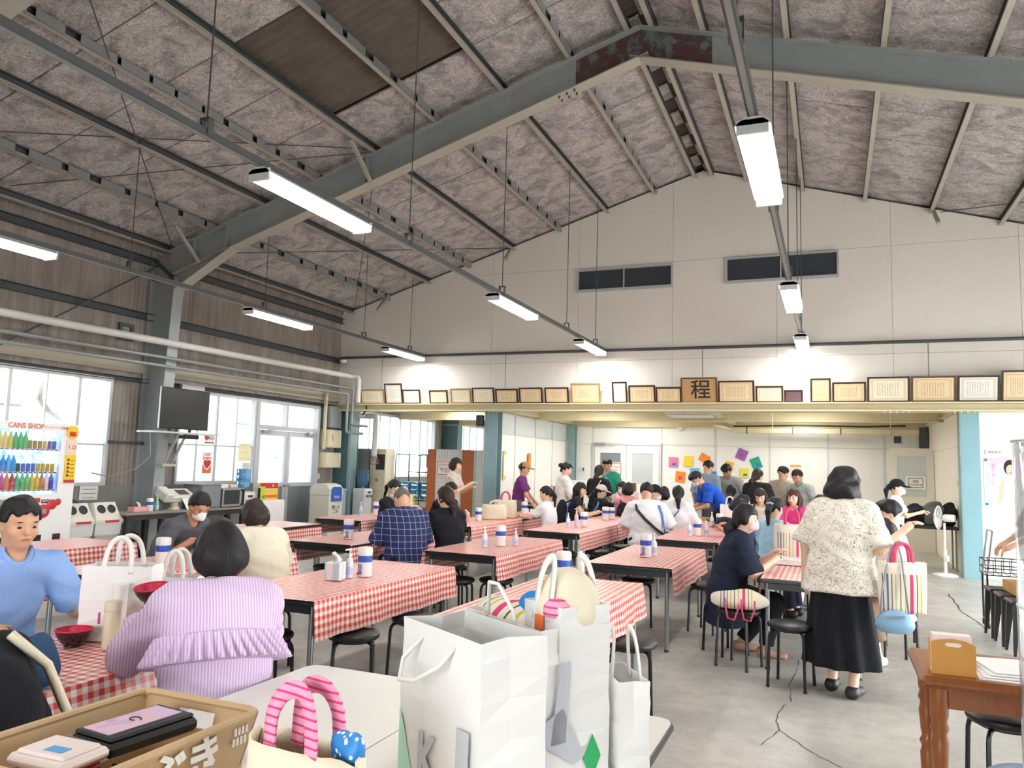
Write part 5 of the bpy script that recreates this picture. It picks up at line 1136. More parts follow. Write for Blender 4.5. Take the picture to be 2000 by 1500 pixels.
b = MB(); fw = .02
for (cx, cz, sx_, sz_) in ((-.305, .22, fw, .46), (.305, .22, fw, .46), (0, 0.005, .59, fw), (0, .445, .59, fw)): b.box(R @ Vector((cx, -.004, cz)), (sx_, .034, sz_), R=R)
b.obj('frame', FR[2], t); v = R @ Vector((.03, -.0125, .22)); text('程', .36, M_INK, t, v, (PI/2+math.radians(14), 0, 0), ext=.002, bold=.003)
t = thing('small_plaque', 'tiny dark purple plaque in black frame, smallest on the ledge', 'plaque', (-.58, 13.86, 2.7265))
b = MB(); b.box(R @ Vector((0, 0, .11)), (.30, .02, .22), R=R); b.obj('frame', FR[0], t); b = MB(); b.box(R @ Vector((0, -.012, .11)), (.24, .006, .16), R=R); b.obj('plate', mat('purple_plate', '#6b5460', .4, 0, .1), t)
# ================================================================== pipes and boxes of the left corner
def pipe(pts, r, mtl, name, label, cat='pipe', n=10, group=None):
    b = MB(); P = [Vector(pts[0])]
    for i in range(1, len(pts)-1):
        a, q, c = Vector(pts[i-1]), Vector(pts[i]), Vector(pts[i+1]); d1 = (a-q).normalized(); d2 = (c-q).normalized(); k = min(r*2.2, (a-q).length*.4, (c-q).length*.4)
        P += [q+d1*k, q+d1*k*.35+d2*k*.35*.5, q+d2*k]
    P.append(Vector(pts[-1])); b.tube(P, r, n); o = b.obj(name, mtl, None, smooth='auto'); return tag(o, label, cat, group)
pipe([(-9.36, 4.0, 3.2), (-9.36, 13.6, 3.29), (-9.2, 13.66, 3.29), (-9.2, 13.66, 2.74)], .055, M_PIPE, 'water_pipe', 'thick white pipe running along the corrugated wall into the corner')
pipe([(-9.38, 4.0, 2.98), (-9.38, 13.55, 3.04), (-9.3, 13.62, 3.04), (-9.3, 13.62, 2.26), (-8.9, 13.62, 2.24)], .028, M_COND, 'conduit_pipe', 'upper grey conduit under the thick white pipe, bent down in the corner')
pipe([(-9.38, 4.0, 2.85), (-9.38, 13.42, 2.91), (-9.33, 13.48, 2.91), (-9.33, 13.48, 2.10), (-8.92, 13.48, 2.08)], .028, M_COND, 'conduit_pipe', 'lower grey conduit under the thick white pipe, bent down in the corner')
pipe([(-9.85, 13.9, 3.74), (4.5, 13.9, 3.72)], .028, M_STEELD, 'horizontal_pipe', 'long dark grey pipe running across the white gable wall')
for x, l_ in ((-8.8, 'left of all'), (-5.95, 'second'), (-2.11, 'above the calligraphy board'), (1.47, 'near the light blue column')): pipe([(x, 13.9, 3.70), (x, 13.92, 3.05)], .009, M_COND, 'hanger_pipe', 'thin vertical rod dropping from the gable pipe, '+l_, 'rod', 6)
t = thing('fire_main', 'off-white standpipe with red-handled valve in front of the annex window', 'pipe', (-9.25, 14.35, 0))
b = MB(); b.tube([(-.37, -.2, 2.5), (-.2, 0, 2.5), (.02, 0, 2.5), (.055, 0, 2.49), (.07, 0, 2.46), (.07, 0, 1.62)], .055, 10); b.obj('standpipe', M_PIPE, t, smooth='auto'); b = MB(); b.lathe([(.05, 1.45), (.075, 1.47), (.075, 1.5), (.05, 1.53), (.06, 1.6), (.075, 1.61), (.075, 1.64)], 14, (.07, 0, 0)); b.obj('valve_body', M_COND, t, smooth='auto')
M_RED = mat('red_plastic', '#c8343a', .4, 0, .06); b = MB(); b.tube([(.17+.0, .05*math.cos(a*PI/5), 1.52+.05*math.sin(a*PI/5)) for a in range(10)], .008, 5, close=True); b.tube([(.07, 0, 1.52), (.17, 0, 1.52)], .01, 5); b.obj('hand_wheel', M_RED, t, smooth='auto')
M_BEIGEB = mat('beige_cabinet', '#ded3b4', .5, 0, .05); M_GREYB = mat('grey_cabinet', '#8d9496', .5, .1, .06)
for (nm, lb, z0, z1, y0, y1, mtl) in (('junction_box', 'grey electrical box uppermost in the corner beside the door', 2.2, 2.66, 13.45, 13.85, M_GREYB), ('distribution_box', 'upper beige distribution box with orange tag', 1.78, 2.16, 13.42, 13.88, M_BEIGEB), ('distribution_box', 'lower plain beige distribution box beside the teal column', 1.36, 1.68, 13.4, 13.9, M_BEIGEB)):
    t = thing(nm, lb, 'electrical box', (-9.86, (y0+y1)/2, z0)); b = MB(); b.rbox((.025, 0, (z1-z0)/2), (.23, y1-y0, z1-z0), .008); b.obj('box_body', mtl, t); b = MB(); b.rbox((.145, 0, (z1-z0)/2), (.012, y1-y0-.03, z1-z0-.03), .004); b.obj('box_door', mtl, t)
    if 'orange' in lb: b = MB(); b.b2((.152, -.12, .14), (.156, -.09, .28)); b.obj('tag_sticker', mat('orange_sticker', '#e07b3c', .5, 0, 0), t)
b = MB(); b.b2((-9.83, 13.36, 1.75), (-9.78, 13.41, 2.95)); tag(b.obj('cable_duct', M_BEIGEB), 'slim vertical cream cable duct left of the electrical boxes', 'duct')
t = thing('security_camera', 'white dome camera under the gable wall corner', 'camera', (-9.72, 13.8, 3.62)); b = MB(); b.lathe([(.075, .06), (.08, .02), (.07, 0)], 16); b.obj('housing', M_WHITE, t, smooth='auto'); b = MB(); b.lathe([(0, -.07), (.035, -.06), (.06, -.03), (.068, 0)], 16); b.obj('dome', M_GALV, t, smooth='auto')
t = thing('loudspeaker', 'small black loudspeaker on the blue pillar', 'speaker', (-6.45, 13.88, 2.28)); b = MB(); b.rbox((0, 0, .11), (.13, .14, .22), .012); b.obj('cabinet', M_BLACK, t); b = MB(); b.lathe([(.05, 0), (.045, -.008), (.02, -.004)], 16, (0, -.071, .08), R=Matrix.Rotation(PI/2, 3, 'X')); b.obj('grille', M_TBLK, t)
pipe([(-9.3, 13.85, 3.05), (-9.15, 13.85, 2.85), (-9.1, 13.85, 2.6), (-9.2, 13.85, 2.5)], .018, M_BLACK, 'cable_loop', 'black cable looping down in the pipe corner', 'cable', 6)
b = MB(); b.frame('x', 0, .05, -.13, .13, 0, .26, .05); t = thing('vent_frame', 'small dark square vent opening high on the corrugated wall', 'vent', (-9.94, 8.42, 3.25)); b.obj('frame', M_STEELD, t); b = MB(); b.b2((.0, -.08, .05), (.01, .08, .21)); b.obj('shutter', M_GREYB, t)
# ================================================================== television on its bracket
t = thing('television', 'large switched-off black television on the grey column', 'television', (-9.2, 8.98, 1.93))
M_SCREEN = mat('black_screen', '#33373a', .18, 0, .05, 2); b = MB(); b.rbox((0, 0, .31), (.05, .98, .62), .008); b.obj('bezel', M_BLACK, t); b = MB(); b.b2((.026, -.475, .02), (.028, .475, .605)); b.obj('screen', M_SCREEN, t); b = MB(); b.b2((.0, -.492, .0), (.03, -.488, .62)); b.obj('edge_trim', M_ALU, t)
t = thing('television_bracket', 'steel shelf bracket with struts holding the television', 'bracket', (-9.2, 8.9, 0)); b = MB(); b.b2((-.25, -.55, 1.86), (.12, .75, 1.885)); b.obj('shelf', M_ALU, t); b = MB(); b.bar((-.2, -.05, 1.4), (.05, -.05, 1.85), .03, .03); b.bar((-.2, .1, 1.4), (.05, .1, 1.85), .03, .03); b.obj('strut', M_STEEL, t)
b = MB(); b.rbox((-.02, .2, 1.82), (.18, .3, .06), .006); b.obj('set_top_box', M_BLACK, t); b = MB(); b.b2((-.3, -.12, 1.36), (-.15, .15, 1.4)); b.obj('clamp', M_STEELL, t)
for dy in (-.2, .2): b = MB(); b.b2((-.02, dy, 1.886), (.02, dy+.03, 1.935)); b.obj('foot', M_BLACK, t)
pipe([(-9.35, 8.5, 1.9), (-9.3, 8.5, 1.5), (-9.4, 8.35, 1.32), (-9.6, 8.05, 1.2), (-9.75, 7.9, 1.25)], .008, M_COND, 'power_cable', 'thin pale cable hanging below the television', 'cable', 6)
# ================================================================== vending machine
t = thing('vending_machine', 'white drink vending machine with lit display at the left edge', 'vending machine', (-9.15, 6.57, 0)); M_VW = mat('vending_white', '#efeeee', .35, 0, .03)
b = MB(); b.b2((-.7, -.6, .05), (-.12, .6, 1.89)); b.b2((-.12, -.6, 1.8), (0, .6, 1.89)); b.b2((-.12, .37, .05), (0, .6, 1.8)); b.b2((-.12, -.6, .05), (0, .37, 1.0)); b.b2((-.12, -.6, 1.0), (0, -.55, 1.8)); b.obj('cabinet', M_VW, t)
def m_vback():
    q = NT('display_backdrop'); n = q.noise(q.coord(), 14, 3); q.col(q.ramp(n, [(.4, '#5aa8ee'), (.58, '#b5dcf8'), (.7, '#ffffff')])); q.t.links.new(q.b.inputs['Base Color'].links[0].from_socket, q.b.inputs['Emission Color']); q.b.inputs['Emission Strength'].default_value = 1.3; q.m.cycles.emission_sampling = 'NONE'; return q.m
b = MB(); b.b2((-.12, -.55, 1.0), (-.115, .37, 1.8)); b.obj('backlit_panel', m_vback(), t)
for z in (1.06, 1.28, 1.565):
    b = MB(); b.b2((-.115, -.55, z-.018), (-.01, .37, z)); sh = b.obj('shelf', M_VW, t)
    for k in range(14):
        b = MB(); b.b2((-.009, -.535+k*.064, z-.016), (-.003, -.495+k*.064, z-.002)); b.obj('price_button', mat('blue_button', '#5a55a5', .4, 0, 0) if k % 3 else mat('red_button', '#cc4455', .4, 0, 0), sh)
cb = [mat('drink_'+n, c, .3, 0, .08) for n, c in (('yellow', '#dcc22e'), ('green', '#67c07a'), ('amber', '#b08a3c'), ('purple', '#5a4fb0'), ('blue', '#4aa0e0'), ('dark', '#31413f'), ('indigo', '#3555c0'), ('gold', '#d8b23a'), ('red', '#d23b4b'), ('magenta', '#c23a8c'), ('orange', '#e08038'), ('white', '#e8e6e0'))]
btl = MB(); btl.lathe([(.027, 0), (.03, .01), (.03, .12), (.024, .15), (.012, .175), (.012, .2), (0, .2)], 10); can_ = MB(); can_.lathe([(.02, 0), (.026, .008), (.026, .095), (.02, .105), (0, .105)], 10)
pm = {}
def dummy(kind, ci, y, z):
    if (kind, ci) not in pm: pm[(kind, ci)] = (btl if kind == 'b' else can_).obj('sample_bottle' if kind == 'b' else 'sample_can', cb[ci], t, smooth='auto'); o = pm[(kind, ci)]
    else: o = inst(pm[(kind, ci)], t)
    o.location = (-.06, y, z)
for k, (kd, ci) in enumerate([('b', 4), ('b', 4), ('b', 0), ('b', 0), ('b', 0), ('b', 1), ('b', 1), ('b', 1), ('c', 2), ('c', 2), ('c', 2), ('c', 7), ('c', 3), ('c', 3)]): dummy(kd, ci, -.515+k*.064, 1.565)
for k, (kd, ci) in enumerate([('b', 4), ('b', 4), ('b', 4), ('b', 4), ('b', 4), ('b', 4), ('c', 5), ('c', 6), ('c', 6), ('c', 6), ('c', 7), ('c', 7), ('c', 7), ('c', 7)]): dummy(kd, ci, -.515+k*.064, 1.28)
for k, (kd, ci) in enumerate([('b', 8), ('b', 8), ('b', 9), ('b', 9), ('b', 10), ('b', 8), ('b', 1), ('b', 1), ('b', 1), ('b', 0), ('b', 0), ('b', 10), ('b', 11), ('b', 3)]): dummy(kd, ci, -.515+k*.064, 1.06)
b = MB(); b.b2((-.004, -.55, 1.02), (-.0005, .37, 1.79)); b.obj('display_glass', M_CLEAR, t)
M_ORTXT = mat('orange_lettering', '#dd6a4a', .5, 0, 0); text('CANS', .085, M_ORTXT, t, (.003, -.235, 1.842), ROT_PX, bold=.0015); text('SHOP', .085, M_ORTXT, t, (.003, .01, 1.842), ROT_PX, bold=.0015); text('ピークシフト自販機', .036, M_ORTXT, t, (.003, .285, 1.838), ROT_PX)
M_YEL = mat('yellow_panel', '#f0c92a', .5, 0, .03); b = MB(); b.b2((.002, .44, 1.14), (.012, .59, 1.5)); pn = b.obj('side_panel', M_YEL, t)
b = MB(); b.prism([(.085*math.cos(a*PI/12), .085*math.sin(a*PI/12)) for a in range(24)], .01, (.002, .515, 1.79), (0, 1, 0), (0, 0, 1)); b.obj('round_badge', M_YEL, t)
b = MB(); b.b2((.012, .47, 1.74), (.016, .56, 1.8)); b.obj('badge_print', M_RED, t); b = MB(); b.b2((.002, .44, 1.52), (.008, .59, 1.7)); b.obj('white_panel', mat('peach_panel', '#f1d6c6', .5, 0, .02), t); b = MB(); b.b2((.012, .44, 1.14), (.014, .59, 1.18)); b.obj('panel_foot', M_RED, t)
text('☾', .06, M_ORTXT, t, (.012, .485, 1.6), ROT_PX); text('☀', .06, M_ORTXT, t, (.012, .55, 1.6), ROT_PX)
for k in range(5): b = MB(); b.b2((.0125, .465, 1.22+k*.05), (.0135, .50, 1.25+k*.05)); b.obj('panel_print', mat('maroon_print', '#7d3b3b', .5, 0, 0), t); b = MB(); b.b2((.0125, .51, 1.222+k*.05), (.0135, .57, 1.23+k*.05)); b.obj('panel_print', mat('maroon_print', '#7d3b3b', .5, 0, 0), t)
for (y, z, r) in ((.2, .79, .085), (.31, .87, .065), (.39, .9, .042)): b = MB(); b.lathe([(r, 0), (r, .012), (r*.8, .016), (0, .016)], 20, (0, y, z), R=Matrix.Rotation(PI/2, 3, 'Y')); b.obj('red_disc', M_RED, t, smooth='auto')
b = MB(); b.b2((.012, .165, .76), (.02, .235, .82)); b.obj('coin_plate', M_GALV, t); b = MB(); b.b2((0, -.4, .66), (.006, -.02, .95)); b.obj('poster_window', M_GREYB, t); b = MB(); b.b2((0, .05, .9), (.004, .15, .955)); b.obj('notice_sticker', M_RED, t); b = MB(); b.b2((0, .17, .89), (.004, .27, .935)); b.obj('notice_sticker', M_INK, t)
b = MB(); b.b2((0, -.4, .3), (.01, .2, .5)); b.obj('dispensing_flap', M_BLACK, t); b = MB(); b.b2((0, .36, .42), (.01, .46, .5)); b.obj('coin_return', mat('dark_maroon', '#4a2228', .4, 0, 0), t); text('販売中', .03, M_WHITE, t, (.006, .22, .912), ROT_PX)
# ================================================================== bins, side table and what stands along the left wall
M_BIN = mat('cream_bin_plastic', '#d8d5c8', .45, 0, .04); M_BINB = mat('grey_bin_body', '#b9b8ae', .5, 0, .05); M_BAGCL = mat('clear_bin_liner', '#dadbd8', .25, 0, .1, 20)
for k, (y, lb) in enumerate(((7.34, 'cream twin-hole recycling bin half hidden by the vending machine'), (7.78, 'cream twin-hole recycling bin beside the dark side table'))):
    t = thing('recycling_bin', lb, 'bin', (-9.35, y, 0), 0, 'twin-hole recycling bins')
    def tap(b, w0, d0, z0, w1, d1, z1): b.add([(-d0, -w0, z0), (d0, -w0, z0), (d0, w0, z0), (-d0, w0, z0), (-d1, -w1, z1), (d1, -w1, z1), (d1, w1, z1), (-d1, w1, z1)], [(3, 2, 1, 0), (4, 5, 6, 7), (0, 1, 5, 4), (1, 2, 6, 5), (2, 3, 7, 6), (3, 0, 4, 7)]); return b
    tap(MB(), .15, .12, 0, .2, .16, .58).obj('bin_body', M_BINB, t); tap(MB(), .198, .157, .42, .208, .168, .585).obj('bin_liner', M_BAGCL, t)
    b = tap(MB(), .225, .18, .585, .225, .18, .625); b.add([(-.17, -.215, .625), (.175, -.215, .625), (.175, .215, .625), (-.17, .215, .625), (-.14, -.17, .84), (.05, -.17, .86), (.05, .17, .86), (-.14, .17, .84), (.14, -.19, .68), (.14, .19, .68)], [(4, 5, 6, 7), (0, 1, 8, 5, 4), (3, 7, 6, 9, 2), (0, 4, 7, 3), (1, 2, 9, 8), (8, 9, 6, 5), (0, 3, 2, 1)]); b.obj('hood', M_BIN, t)
    for s in (-1, 1):
        nrm_ = Vector((.18, 0, .09)).normalized(); R = Vector((0, 0, 1)).rotation_difference(nrm_).to_matrix(); b = MB(); b.lathe([(.062, 0), (.062, .006), (.055, .008), (.05, .002), (0, .002)], 18, (.098, s*.08, .77), R=R); b.obj('hole', M_BLACK, t)
    b = MB(); b.b2((.181, -.07, .59), (.184, .15, .622)); b.obj('label_sticker', M_RED, t)
t = thing('side_table', 'dark wooden side table under the register and microwave', 'table', (-9.31, 9.2, 0)); M_DKW = mat('dark_side_table', '#33302f', .5, 0, .12)
b = MB(); b.rbox((0, 0, .69), (.44, 2.45, .035), .006); b.obj('tabletop', mat('worn_grey_top', '#8c8780', .5, 0, .1), t); b = MB(); b.b2((.17, -1.15, .6), (.2, 1.15, .67)); b.obj('apron', M_DKW, t)
for y in (-1.15, -.55, .3, 1.15):
    for x in (-.16, .16): b = MB(); b.b2((x-.035, y-.035, 0), (x+.035, y+.035, .672)); b.obj('leg', M_DKW, t)
def canister(x, y, z, label, s=1.0, rz=0.0, big=True, group='wipes tubs'):
    t = thing('wipes_tub', label, 'wipes tub', (x, y, z), rz, group); r, h_ = .045*s, .135*s
    b = MB(); b.lathe([(r*.96, 0), (r, .006), (r, h_), (r*.9, h_+.004)], 20); b.obj('tub_body', M_WHITE, t, smooth='auto'); b = MB(); b.lathe([(r*1.05, h_), (r*1.05, h_+.034*s), (r*.95, h_+.044*s), (0, h_+.046*s)], 20); b.obj('lid', M_WHITE, t, smooth='auto')
    b = MB(); b.lathe([(r*1.012, h_*.66), (r*1.012, h_*.96)], 20, cap=False); b.obj('blue_band', mat('blue_print', '#2c55b8', .45, 0, .03), t, smooth='auto', fix=False)
    if big: text('除\n菌', .034*s, mat('blue_print', '#2c55b8'), t, (0, -r*1.03, h_*.32)).rotation_euler = (PI/2, 0, 0); b = MB(); b.lathe([(.009*s, 0), (0, .002)], 10, (-r*.45, -r*.93, h_*.12), R=Matrix.Rotation(PI/2, 3, 'X')); b.obj('red_dot', M_RED, t)
    return t
def pump(x, y, z, label, c='clear_gel', group='pump bottles', col_='#dfe6ec', h_=.15, tall=False):
    t = thing('pump_bottle', label, 'bottle', (x, y, z), random.uniform(-.6, .6), group); r = .028
    b = MB(); b.lathe([(r*.95, 0), (r, .005), (r, h_*.72), (r*.75, h_*.86), (.011, h_*.95), (.011, h_)], 14); b.obj('bottle_body', mat('bottle_'+c, col_, .2, 0, .05), t, smooth='auto'); b = MB(); b.lathe([(.013, h_), (.013, h_+.018), (.005, h_+.02), (.005, h_+.045), (.011, h_+.046), (.011, h_+.055), (0, h_+.056)], 10); b.bar((0, 0, h_+.05), (0, -.04, h_+.045), .01, .009); b.obj('pump_head', M_WHITE, t, smooth='auto')
    b = MB(); b.lathe([(r*1.02, h_*.15), (r*1.02, h_*.5)], 14, cap=False); b.obj('label_band', mat('pale_blue_label', '#b9c9ee', .4, 0, .05), t, smooth='auto', fix=False); return t
def tissue(x, y, z, label, c1, cname, rz=0, w=.11, d=.11, h_=.11):
    t = thing('tissue_box', label, 'tissue box', (x, y, z), rz); b = MB(); b.rbox((0, 0, h_/2), (w, d, h_), .004); b.obj('carton', cname, t)
    b = MB(); b.grid(lambda u, v: ((u-.5)*.05*(1-.3*v)+.02*math.sin(v*4), .012*math.sin(u*7+v*3)*(1+v), h_-.002+.075*v*(1-.5*abs(u-.5))), 6, 6); b.obj('tissue', M_WHITE, t, smooth=True, fix=False, thick=.0015); return t
TOPZ = .7075
M_TISP = mat('pink_tissue_box', '#e8a7ab', .5, 0, .05); tissue(-9.27, 8.32, TOPZ, 'pink tissue box on the side table', 0, M_TISP, 0, .13, .24, .07); canister(-9.25, 8.51, TOPZ, 'wipes tub beside the pink tissue box', 1.05, 1.4, False); pump(-9.25, 8.64, TOPZ, 'green spray bottle beside the register', 'green', 'pump bottles', '#7cc09a', .17)
t = thing('register_terminal', 'white payment terminal with tilted black screen', 'terminal', (-9.34, 9.06, TOPZ)); M_TERM = mat('terminal_white', '#dedbd2', .4, 0, .04)
b = MB(); b.lathe([(.1, 0), (.09, .02), (.06, .05), (.06, .13)], 16); b.obj('stand', mat('cream_stand', '#d3c9ae', .5, 0, .05), t, smooth='auto'); R = Matrix.Rotation(math.radians(28), 3, 'Y'); b = MB(); b.rbox((0, .06, .21), (.26, .5, .11), .02, R=R); b.rbox((-.0, -.2, .23), (.26, .16, .15), .02, R=R); b.obj('housing', M_TERM, t); v = Vector((0, .1, .21))+R @ Vector((0, 0, .057)); b = MB(); b.box(v, (.14, .2, .004), R=R); b.obj('screen', M_SCREEN, t)
b = MB(); b.add([(.14, .0, .17), (.14, .3, .17), (.2, .26, -.0), (.2, .06, -.0)], [(0, 1, 2, 3)]); b.obj('paper_notice', M_WHITE, t, fix=False, thick=.002)
t = thing('steel_appliance', 'plain stainless steel box left of the microwave', 'appliance', (-9.33, 9.6, TOPZ)); b = MB(); b.rbox((0, 0, .19), (.4, .42, .38), .012); b.obj('case', mat('brushed_steel', '#8b8d8c', .35, .6, .08), t); b = MB(); b.b2((.2, -.18, .03), (.205, .18, .35)); b.obj('front_panel', M_ALUG, t)
t = thing('microwave', 'silver microwave with dark window on the side table', 'microwave', (-9.32, 10.1, TOPZ)); b = MB(); b.rbox((0, 0, .16), (.38, .5, .3), .008); b.obj('case', M_GALV, t); b = MB(); b.b2((.19, -.22, .05), (.196, .12, .28)); b.obj('door_window', M_SCREEN, t); b = MB(); b.b2((.19, .15, .03), (.196, .24, .29)); b.obj('control_panel', M_BLACK, t); b = MB(); b.tube([(.215, .135, .06), (.215, .135, .26)], .008, 6); b.obj('handle', M_ALU, t)
for k, (c_, lb) in enumerate((('#e8e6e2', 'white carton lying on top of the microwave'), ('#d8c9c4', 'pale booklet stack on top of the microwave'))): b = MB(); b.rbox((0, 0, .03), (.2, .16, .06), .004); o = b.obj('carton', mat('carton%d' % k, c_, .6, 0, .04)); o.location = (-9.34, 10.0+k*.22, TOPZ+.311); tag(o, lb, 'box')
def server(x, y, label):
    t = thing('water_dispenser', label, 'water dispenser', (x, y, 0)); b = MB(); b.rbox((0, 0, .47), (.3, .3, .94), .02); b.obj('cabinet', mat('dispenser_grey', '#c8ccce', .4, 0, .04), t); b = MB(); b.rbox((.15, 0, .86), (.04, .26, .12), .01); b.obj('tap_panel', M_WHITE, t); b = MB(); b.b2((.151, -.06, .84), (.174, .06, .88)); b.obj('blue_label', mat('navy_label', '#2d3f8a', .5, 0, 0), t)
    for s in (-1, 1): b = MB(); b.tube([(.15, s*.06, .78), (.19, s*.06, .78), (.19, s*.06, .75)], .012, 6); b.obj('tap', M_BLACK, t)
    wbottle(x, y, .945, 'blue water bottle upside down on the '+' '.join(label.split()[:9]), True); return t
def m_water():
    q = NT('blue_water_bottle'); q.col('#7fb6e6'); q.b.inputs['Transmission Weight'].default_value = .75; q.b.inputs['Roughness'].default_value = .08; q.b.inputs['IOR'].default_value = 1.25; return q.m
M_WATER = m_water(); M_WCAP = mat('blue_cap', '#5a86c4', .4, 0, 0); _wb = {}
def wbottle(x, y, z, label, inv=False):
    t = thing('water_bottle', label, 'water bottle', (x, y, z), 0, 'blue water bottles'); P = [(.11, 0), (.125, .015), (.125, .07), (.118, .08), (.125, .09), (.125, .16), (.118, .17), (.125, .18), (.125, .25), (.10, .30), (.04, .335), (.03, .345), (.03, .38)]
    if 'b' not in _wb: b = MB(); b.lathe(P, 18); _wb['b'] = b.obj('bottle_body', M_WATER, t, smooth='auto'); o = _wb['b']; b = MB(); b.lathe([(.035, .365), (.035, .40), (0, .402)], 12); _wb['c'] = b.obj('bottle_cap', M_WCAP, t, smooth='auto'); c = _wb['c']
    else: o = inst(_wb['b'], t); c = inst(_wb['c'], t)
    if inv: o.rotation_euler = (PI, 0, 0); c.rotation_euler = (PI, 0, 0); o.location = (0, 0, .385); c.location = (0, 0, .41)
    return t
server(-9.5, 10.72, 'grey water dispenser between the microwave and glass door'); server(-9.3, 14.15, 'grey water dispenser behind the push bin')
t = thing('white_cabinet', 'white low cabinet by the glass door with posters behind it', 'cabinet', (-9.5, 11.28, 0)); b = MB(); b.rbox((0, 0, .39), (.45, .6, .78), .012); b.obj('carcass', M_WHITE, t); b = MB(); b.b2((.226, -.28, .05), (.236, .28, .74)); b.obj('cabinet_door', M_VW, t)
M_POST = mat('red_yellow_poster', '#dd6340', .5, 0, 0); t = thing('campaign_poster', 'red and yellow poster with white lettering standing on the white cabinet', 'poster', (-9.42, 11.3, .785)); b = MB(); b.b2((-.004, -.24, 0), (.004, .24, .3)); b.obj('sheet', M_YEL, t); b = MB(); b.b2((.005, -.235, .2), (.007, .235, .295)); b.obj('red_band', M_RED, t); b = MB(); b.b2((.005, -.2, .03), (.007, .22, .08)); b.obj('orange_band', M_POST, t); text('夏満喫サンクス\nキャンペーン!', .055, M_WHITE, t, (.009, 0, .145), ROT_PX); text('夏', .06, M_WHITE, t, (.009, .1, .245), ROT_PX)
t = thing('aed_placard', 'lime yellow AED placard beside the red poster', 'sign', (-9.3, 10.98, .785), .2); b = MB(); b.box((0, 0, .12), (.02, .22, .24), R=Matrix.Rotation(-.12, 3, 'Y')); b.obj('plate', mat('lime_yellow', '#c6cf2e', .5, 0, .02), t); text('AED', .07, M_INK, t, (.024, .02, .06), (PI/2, 0, PI/2)); b = MB(); b.b2((.0, -.14, 0), (.03, -.11, .22)); b.obj('side_case', M_BLACK, t)
t = thing('push_bin', 'tall cream waste bin with blue PUSH flap', 'bin', (-9.27, 12.83, 0)); b = MB(); b.rbox((0, 0, .42), (.47, .45, .84), .015); b.obj('bin_body', M_BIN, t); b = MB(); b.prism([(-.235, .84), (.235, .84), (.235, .95), (.17, 1.03), (.06, 1.06), (-.06, 1.06), (-.17, 1.03), (-.235, .95)], .45, (0, .225, 0), (1, 0, 0), (0, 0, 1)); b.obj('hood', M_BIN, t)
M_BLUP = mat('blue_flap', '#2b5cb8', .4, 0, .03); b = MB(); b.prism([(-.17, .72), (.17, .72), (.17, .96), (.12, 1.0), (-.12, 1.0), (-.17, .96)], .012, (.237, 0, 0), (0, 1, 0), (0, 0, 1)); fl_ = b.obj('push_flap', M_BLUP, t); text('PUSH', .075, M_WHITE, t, (.251, 0, .80), ROT_PX); text('燃える\nごみ', .085, M_INK, t, (.238, 0, .56), ROT_PX)
t = thing('grey_bin', 'grey box bin with blue lid behind the push bin', 'bin', (-9.45, 13.3, 0)); b = MB(); b.rbox((0, 0, .45), (.4, .36, .9), .012); b.obj('bin_body', mat('silver_blue', '#9fb0be', .4, .2, .06), t); b = MB(); b.rbox((0, 0, .92), (.42, .38, .05), .01); b.obj('lid', mat('silver_blue', '#9fb0be'), t)
# notices on the left wall and glass
def sheet(name, label, loc, w, h_, mtl, rot='x', roll=0, cat='notice', par=None):
    t = thing(name, label, cat, loc); b = MB()
    if rot == 'x': b.box((0, 0, 0), (.004, w, h_), R=Matrix.Rotation(roll, 3, 'X'))
    else: b.box((0, 0, 0), (w, .004, h_), R=Matrix.Rotation(roll, 3, 'Y'))
    b.obj('sheet', mtl, t); return t
def lines(t, w, h_, n, mtl, ax='x', off=.003, top=.36):
    for k in range(n):
        b = MB(); z = h_*(top-.72*k/max(1, n-1)); wd = w*.8*(.7+.3*((k*37) % 5)/4); 
        b.b2((off, -wd/2, z-h_*.012), (off+.001, wd/2, z+h_*.012)) if ax == 'x' else b.b2((-wd/2, -off-.001, z-h_*.012), (wd/2, -off, z+h_*.012)); b.obj('printed_line', mtl, t)
q = sheet('wall_notice', 'white typed notice on the dado behind the recycling bins', (-9.92, 8.02, .98), .3, .25, M_WHITE); lines(q, .3, .25, 4, M_INK)
q = sheet('aed_sign', 'small AED sign with red heart on the window glass', (-9.93, 10.3, 1.83), .22, .17, M_WHITE); text('AED', .085, M_INK, q, (.003, .035, .01), ROT_PX); text('♥', .09, M_RED, q, (.003, -.075, .01), ROT_PX); b = MB(); b.b2((.0025, -.11, -.08), (.0035, .11, -.06)); b.obj('green_strip', M_GRN, q)
q = sheet('aed_sign', 'orange AED heart poster on the window glass below the small sign', (-9.93, 10.28, 1.42), .2, .36, mat('aed_orange', '#e8743a', .5, 0, .02)); b = MB(); b.b2((.0025, -.098, .09), (.0035, .098, .178)); b.obj('white_head', M_WHITE, q); text('AED', .07, M_RED, q, (.005, 0, .135), ROT_PX); text('♥', .2, M_WHITE, q, (.004, 0, -.04), ROT_PX); text('♥', .15, M_RED, q, (.006, 0, -.035), ROT_PX)
q = sheet('window_paper', 'pale yellow paper taped inside the window beside the door', (-9.93, 11.18, 1.62), .3, .32, mat('pale_yellow_paper', '#eee6b8', .7, 0, .03)); lines(q, .3, .32, 3, mat('faint_print', '#cdbf7e', .7, 0, 0)); q = sheet('window_paper', 'grey paper taped low on the window beside the door', (-9.93, 11.24, 1.3), .18, .26, mat('grey_paper', '#c9cbc8', .7, 0, .03))
q = sheet('light_switch', 'cream switch plate beside the glass door', (-9.92, 13.42, 1.18), .07, .12, M_BEIGEB, cat='switch'); b = MB(); b.b2((.003, -.015, -.03), (.01, .015, .03)); b.obj('rocker', M_WHITE, q)
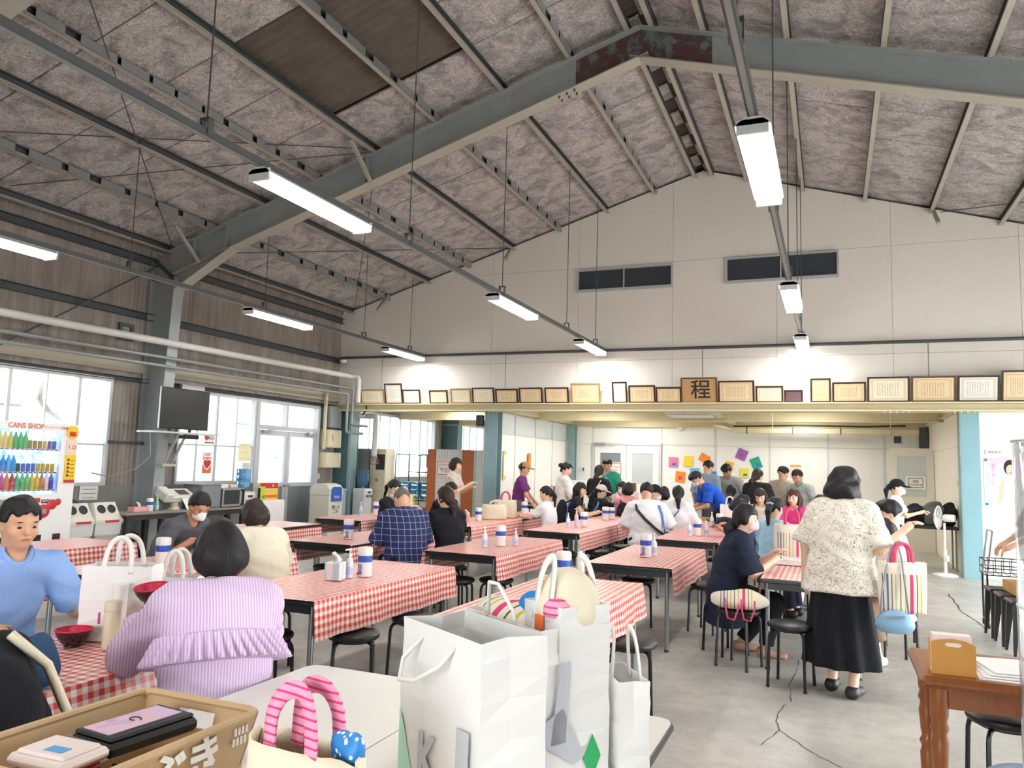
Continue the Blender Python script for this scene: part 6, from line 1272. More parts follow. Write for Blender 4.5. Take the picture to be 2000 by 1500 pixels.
# ================================================================== corridor: air conditioner, bottle cage, staff partition
t = thing('floor_air_conditioner', 'tall beige floor-standing air conditioner', 'air conditioner', (-9.27, 14.85, 0)); b = MB(); b.rbox((0, 0, .9), (.4, .4, 1.8), .01); b.obj('case', M_BEIGEB, t)
b = MB(); b.b2((-.04, -.206, 1.34), (.18, -.2, 1.68)); b.obj('grille', M_TBLK, t)
for k in range(8): b = MB(); b.b2((-.03, -.212, 1.36+k*.04), (.17, -.206, 1.37+k*.04)); b.obj('louvre', M_STEELD, t)
b = MB(); b.b2((-.19, -.204, .86), (.19, -.2, .868)); b.obj('seam', M_STEELL, t); b = MB(); b.b2((-.04, -.206, 1.08), (.02, -.2, 1.15)); b.obj('remote_panel', M_GREYB, t)
t = thing('grey_locker', 'plain grey steel cabinet left of the air conditioner', 'cabinet', (-9.68, 14.95, 0)); b = MB(); b.rbox((0, 0, .9), (.3, .5, 1.8), .008); b.obj('case', M_GREYB, t); b = MB(); b.b2((-.13, -.256, .05), (.13, -.25, 1.75)); b.obj('door_panel', M_GREYB, t)
t = thing('cage_trolley', 'green wire roll cage loaded with blue water bottles', 'trolley', (-8.4, 15.3, 0)); M_CAGE = mat('green_cage', '#2f5d4a', .5, .2, .08)
for sx_ in (-.62, .0, .62):
    b = MB(); b.tube([(sx_, -.3, .12), (sx_, -.3, 1.66), (sx_, -.26, 1.7), (sx_, .26, 1.7), (sx_, .3, 1.66), (sx_, .3, .12)], .014, 6); b.obj('side_frame', M_CAGE, t, smooth='auto')
for z in (.15, .72, 1.3, 1.69):
    b = MB(); b.tube([(-.62, .3, z), (.62, .3, z)], .01, 6); b.obj('rail', M_CAGE, t)
for z in (.14, .7): b = MB(); b.b2((-.62, -.3, z-.02), (.62, .3, z)); b.obj('shelf', M_CAGE, t)
for sx_ in (-.55, .55):
    for sy_ in (-.25, .25): b = MB(); b.lathe([(.05, -.015), (.06, 0), (.05, .015)], 12, (sx_, sy_, .06), R=Matrix.Rotation(PI/2, 3, 'Y')); b.obj('caster', M_BLACK, t)
b = MB(); b.b2((.03, -.29, 1.3), (.6, .2, 1.32)); b.obj('upper_tray', M_CAGE, t)
nb = 0; ordn = ['first', 'second', 'third', 'fourth', 'fifth']
for z, nm in ((.705, 'middle'), (.145, 'lower')):
    for k in range(5): wbottle(-8.4-.48+k*.24, 15.16, z, 'blue water bottle, %s from the left on the %s cage shelf' % (ordn[k], nm))
for k in range(2): wbottle(-8.4+.18+k*.26, 15.2, 1.325, 'blue water bottle on the upper cage tray, '+('left' if k == 0 else 'right')+' one')
t = thing('partition_screen', 'folding partition of rust-orange and white slatted panels', 'partition', (-7.4, 14.75, 0)); M_RUSTP = mat('rust_orange_panel', '#b9673a', .6, 0, .2, 14); M_SLAT = mat('white_slat', '#dcdad4', .6, 0, .06)
for (x0, x1, mm_) in ((-.67, -.46, M_RUSTP), (.16, .44, M_RUSTP), (.44, .5, mat('teal_strip', '#a6c8bd', .6, 0, .02))):
    b = MB(); b.b2((x0, -.02, .02), (x1, .02, 1.82)); b.obj('panel', mm_, t)
for (x0, x1) in ((-.46, .16), (.5, .68)):
    b = MB(); b.b2((x0, 0, .02), (x1, .02, 1.82)); b.obj('panel', M_STEELL, t)
    if x0 < 0:
        n = 9
        for k in range(n): b = MB(); b.b2((x0+(x1-x0)*k/n+.003, -.02, 1.3), (x0+(x1-x0)*(k+1)/n-.003, 0, 1.82)); b.obj('slat', M_SLAT, t)
    else:
        for k in range(3): b = MB(); b.b2((x0+.06*k+.003, -.02, 1.3), (x0+.06*(k+1)-.003, 0, 1.82)); b.obj('slat', M_SLAT, t)
    for k in range(14): b = MB(); b.b2((x0+.004, -.02, .02+k*.0914+.003), (x1-.004, 0, .02+(k+1)*.0914-.003)); b.obj('slat', M_SLAT, t)
q = sheet('staff_sign', 'white STAFF ONLY sign with red border on the partition', (-7.62, 14.715, 1.42), .44, .32, M_WHITE, 'y', cat='sign'); b = MB(); b.frame('y', -.006, -.003, -.2, .2, -.14, .14, .012); b.obj('border', M_RED, q); text('STAFF ONLY', .06, M_RED, q, (0, -.005, .07)); text('関係者以外\n立入禁止', .05, M_RED, q, (0, -.005, -.045))
# ================================================================== annex: things on the walls and tables
WB = [('pink', '#ea7fa8', -3.57, 1.71, .225, .245, .03, 'pink printed bag pinned to the back wall, leftmost'), ('yellow', '#f2d52d', -3.21, 1.74, .215, .255, .06, 'plain yellow bag pinned to the back wall'), ('orange', '#f08b2e', -2.82, 1.82, .25, .2, .5, 'tilted orange bag above the man in grey-blue shirt'), ('orange', '#f08b2e', -3.40, 1.36, .225, .26, .09, 'orange bag with red print, lowest on the back wall'), ('skyblue', '#5fb6e2', -3.05, 1.47, .22, .22, -.06, 'sky blue bag half hidden by the man in grey-blue shirt'), ('blue', '#3f86d6', -2.62, 1.42, .16, .2, .02, 'deep blue bag right of the man in grey-blue shirt'), ('amber', '#f0b62a', -2.25, 1.66, .2, .2, .2, 'amber puckered bag above the bowed work jacket'), ('purple', '#9a5fb4', -1.955, 1.935, .235, .25, .4, 'purple bag tilted on the back wall, highest of all'), ('green', '#1fa085', -1.63, 1.74, .22, .26, -.38, 'green bag tilted left on the back wall'), ('lemon', '#ecdf3a', -1.9, 1.5, .2, .22, -.05, 'lemon bag with blue square on the back wall')]
for (nm, c, x, z, w_, h_, rl_, lb) in WB:
    t = thing('display_bag', lb, 'bag', (x, 18.955, z), 0, 'coloured bags pinned to the wall'); mm_ = mat('bag_'+nm, c, .5, 0, .08, 12); R = Matrix.Rotation(rl_, 3, 'Y'); b = MB(); b.rbox((0, 0, 0), (w_, .02, h_), .008, R=R); b.obj('pouch', mm_, t); b = MB(); b.box(R @ Vector((0, -.011, h_*.42)), (w_, .006, h_*.09), R=R); b.obj('zip_top', mm_, t)
    if lb.find('red print') > 0 or nm == 'purple': b = MB(); b.box(R @ Vector((0, -.011, -h_*.1)), (w_*.4, .004, h_*.33), R=R); b.obj('print', mat('bag_red_print', '#d0453a' if nm != 'purple' else '#b5447f', .5, 0, 0) if nm != 'purple' else mat('bag_pink_print', '#b5447f', .5, 0, 0), t)
    if nm in ('lemon', 'green', 'pink'): b = MB(); b.box(R @ Vector((.02, -.011, -h_*.2)), (w_*.45, .004, h_*.25), R=R); b.obj('print', mat('bag_blue_print', '#2f6fc4', .5, 0, 0), t)
t = thing('display_bag', 'white pouch with orange stripe hung beside the taupe tee man', 'bag', (-.76, 18.955, 1.58), 0, 'coloured bags pinned to the wall'); b = MB(); b.rbox((0, 0, 0), (.24, .02, .28), .006); b.obj('pouch', mat('pale_peach_pouch', '#efd3c2', .5, 0, .04), t); b = MB(); b.b2((-.12, -.013, .1), (.12, -.01, .13)); b.obj('stripe', mat('bag_orange', '#f08b2e'), t); b = MB(); b.b2((-.12, -.012, .14), (.12, .0, .2)); b.obj('header_card', M_WHITE, t)
q = sheet('wall_notice', 'white notice with yellow bands on the partition panel', (-6.26, 14.75, 1.52), .13, .6, M_WHITE, 'x'); 
for z in (.26, -.25): b = MB(); b.b2((.0025, -.063, z-.045), (.0035, .063, z+.035)); b.obj('yellow_band', M_YEL, q)
q = sheet('wall_notice', 'orange folder hanging on the partition panel', (-6.25, 16.15, 1.62), .16, .36, mat('bag_orange', '#f08b2e'), 'x'); q = sheet('wall_notice', 'small pale timetable beside the blue pillar', (-6.26, 14.4, 1.45), .1, .4, M_WHITE, 'x'); lines(q, .1, .4, 7, mat('faint_blue_print', '#9aa6c4', .7, 0, 0))
q = sheet('wall_control', 'small white wall controller left of the obscure glass door', (-5.85, 18.93, 1.47), .08, .16, M_WHITE, 'y', cat='switch'); b = MB(); b.b2((-.02, -.006, -.04), (.02, -.003, .04)); b.obj('dial', M_STEELD, q)
q = sheet('door_notice', 'white notice with red border on the obscure glass door', (-5.05, 18.925, 1.5), .42, .34, M_WHITE, 'y', cat='sign'); b = MB(); b.frame('y', -.006, -.003, -.19, .19, -.15, .15, .014); b.obj('border', M_RED, q); text('STAFF ONLY', .055, M_RED, q, (0, -.005, .05)); text('関係者以外\n立入禁止', .045, M_RED, q, (0, -.005, -.055))
q = sheet('wall_vent', 'grey square ventilation grille above the corner door', (1.36, 18.96, 2.33), .2, .2, M_WHITE, 'y', cat='vent'); b = MB(); b.b2((-.075, -.01, -.075), (.075, -.004, .075)); b.obj('grille', M_STEELD, q)
t = thing('ceiling_air_conditioner', 'white ceiling air conditioner under the annex ceiling', 'air conditioner', (-2.6, 15.6, 2.62)); b = MB(); b.rbox((0, 0, .12), (.95, .7, .22), .02); b.obj('case', M_WHITE, t); b = MB(); b.b2((-.4, -.36, .12), (.44, -.352, .19)); b.obj('intake', M_TBLK, t); b = MB(); b.rbox((0, -.02, -.01), (.85, .6, .03), .008); b.obj('louvre_panel', M_WHITE, t)
t = thing('cable_duct', 'cream cable duct with clamps across the annex back', 'duct', (-.2, 18.6, 2.42)); b = MB(); b.rbox((0, 0, .06), (3.9, .1, .12), .01); b.obj('duct', M_CREAM, t)
for x in (-1.6, -.6, .4, 1.4): b = MB(); b.box((x, 0, .07), (.02, .12, .16)); b.obj('clamp', M_STEELD, t)
b = MB(); b.tube([(-1.9, 0, .16), (-.5, .02, .19), (.9, .0, .175), (1.7, 0, .2)], .018, 6); b.obj('cable_bundle', M_BLACK, t, smooth='auto'); b = MB(); b.tube([(-1.94, 0, .06), (-2.02, -.8, .09), (-2.1, -1.9, .07)], .035, 8); b.obj('branch_pipe', M_CREAM, t, smooth='auto')
for x, lb in ((-1.05, 'thin white pull cord hanging in the annex, left'), (1.02, 'thin white pull cord hanging in the annex, right')): pipe([(x, 15.8, 2.9), (x, 15.8, 2.3)], .004, M_WHITE, 'pull_cord', lb, 'cord', 5)
t = thing('smoke_detector', 'small white box detector on the annex beam', 'detector', (-3.4, 18.93, 2.485)); b = MB(); b.rbox((0, 0, .04), (.14, .1, .07), .01); b.obj('case', M_WHITE, t); b = MB(); b.lathe([(.03, 0), (.02, -.015)], 10, (0, 0, .005)); b.obj('sensor', M_GREYB, t)
# right: annex table with bags and the fan, poster
t = thing('folding_table', 'black-topped folding table with bags beside the light blue column', 'table', (1.5, 14.95, 0)); b = MB(); b.rbox((0, 0, .70), (.86, .55, .05), .008); b.obj('tabletop', M_TBLK, t)
for sx_ in (-1, 1):
    for sy_ in (-1, 1): b = MB(); b.tube([(sx_*.39, sy_*.22, 0), (sx_*.39, sy_*.22, .68)], .014, 8); b.obj('leg', M_TLEG, t, smooth='auto')
def softbag(name, label, loc, r, mtl, hts=True, wobb=.012, parts=(), cat='bag', rz=0, hcol=None, hz=None):
    t = thing(name, label, cat, loc, rz); f = Field((-r[0]-.06, -r[1]-.06, -.02), (r[0]+.06, r[1]+.06, r[2]*2+.06), .014); n = (0, 1, 0)
    f.ell((0, 0, r[2]), (r[0], r[1], r[2]*1.02), None, 0); f.ell((0, 0, r[2]*.55), (r[0]*1.02, r[1]*1.02, r[2]*.65), None, .05); f.wob(wobb, 18, loc[0]*3+loc[1], 20); f.cut((0, 0, .004), (0, 0, -1)); raw_obj('bag_body', *f.mesh(), mtl, t)
    if hts: b = MB(); h0 = hz or r[2]*1.85; b.tube([(-r[0]*.4, 0, h0*.95), (-r[0]*.35, .01, h0+.09), (0, .015, h0+.13), (r[0]*.35, .01, h0+.09), (r[0]*.4, 0, h0*.95)], .011, 6); b.obj('handle', hcol or mtl, t, smooth='auto')
    return t
softbag('duffel_bag', 'dark navy duffel bag at the back of the annex table', (1.36, 15.02, .726), (.2, .14, .17), cloth('dark_navy_bag', '#20242e'), False, .02); softbag('tote_bag', 'grey backpack standing on the annex table', (1.60, 14.93, .726), (.17, .13, .20), cloth('grey_bag', '#6f716f'), False, .02); softbag('duffel_bag', 'black backpack with drink bottle at the table end', (1.82, 14.95, .726), (.12, .15, .19), cloth('black_bag', '#1e1e20'), False, .02)
softbag('shoulder_bag', 'low black bag with red trim on the annex table', (1.2, 14.85, .726), (.12, .1, .09), cloth('black_bag', '#1e1e20'), False)
t = thing('standing_fan', 'white pedestal fan seen from behind beside the light blue column', 'fan', (1.645, 14.05, 0), 0); M_FANW = mat('fan_white', '#e9e8e4', .4, 0, .03)
b = MB(); b.lathe([(.19, 0), (.19, .012), (.16, .03), (.03, .045)], 28); b.obj('base', M_FANW, t, smooth='auto'); b = MB(); b.lathe([(.024, .03), (.024, .25), (.03, .27), (.03, .4), (.018, .42), (.018, .82)], 12); b.obj('pole', M_FANW, t, smooth='auto'); b = MB(); b.rbox((.03, -.02, .27), (.05, .04, .1), .01); b.obj('control_box', M_FANW, t)
R = (Matrix.Rotation(math.radians(68), 3, 'Z') @ Matrix.Rotation(PI/2, 3, 'X')); b = MB(); b.lathe([(.035, -.09), (.06, -.06), (.06, .06), (.05, .09)], 16, (.06, -.02, .9), R=R); b.obj('motor_housing', M_FANW, t, smooth='auto')
nf = R @ Vector((0, 0, 1)); cc = Vector((.06, -.02, .9))-nf*.15*(1 if nf.x > 0 else -1); cage = MB()
for k in range(5): rr = .04+.14*k/4*1.0; cage.tube([cc+(R @ Vector((rr*math.cos(a*PI/12), rr*math.sin(a*PI/12), (.05*(1 if nf.x > 0 else -1))*(1-(rr/.19)**2)))) for a in range(24)], .003 if k < 4 else .009, 4, close=True)
for a in range(28): cage.tube([cc+(R @ Vector((rr*math.cos(a*PI/14), rr*math.sin(a*PI/14), (.05*(1 if nf.x > 0 else -1))*(1-(rr/.19)**2)))) for rr in (.04, .11, .19)], .0022, 4)
for a in range(28): cage.tube([cc+(R @ Vector((rr*math.cos(a*PI/14), rr*math.sin(a*PI/14), (-.06*(1 if nf.x > 0 else -1))*(1-(rr/.19)**2)))) for rr in (.02, .11, .19)], .0022, 4)
cage.obj('guard', M_FANW, t, smooth='auto')
for k in range(4):
    b = MB(); a0 = k*PI/2; b.grid(lambda u, v: tuple(cc+(R @ Vector(((.03+.13*u)*math.cos(a0+(v-.5)*1.0), (.03+.13*u)*math.sin(a0+(v-.5)*1.0), (v-.5)*.05)))), 4, 4); b.obj('blade', mat('fan_blade', '#cfd0cf', .4, 0, .03), t, smooth=True, fix=False)
t = thing('wall_poster', 'pink and blue poster of a smiling person in white on the white panel', 'poster', (2.45, 13.975, 1.1)); b = MB(); b.b2((-.25, -.003, 0), (.25, .003, .76)); b.obj('sheet', (lambda q: (q.col(q.ramp(q.xyz(q.coord())[2], [(0.0, '#bfe6ee'), (.35, '#f3eef4'), (.76, '#f2b7dc')])), q.m)[1])(NT('poster_gradient')), t)
def flat_(pts, mtl, nm, y): b = MB(); b.prism(pts, .0008, (0, y, 0), (1, 0, 0), (0, 0, 1)); b.obj(nm, mtl, t)
ov = lambda cx, cz, rx, rz_: [(cx+rx*math.cos(a*PI/10), cz+rz_*math.sin(a*PI/10)) for a in range(20)]
flat_(ov(.1, .62, .085, .12), M_HAIR, 'printed_hair', -.0035); flat_([(-.02, .02), (.24, .02), (.24, .36), (.12, .47), (.0, .4)], M_WHITE, 'printed_blouse', -.004); flat_(ov(.105, .58, .058, .085), M_SKIN[0], 'printed_face', -.0048); flat_([(-.08, .1), (-.02, .08), (.03, .42), (.0, .45), (-.05, .3)], M_SKIN[0], 'printed_arm', -.0052)
flat_([(.08, .545), (.13, .545), (.118, .53), (.092, .53)], M_LIP, 'printed_smile', -.0056); text('涼\nや\nか\nに', .07, mat('poster_cyan', '#6fc4d6', .6, 0, 0), t, (-.2, -.005, .4)); text('夏\nを\n楽\nし\nむ', .07, mat('poster_pink', '#e886b8', .6, 0, 0), t, (-.12, -.005, .5))
for z in (.73, .05): b = MB(); b.lathe([(.022, 0), (.018, .008), (0, .009)], 10, (-.22, -.003, z), R=Matrix.Rotation(PI/2, 3, 'X')); b.obj('green_pin', mat('green_pin', '#1f7f68', .4, 0, 0), t)
q = sheet('paper_label', 'small white label strip above the poster', (2.35, 13.975, 1.95), .24, .09, M_WHITE, 'y'); text('健康推進', .045, mat('grey_print', '#7c7f88', .6, 0, 0), q, (0, -.004, 0))
for k, (y, z) in enumerate(((14.9, 1.45), (14.75, .98))): q = sheet('tape_patch', 'yellow tape patch on the cream side wall, '+('upper' if k == 0 else 'lower'), (1.955, y, z), .1, .1, mat('yellow_tape', '#e4cf8c', .6, 0, .03), 'x')
# serving table in the annex and what stands on it
t = thing('serving_table', 'dark serving table behind the youth in purple tee', 'table', (-5.0, 14.75, 0)); b = MB(); b.rbox((0, 0, .70), (1.7, .6, .05), .008); b.obj('tabletop', M_TBLK, t)
for sx_ in (-1, 1):
    for sy_ in (-1, 1): b = MB(); b.tube([(sx_*.78, sy_*.25, 0), (sx_*.78, sy_*.25, .68)], .016, 8); b.obj('leg', M_TLEG, t, smooth='auto')
t = thing('menu_easel', 'leaning cream and brown display boards on the serving table', 'display board', (-5.35, 14.9, .726)); 
for k, c_ in enumerate(('#e7e2d4', '#8a7355')): b = MB(); b.box((k*.1, .02+k*.03, .2), (.18, .012, .4), R=Matrix.Rotation(-.18, 3, 'X') @ Matrix.Rotation(.12*(k+.5), 3, 'Y')); b.obj('board', mat('easel%d' % k, c_, .6, 0, .05), t)
t = thing('cutlery_cup', 'cup of cream wooden sticks on the serving table', 'cup', (-4.98, 14.7, .726)); b = MB(); b.lathe([(0, 0), (.05, 0), (.06, .12), (.055, .12), (.046, .01), (0, .01)], 16); b.obj('cup', M_WHITE, t, smooth='auto'); b = MB()
for k in range(14): a = k*2.4; b.bar((.02*math.cos(a), .02*math.sin(a), .02), (.06*math.cos(a), .06*math.sin(a), .24), .012, .004)
b.obj('sticks', mat('pale_yellow_sticks', '#e8dcae', .6, 0, .05), t)['kind'] = 'stuff'
for k, (x, c_, lb) in enumerate(((-5.6, '#e9e6e0', 'white open box with purple print at the serving table end'), (-4.6, '#d7d2c6', 'pale tray box on the serving table'), (-4.3, '#c9a36b', 'small cardboard box on the serving table'))):
    t = thing('small_box', lb, 'box', (x, 14.65, .726)); b = MB(); b.rbox((0, 0, .05), (.2, .16, .1), .004); b.obj('carton', mat('sbox%d' % k, c_, .6, 0, .05), t); b = MB(); b.b2((-.08, -.085, .03), (.08, -.081, .07)); b.obj('print', mat('purple_print', '#3f3a94', .6, 0, 0) if k == 0 else M_WHITE, t)
t = thing('reception_desk', 'low cream counter with wooden panel behind the black-clad women', 'counter', (-5.0, 17.6, 0)); b = MB(); b.rbox((0, 0, .5), (1.7, .5, 1.0), .01); b.obj('body', M_WHITEP, t); b = MB(); b.rbox((0, 0, 1.1), (1.7, .04, .22), .006); b.obj('screen_panel', M_WHITEP, t); b = MB(); b.b2((.62, -.026, 1.0), (.84, -.021, 1.2)); b.obj('wood_panel', M_WOOD, t)
t = thing('packing_table', 'table with cardboard boxes under the stooping man in royal blue', 'table', (-2.35, 13.65, 0)); b = MB(); b.rbox((0, 0, .70), (.75, .5, .05), .008); b.obj('tabletop', mat('pale_wood_top', '#cfae78', .5, 0, .08), t)
for sx_ in (-1, 1): b = MB(); b.b2((sx_*.34-.02, -.2, 0), (sx_*.34+.02, .2, .675)); b.obj('leg', M_STEELL, t)
M_CARD = mat('cardboard', '#c49a5e', .8, 0, .08, 5)
def openbox(label, loc, w_, d_, h_, mtl, rz=0, flaps=True):
    t = thing('cardboard_box', label, 'box', loc, rz); b = MB(); th = .006
    b.b2((-w_/2, -d_/2, 0), (w_/2, d_/2, th)); b.b2((-w_/2, -d_/2, th), (w_/2, -d_/2+th, h_)); b.b2((-w_/2, d_/2-th, th), (w_/2, d_/2, h_)); b.b2((-w_/2, -d_/2+th, th), (-w_/2+th, d_/2-th, h_)); b.b2((w_/2-th, -d_/2+th, th), (w_/2, d_/2-th, h_)); b.obj('carton', mtl, t)
    if flaps:
        for s in (-1, 1): b = MB(); b.box((s*(w_/2+.03), 0, h_+.015), (.08, d_*.98, .005), R=Matrix.Rotation(-s*.6, 3, 'Y')); b.obj('flap', mtl, t)
    return t
openbox('open brown cardboard box at the stooping man\'s hands', (-2.5, 13.58, .726), .3, .26, .16, M_CARD); openbox('small white carton beside the brown cardboard box', (-2.14, 13.55, .726), .14, .14, .17, M_WHITE, 0, False)
# ================================================================== dispensers on the checked tables
Z = .7085
tissue(-3.23, 4.62, Z, 'pale blue and white tissue box on the near table', 0, cloth_stripe('tissue_blue_stripe', '#c4dcea', '#efe6e4', .07, 0, .5, .6), .25, .115, .115, .12); pump(-3.2, 4.75, Z, 'clear pump bottle between tissue box and wipes tub', 'clear'); canister(-3.15, 4.87, Z, 'wipes tub with blue characters beside the pale tissue box', 1.15, -.1)
pump(-3.25, 7.2, Z, 'clear pump bottle standing alone on the centre table', 'clear'); canister(-3.17, 7.42, Z, 'wipes tub turned sideways on the centre table', 1.15, 1.2, False); pump(-3.06, 7.56, Z, 'slim pink-tinted spray behind the centre wipes tub', 'pinkish', 'pump bottles', '#e9cfd4', .12)
canister(-1.65, 7.4, Z, 'wipes tub with blue characters on the chrome-legged table', 1.2, -.2); pump(-1.6, 7.54, Z, 'pump bottle hidden behind the chrome-legged table\'s tub', 'white', 'pump bottles', '#eceae8', .16)
pump(-1.68, 10.05, Z, 'left pump bottle of the trio before the boys', 'clear'); canister(-1.6, 10.16, Z, 'wipes tub in the trio on the striped table', 1.15, .9, False); pump(-1.5, 10.25, Z, 'right white bottle of the trio before the boys', 'white', 'pump bottles', '#eceae8', .13); pump(-1.66, 11.9, Z, 'white pump bottle near the black bag on the far table', 'white', 'pump bottles', '#eceae8', .16); canister(-1.57, 12.05, Z, 'wipes tub near the black bag on the far table', 1.05, .5, False)
pump(-3.36, 10.22, Z, 'white pump bottle left of the pink spray', 'white', 'pump bottles', '#eceae8', .14); pump(-3.28, 10.34, Z, 'tall pink spray bottle on the table before the white polo man', 'pink', 'pump bottles', '#ecbfc6', .2); canister(-3.22, 10.5, Z, 'wipes tub right of the pink spray', 1.1, 1.0, False); canister(-3.34, 12.05, Z, 'first wipes tub before the pink hoodie child', 1.15, .6, False); canister(-3.3, 12.3, Z, 'second wipes tub before the pink hoodie child', 1.05, 2.0, False)
tissue(-4.86, 10.1, Z, 'small pink tissue box before the man in black vest', 0, M_TISP, .2, .09, .09, .1); canister(-4.8, 10.38, Z, 'wipes tub before the man in black vest', 1.05, .5, False); canister(-4.85, 12.35, Z, 'wipes tub in front of the purple tee youth', 1.15, .9, False)
pump(-6.55, 9.95, Z, 'clear pump bottle on the table by the dispensers', 'clear'); canister(-6.5, 10.3, Z, 'wipes tub on the table by the dispensers', 1.1, .4, False); canister(-4.75, 7.0, Z, 'wipes tub at the plaid man\'s elbow', 1.15, .3); canister(-6.15, 10.7, Z, 'wipes tub behind the cropped grey head', 1.1, .4, False); canister(-1.82, 5.45, Z, 'wipes tub behind the crumpled cream tote', 1.2, 1.5, False); pump(-1.72, 5.55, Z, 'white pump bottle behind the crumpled cream tote', 'white', 'pump bottles', '#eceae8', .16)
canister(-4.72, 4.5, Z, 'wipes tub left of the lilac-bloused woman\'s head', 1.15, .9, False); canister(-.2, 7.15, Z, 'wipes tub beside the striped tote on the table', 1.0, .4, False)
t = thing('warning_cone', 'yellow folded floor sign beyond the plaid man', 'floor sign', (-6.55, 11.4, 0)); 
for s in (-1, 1): b = MB(); b.prism([(-.14, 0), (.14, 0), (.07, 1.0), (-.07, 1.0)], .01, (0, s*.06, 0), (1, 0, 0), (0, s*-.05, 1)); b.obj('panel', M_YEL, t)
# ================================================================== carrier bags
def ribbon(b, P, w_, n=5):
    """continuous strap along a smooth path, its flat side facing +-Y"""
    P = [Vector(p) for p in P]; Q = []
    for i in range(len(P)-1):
        p0, p1, p2, p3 = P[max(i-1, 0)], P[i], P[i+1], P[min(i+2, len(P)-1)]
        for k in range(n):
            t = k/n; Q.append(.5*((2*p1)+(p2-p0)*t+(2*p0-5*p1+4*p2-p3)*t*t+(3*p1-p0-3*p2+p3)*t**3))
    Q.append(P[-1]); V = []; F = []
    for i, q in enumerate(Q):
        d = (Q[min(i+1, len(Q)-1)]-Q[max(i-1, 0)]).normalized(); s_ = d.cross(Vector((0, 1, 0))).normalized()*w_/2; V += [tuple(q-s_), tuple(q+s_)]
        if i: F.append((2*i-2, 2*i-1, 2*i+1, 2*i))
    b.add(V, F); return b
M_PAPER = mat('white_kraft_paper', '#e6e5e2', .6, 0, .03, 3); M_ROPE = mat('white_rope', '#e8e6e0', .8, 0, .05)
def paperbag(label, loc, rz, w_, d_, h_, mtl=None, handles='rope', gus=.03, group='paper carrier bags', lean=0.0, flare=.0, name='paper_bag', crease=True):
    mtl = mtl or M_PAPER; t = thing(name, label, 'paper bag', loc, rz, group); b = MB(); lv = 9; V = []; F = []; rnd = random.Random(int(loc[0]*977+loc[1]*131))
    for k in range(lv+1):
        q = k/lv; z = h_*q; g = gus*max(0, q-.12)*1.1; bul = .012*math.sin(q*PI); W = w_/2*(1+flare*q); D = d_/2
        ring = [(-W, -D), (-W*.33, -D-bul), (W*.33, -D-bul*.8), (W, -D), (W-g, 0), (W, D), (W*.33, D+bul), (-W*.33, D+bul), (-W, D), (-W+g, 0)]
        for (x, y) in ring: V.append((x+lean*z+rnd.uniform(-.0025, .0025), y+rnd.uniform(-.0025, .0025), z))
    n = 10
    for k in range(lv):
        for j in range(n): F.append((k*n+j, k*n+(j+1) % n, (k+1)*n+(j+1) % n, (k+1)*n+j))
    F.append(tuple(range(n-1, -1, -1))); b.add(V, F); o = b.obj('bag_body', mtl, t, fix=False, thick=.003)
    for s in (-1, 1):
        y = s*(d_/2); b = MB()
        if handles == 'rope':
            P = [(-w_*.2+lean*h_, y*.98, h_*.93), (-w_*.17+lean*h_, y*1.02, h_+.03), (-w_*.05+lean*h_, y*1.25, h_+.10), (w_*.07+lean*h_, y*1.25, h_+.10), (w_*.17+lean*h_, y*1.02, h_+.03), (w_*.2+lean*h_, y*.98, h_*.93)]
            if handles == 'rope' and gus > .031: P = [(-w_*.2, y*1.02, h_*.93), (-w_*.25, y*1.5, h_*.80), (-w_*.1, y*1.9, h_*.72), (w_*.05, y*1.8, h_*.74), (w_*.18, y*1.4, h_*.83), (w_*.2, y*1.02, h_*.93)]
            b.tube(P, .006, 6)
        else:
            ribbon(b, [(-w_*.2, y, h_*.9), (-w_*.18, y*.85, h_+.05), (-w_*.12, y*.7, h_+.105), (0, y*.6, h_+.125), (w_*.12, y*.7, h_+.105), (w_*.18, y*.85, h_+.05), (w_*.2, y, h_*.9)], .022)
        b.obj('handle', M_ROPE if handles == 'rope' else M_WHITE, t, smooth=True, fix=handles == 'rope', thick=0 if handles == 'rope' else .003)
    return t
WT = .7012; ar = math.atan2(-.63, .78); M_MINT = mat('mint_print', '#b9e6cf', .6, 0, 0); M_GREYP = mat('grey_print_bag', '#bfc2c9', .6, 0, 0); M_GRNP = mat('green_print', '#22a95c', .6, 0, 0)
bA = paperbag('tall white carrier bag with rope handles and pale green print, in front', (-.874, 1.877, WT), math.radians(-31), .38, .20, .425, gus=.035)
fy_ = lambda x, z: -.1-.012*math.sin(PI*z/.425)*min(1, (x+.19)/.127)-.0035
b = MB(); b.add([(x, fy_(x, z), z) for (x, z) in ((-.184, .002), (-.13, .002), (-.085, .002), (-.12, .075), (-.15, .14), (-.184, .19))], [(0, 1, 3, 4, 5), (1, 2, 3)]); b.obj('green_print', M_MINT, bA, fix=False, thick=.001)
text('K', .16, M_GREYP, bA, (-.02, -.117, .1), sx=.8, bold=.006); text('I', .2, M_GREYP, bA, (.14, -.1135, .13), sx=1.2, bold=.012)
bB = paperbag('tall white carrier bag with grey letter and green mark, behind the front one', (-.80, 2.15, WT), math.radians(-34), .38, .24, .415, gus=.028)
b = MB(); b.prism([(-.1, .12), (-.04, .15), (.02, .04), (.08, .04), (.0, -.0), (-.1, .06)], .0015, (.1905, 0, .06), (0, 1, 0), (0, 0, 1)); b.obj('grey_print', M_GREYP, bB); b = MB(); b.prism([(-.03, .02), (.0, .22), (.03, .23), (.02, .02)], .0015, (.1905, -.05, .1), (0, 1, 0), (0, 0, 1)); b.obj('grey_print', M_GREYP, bB)
b = MB(); b.prism([(-.03, 0), (0, .06), (.03, 0), (0, -.06)], .0015, (.1915, .06, .07), (0, 1, 0), (0, 0, 1)); b.obj('green_mark', M_GRNP, bB)
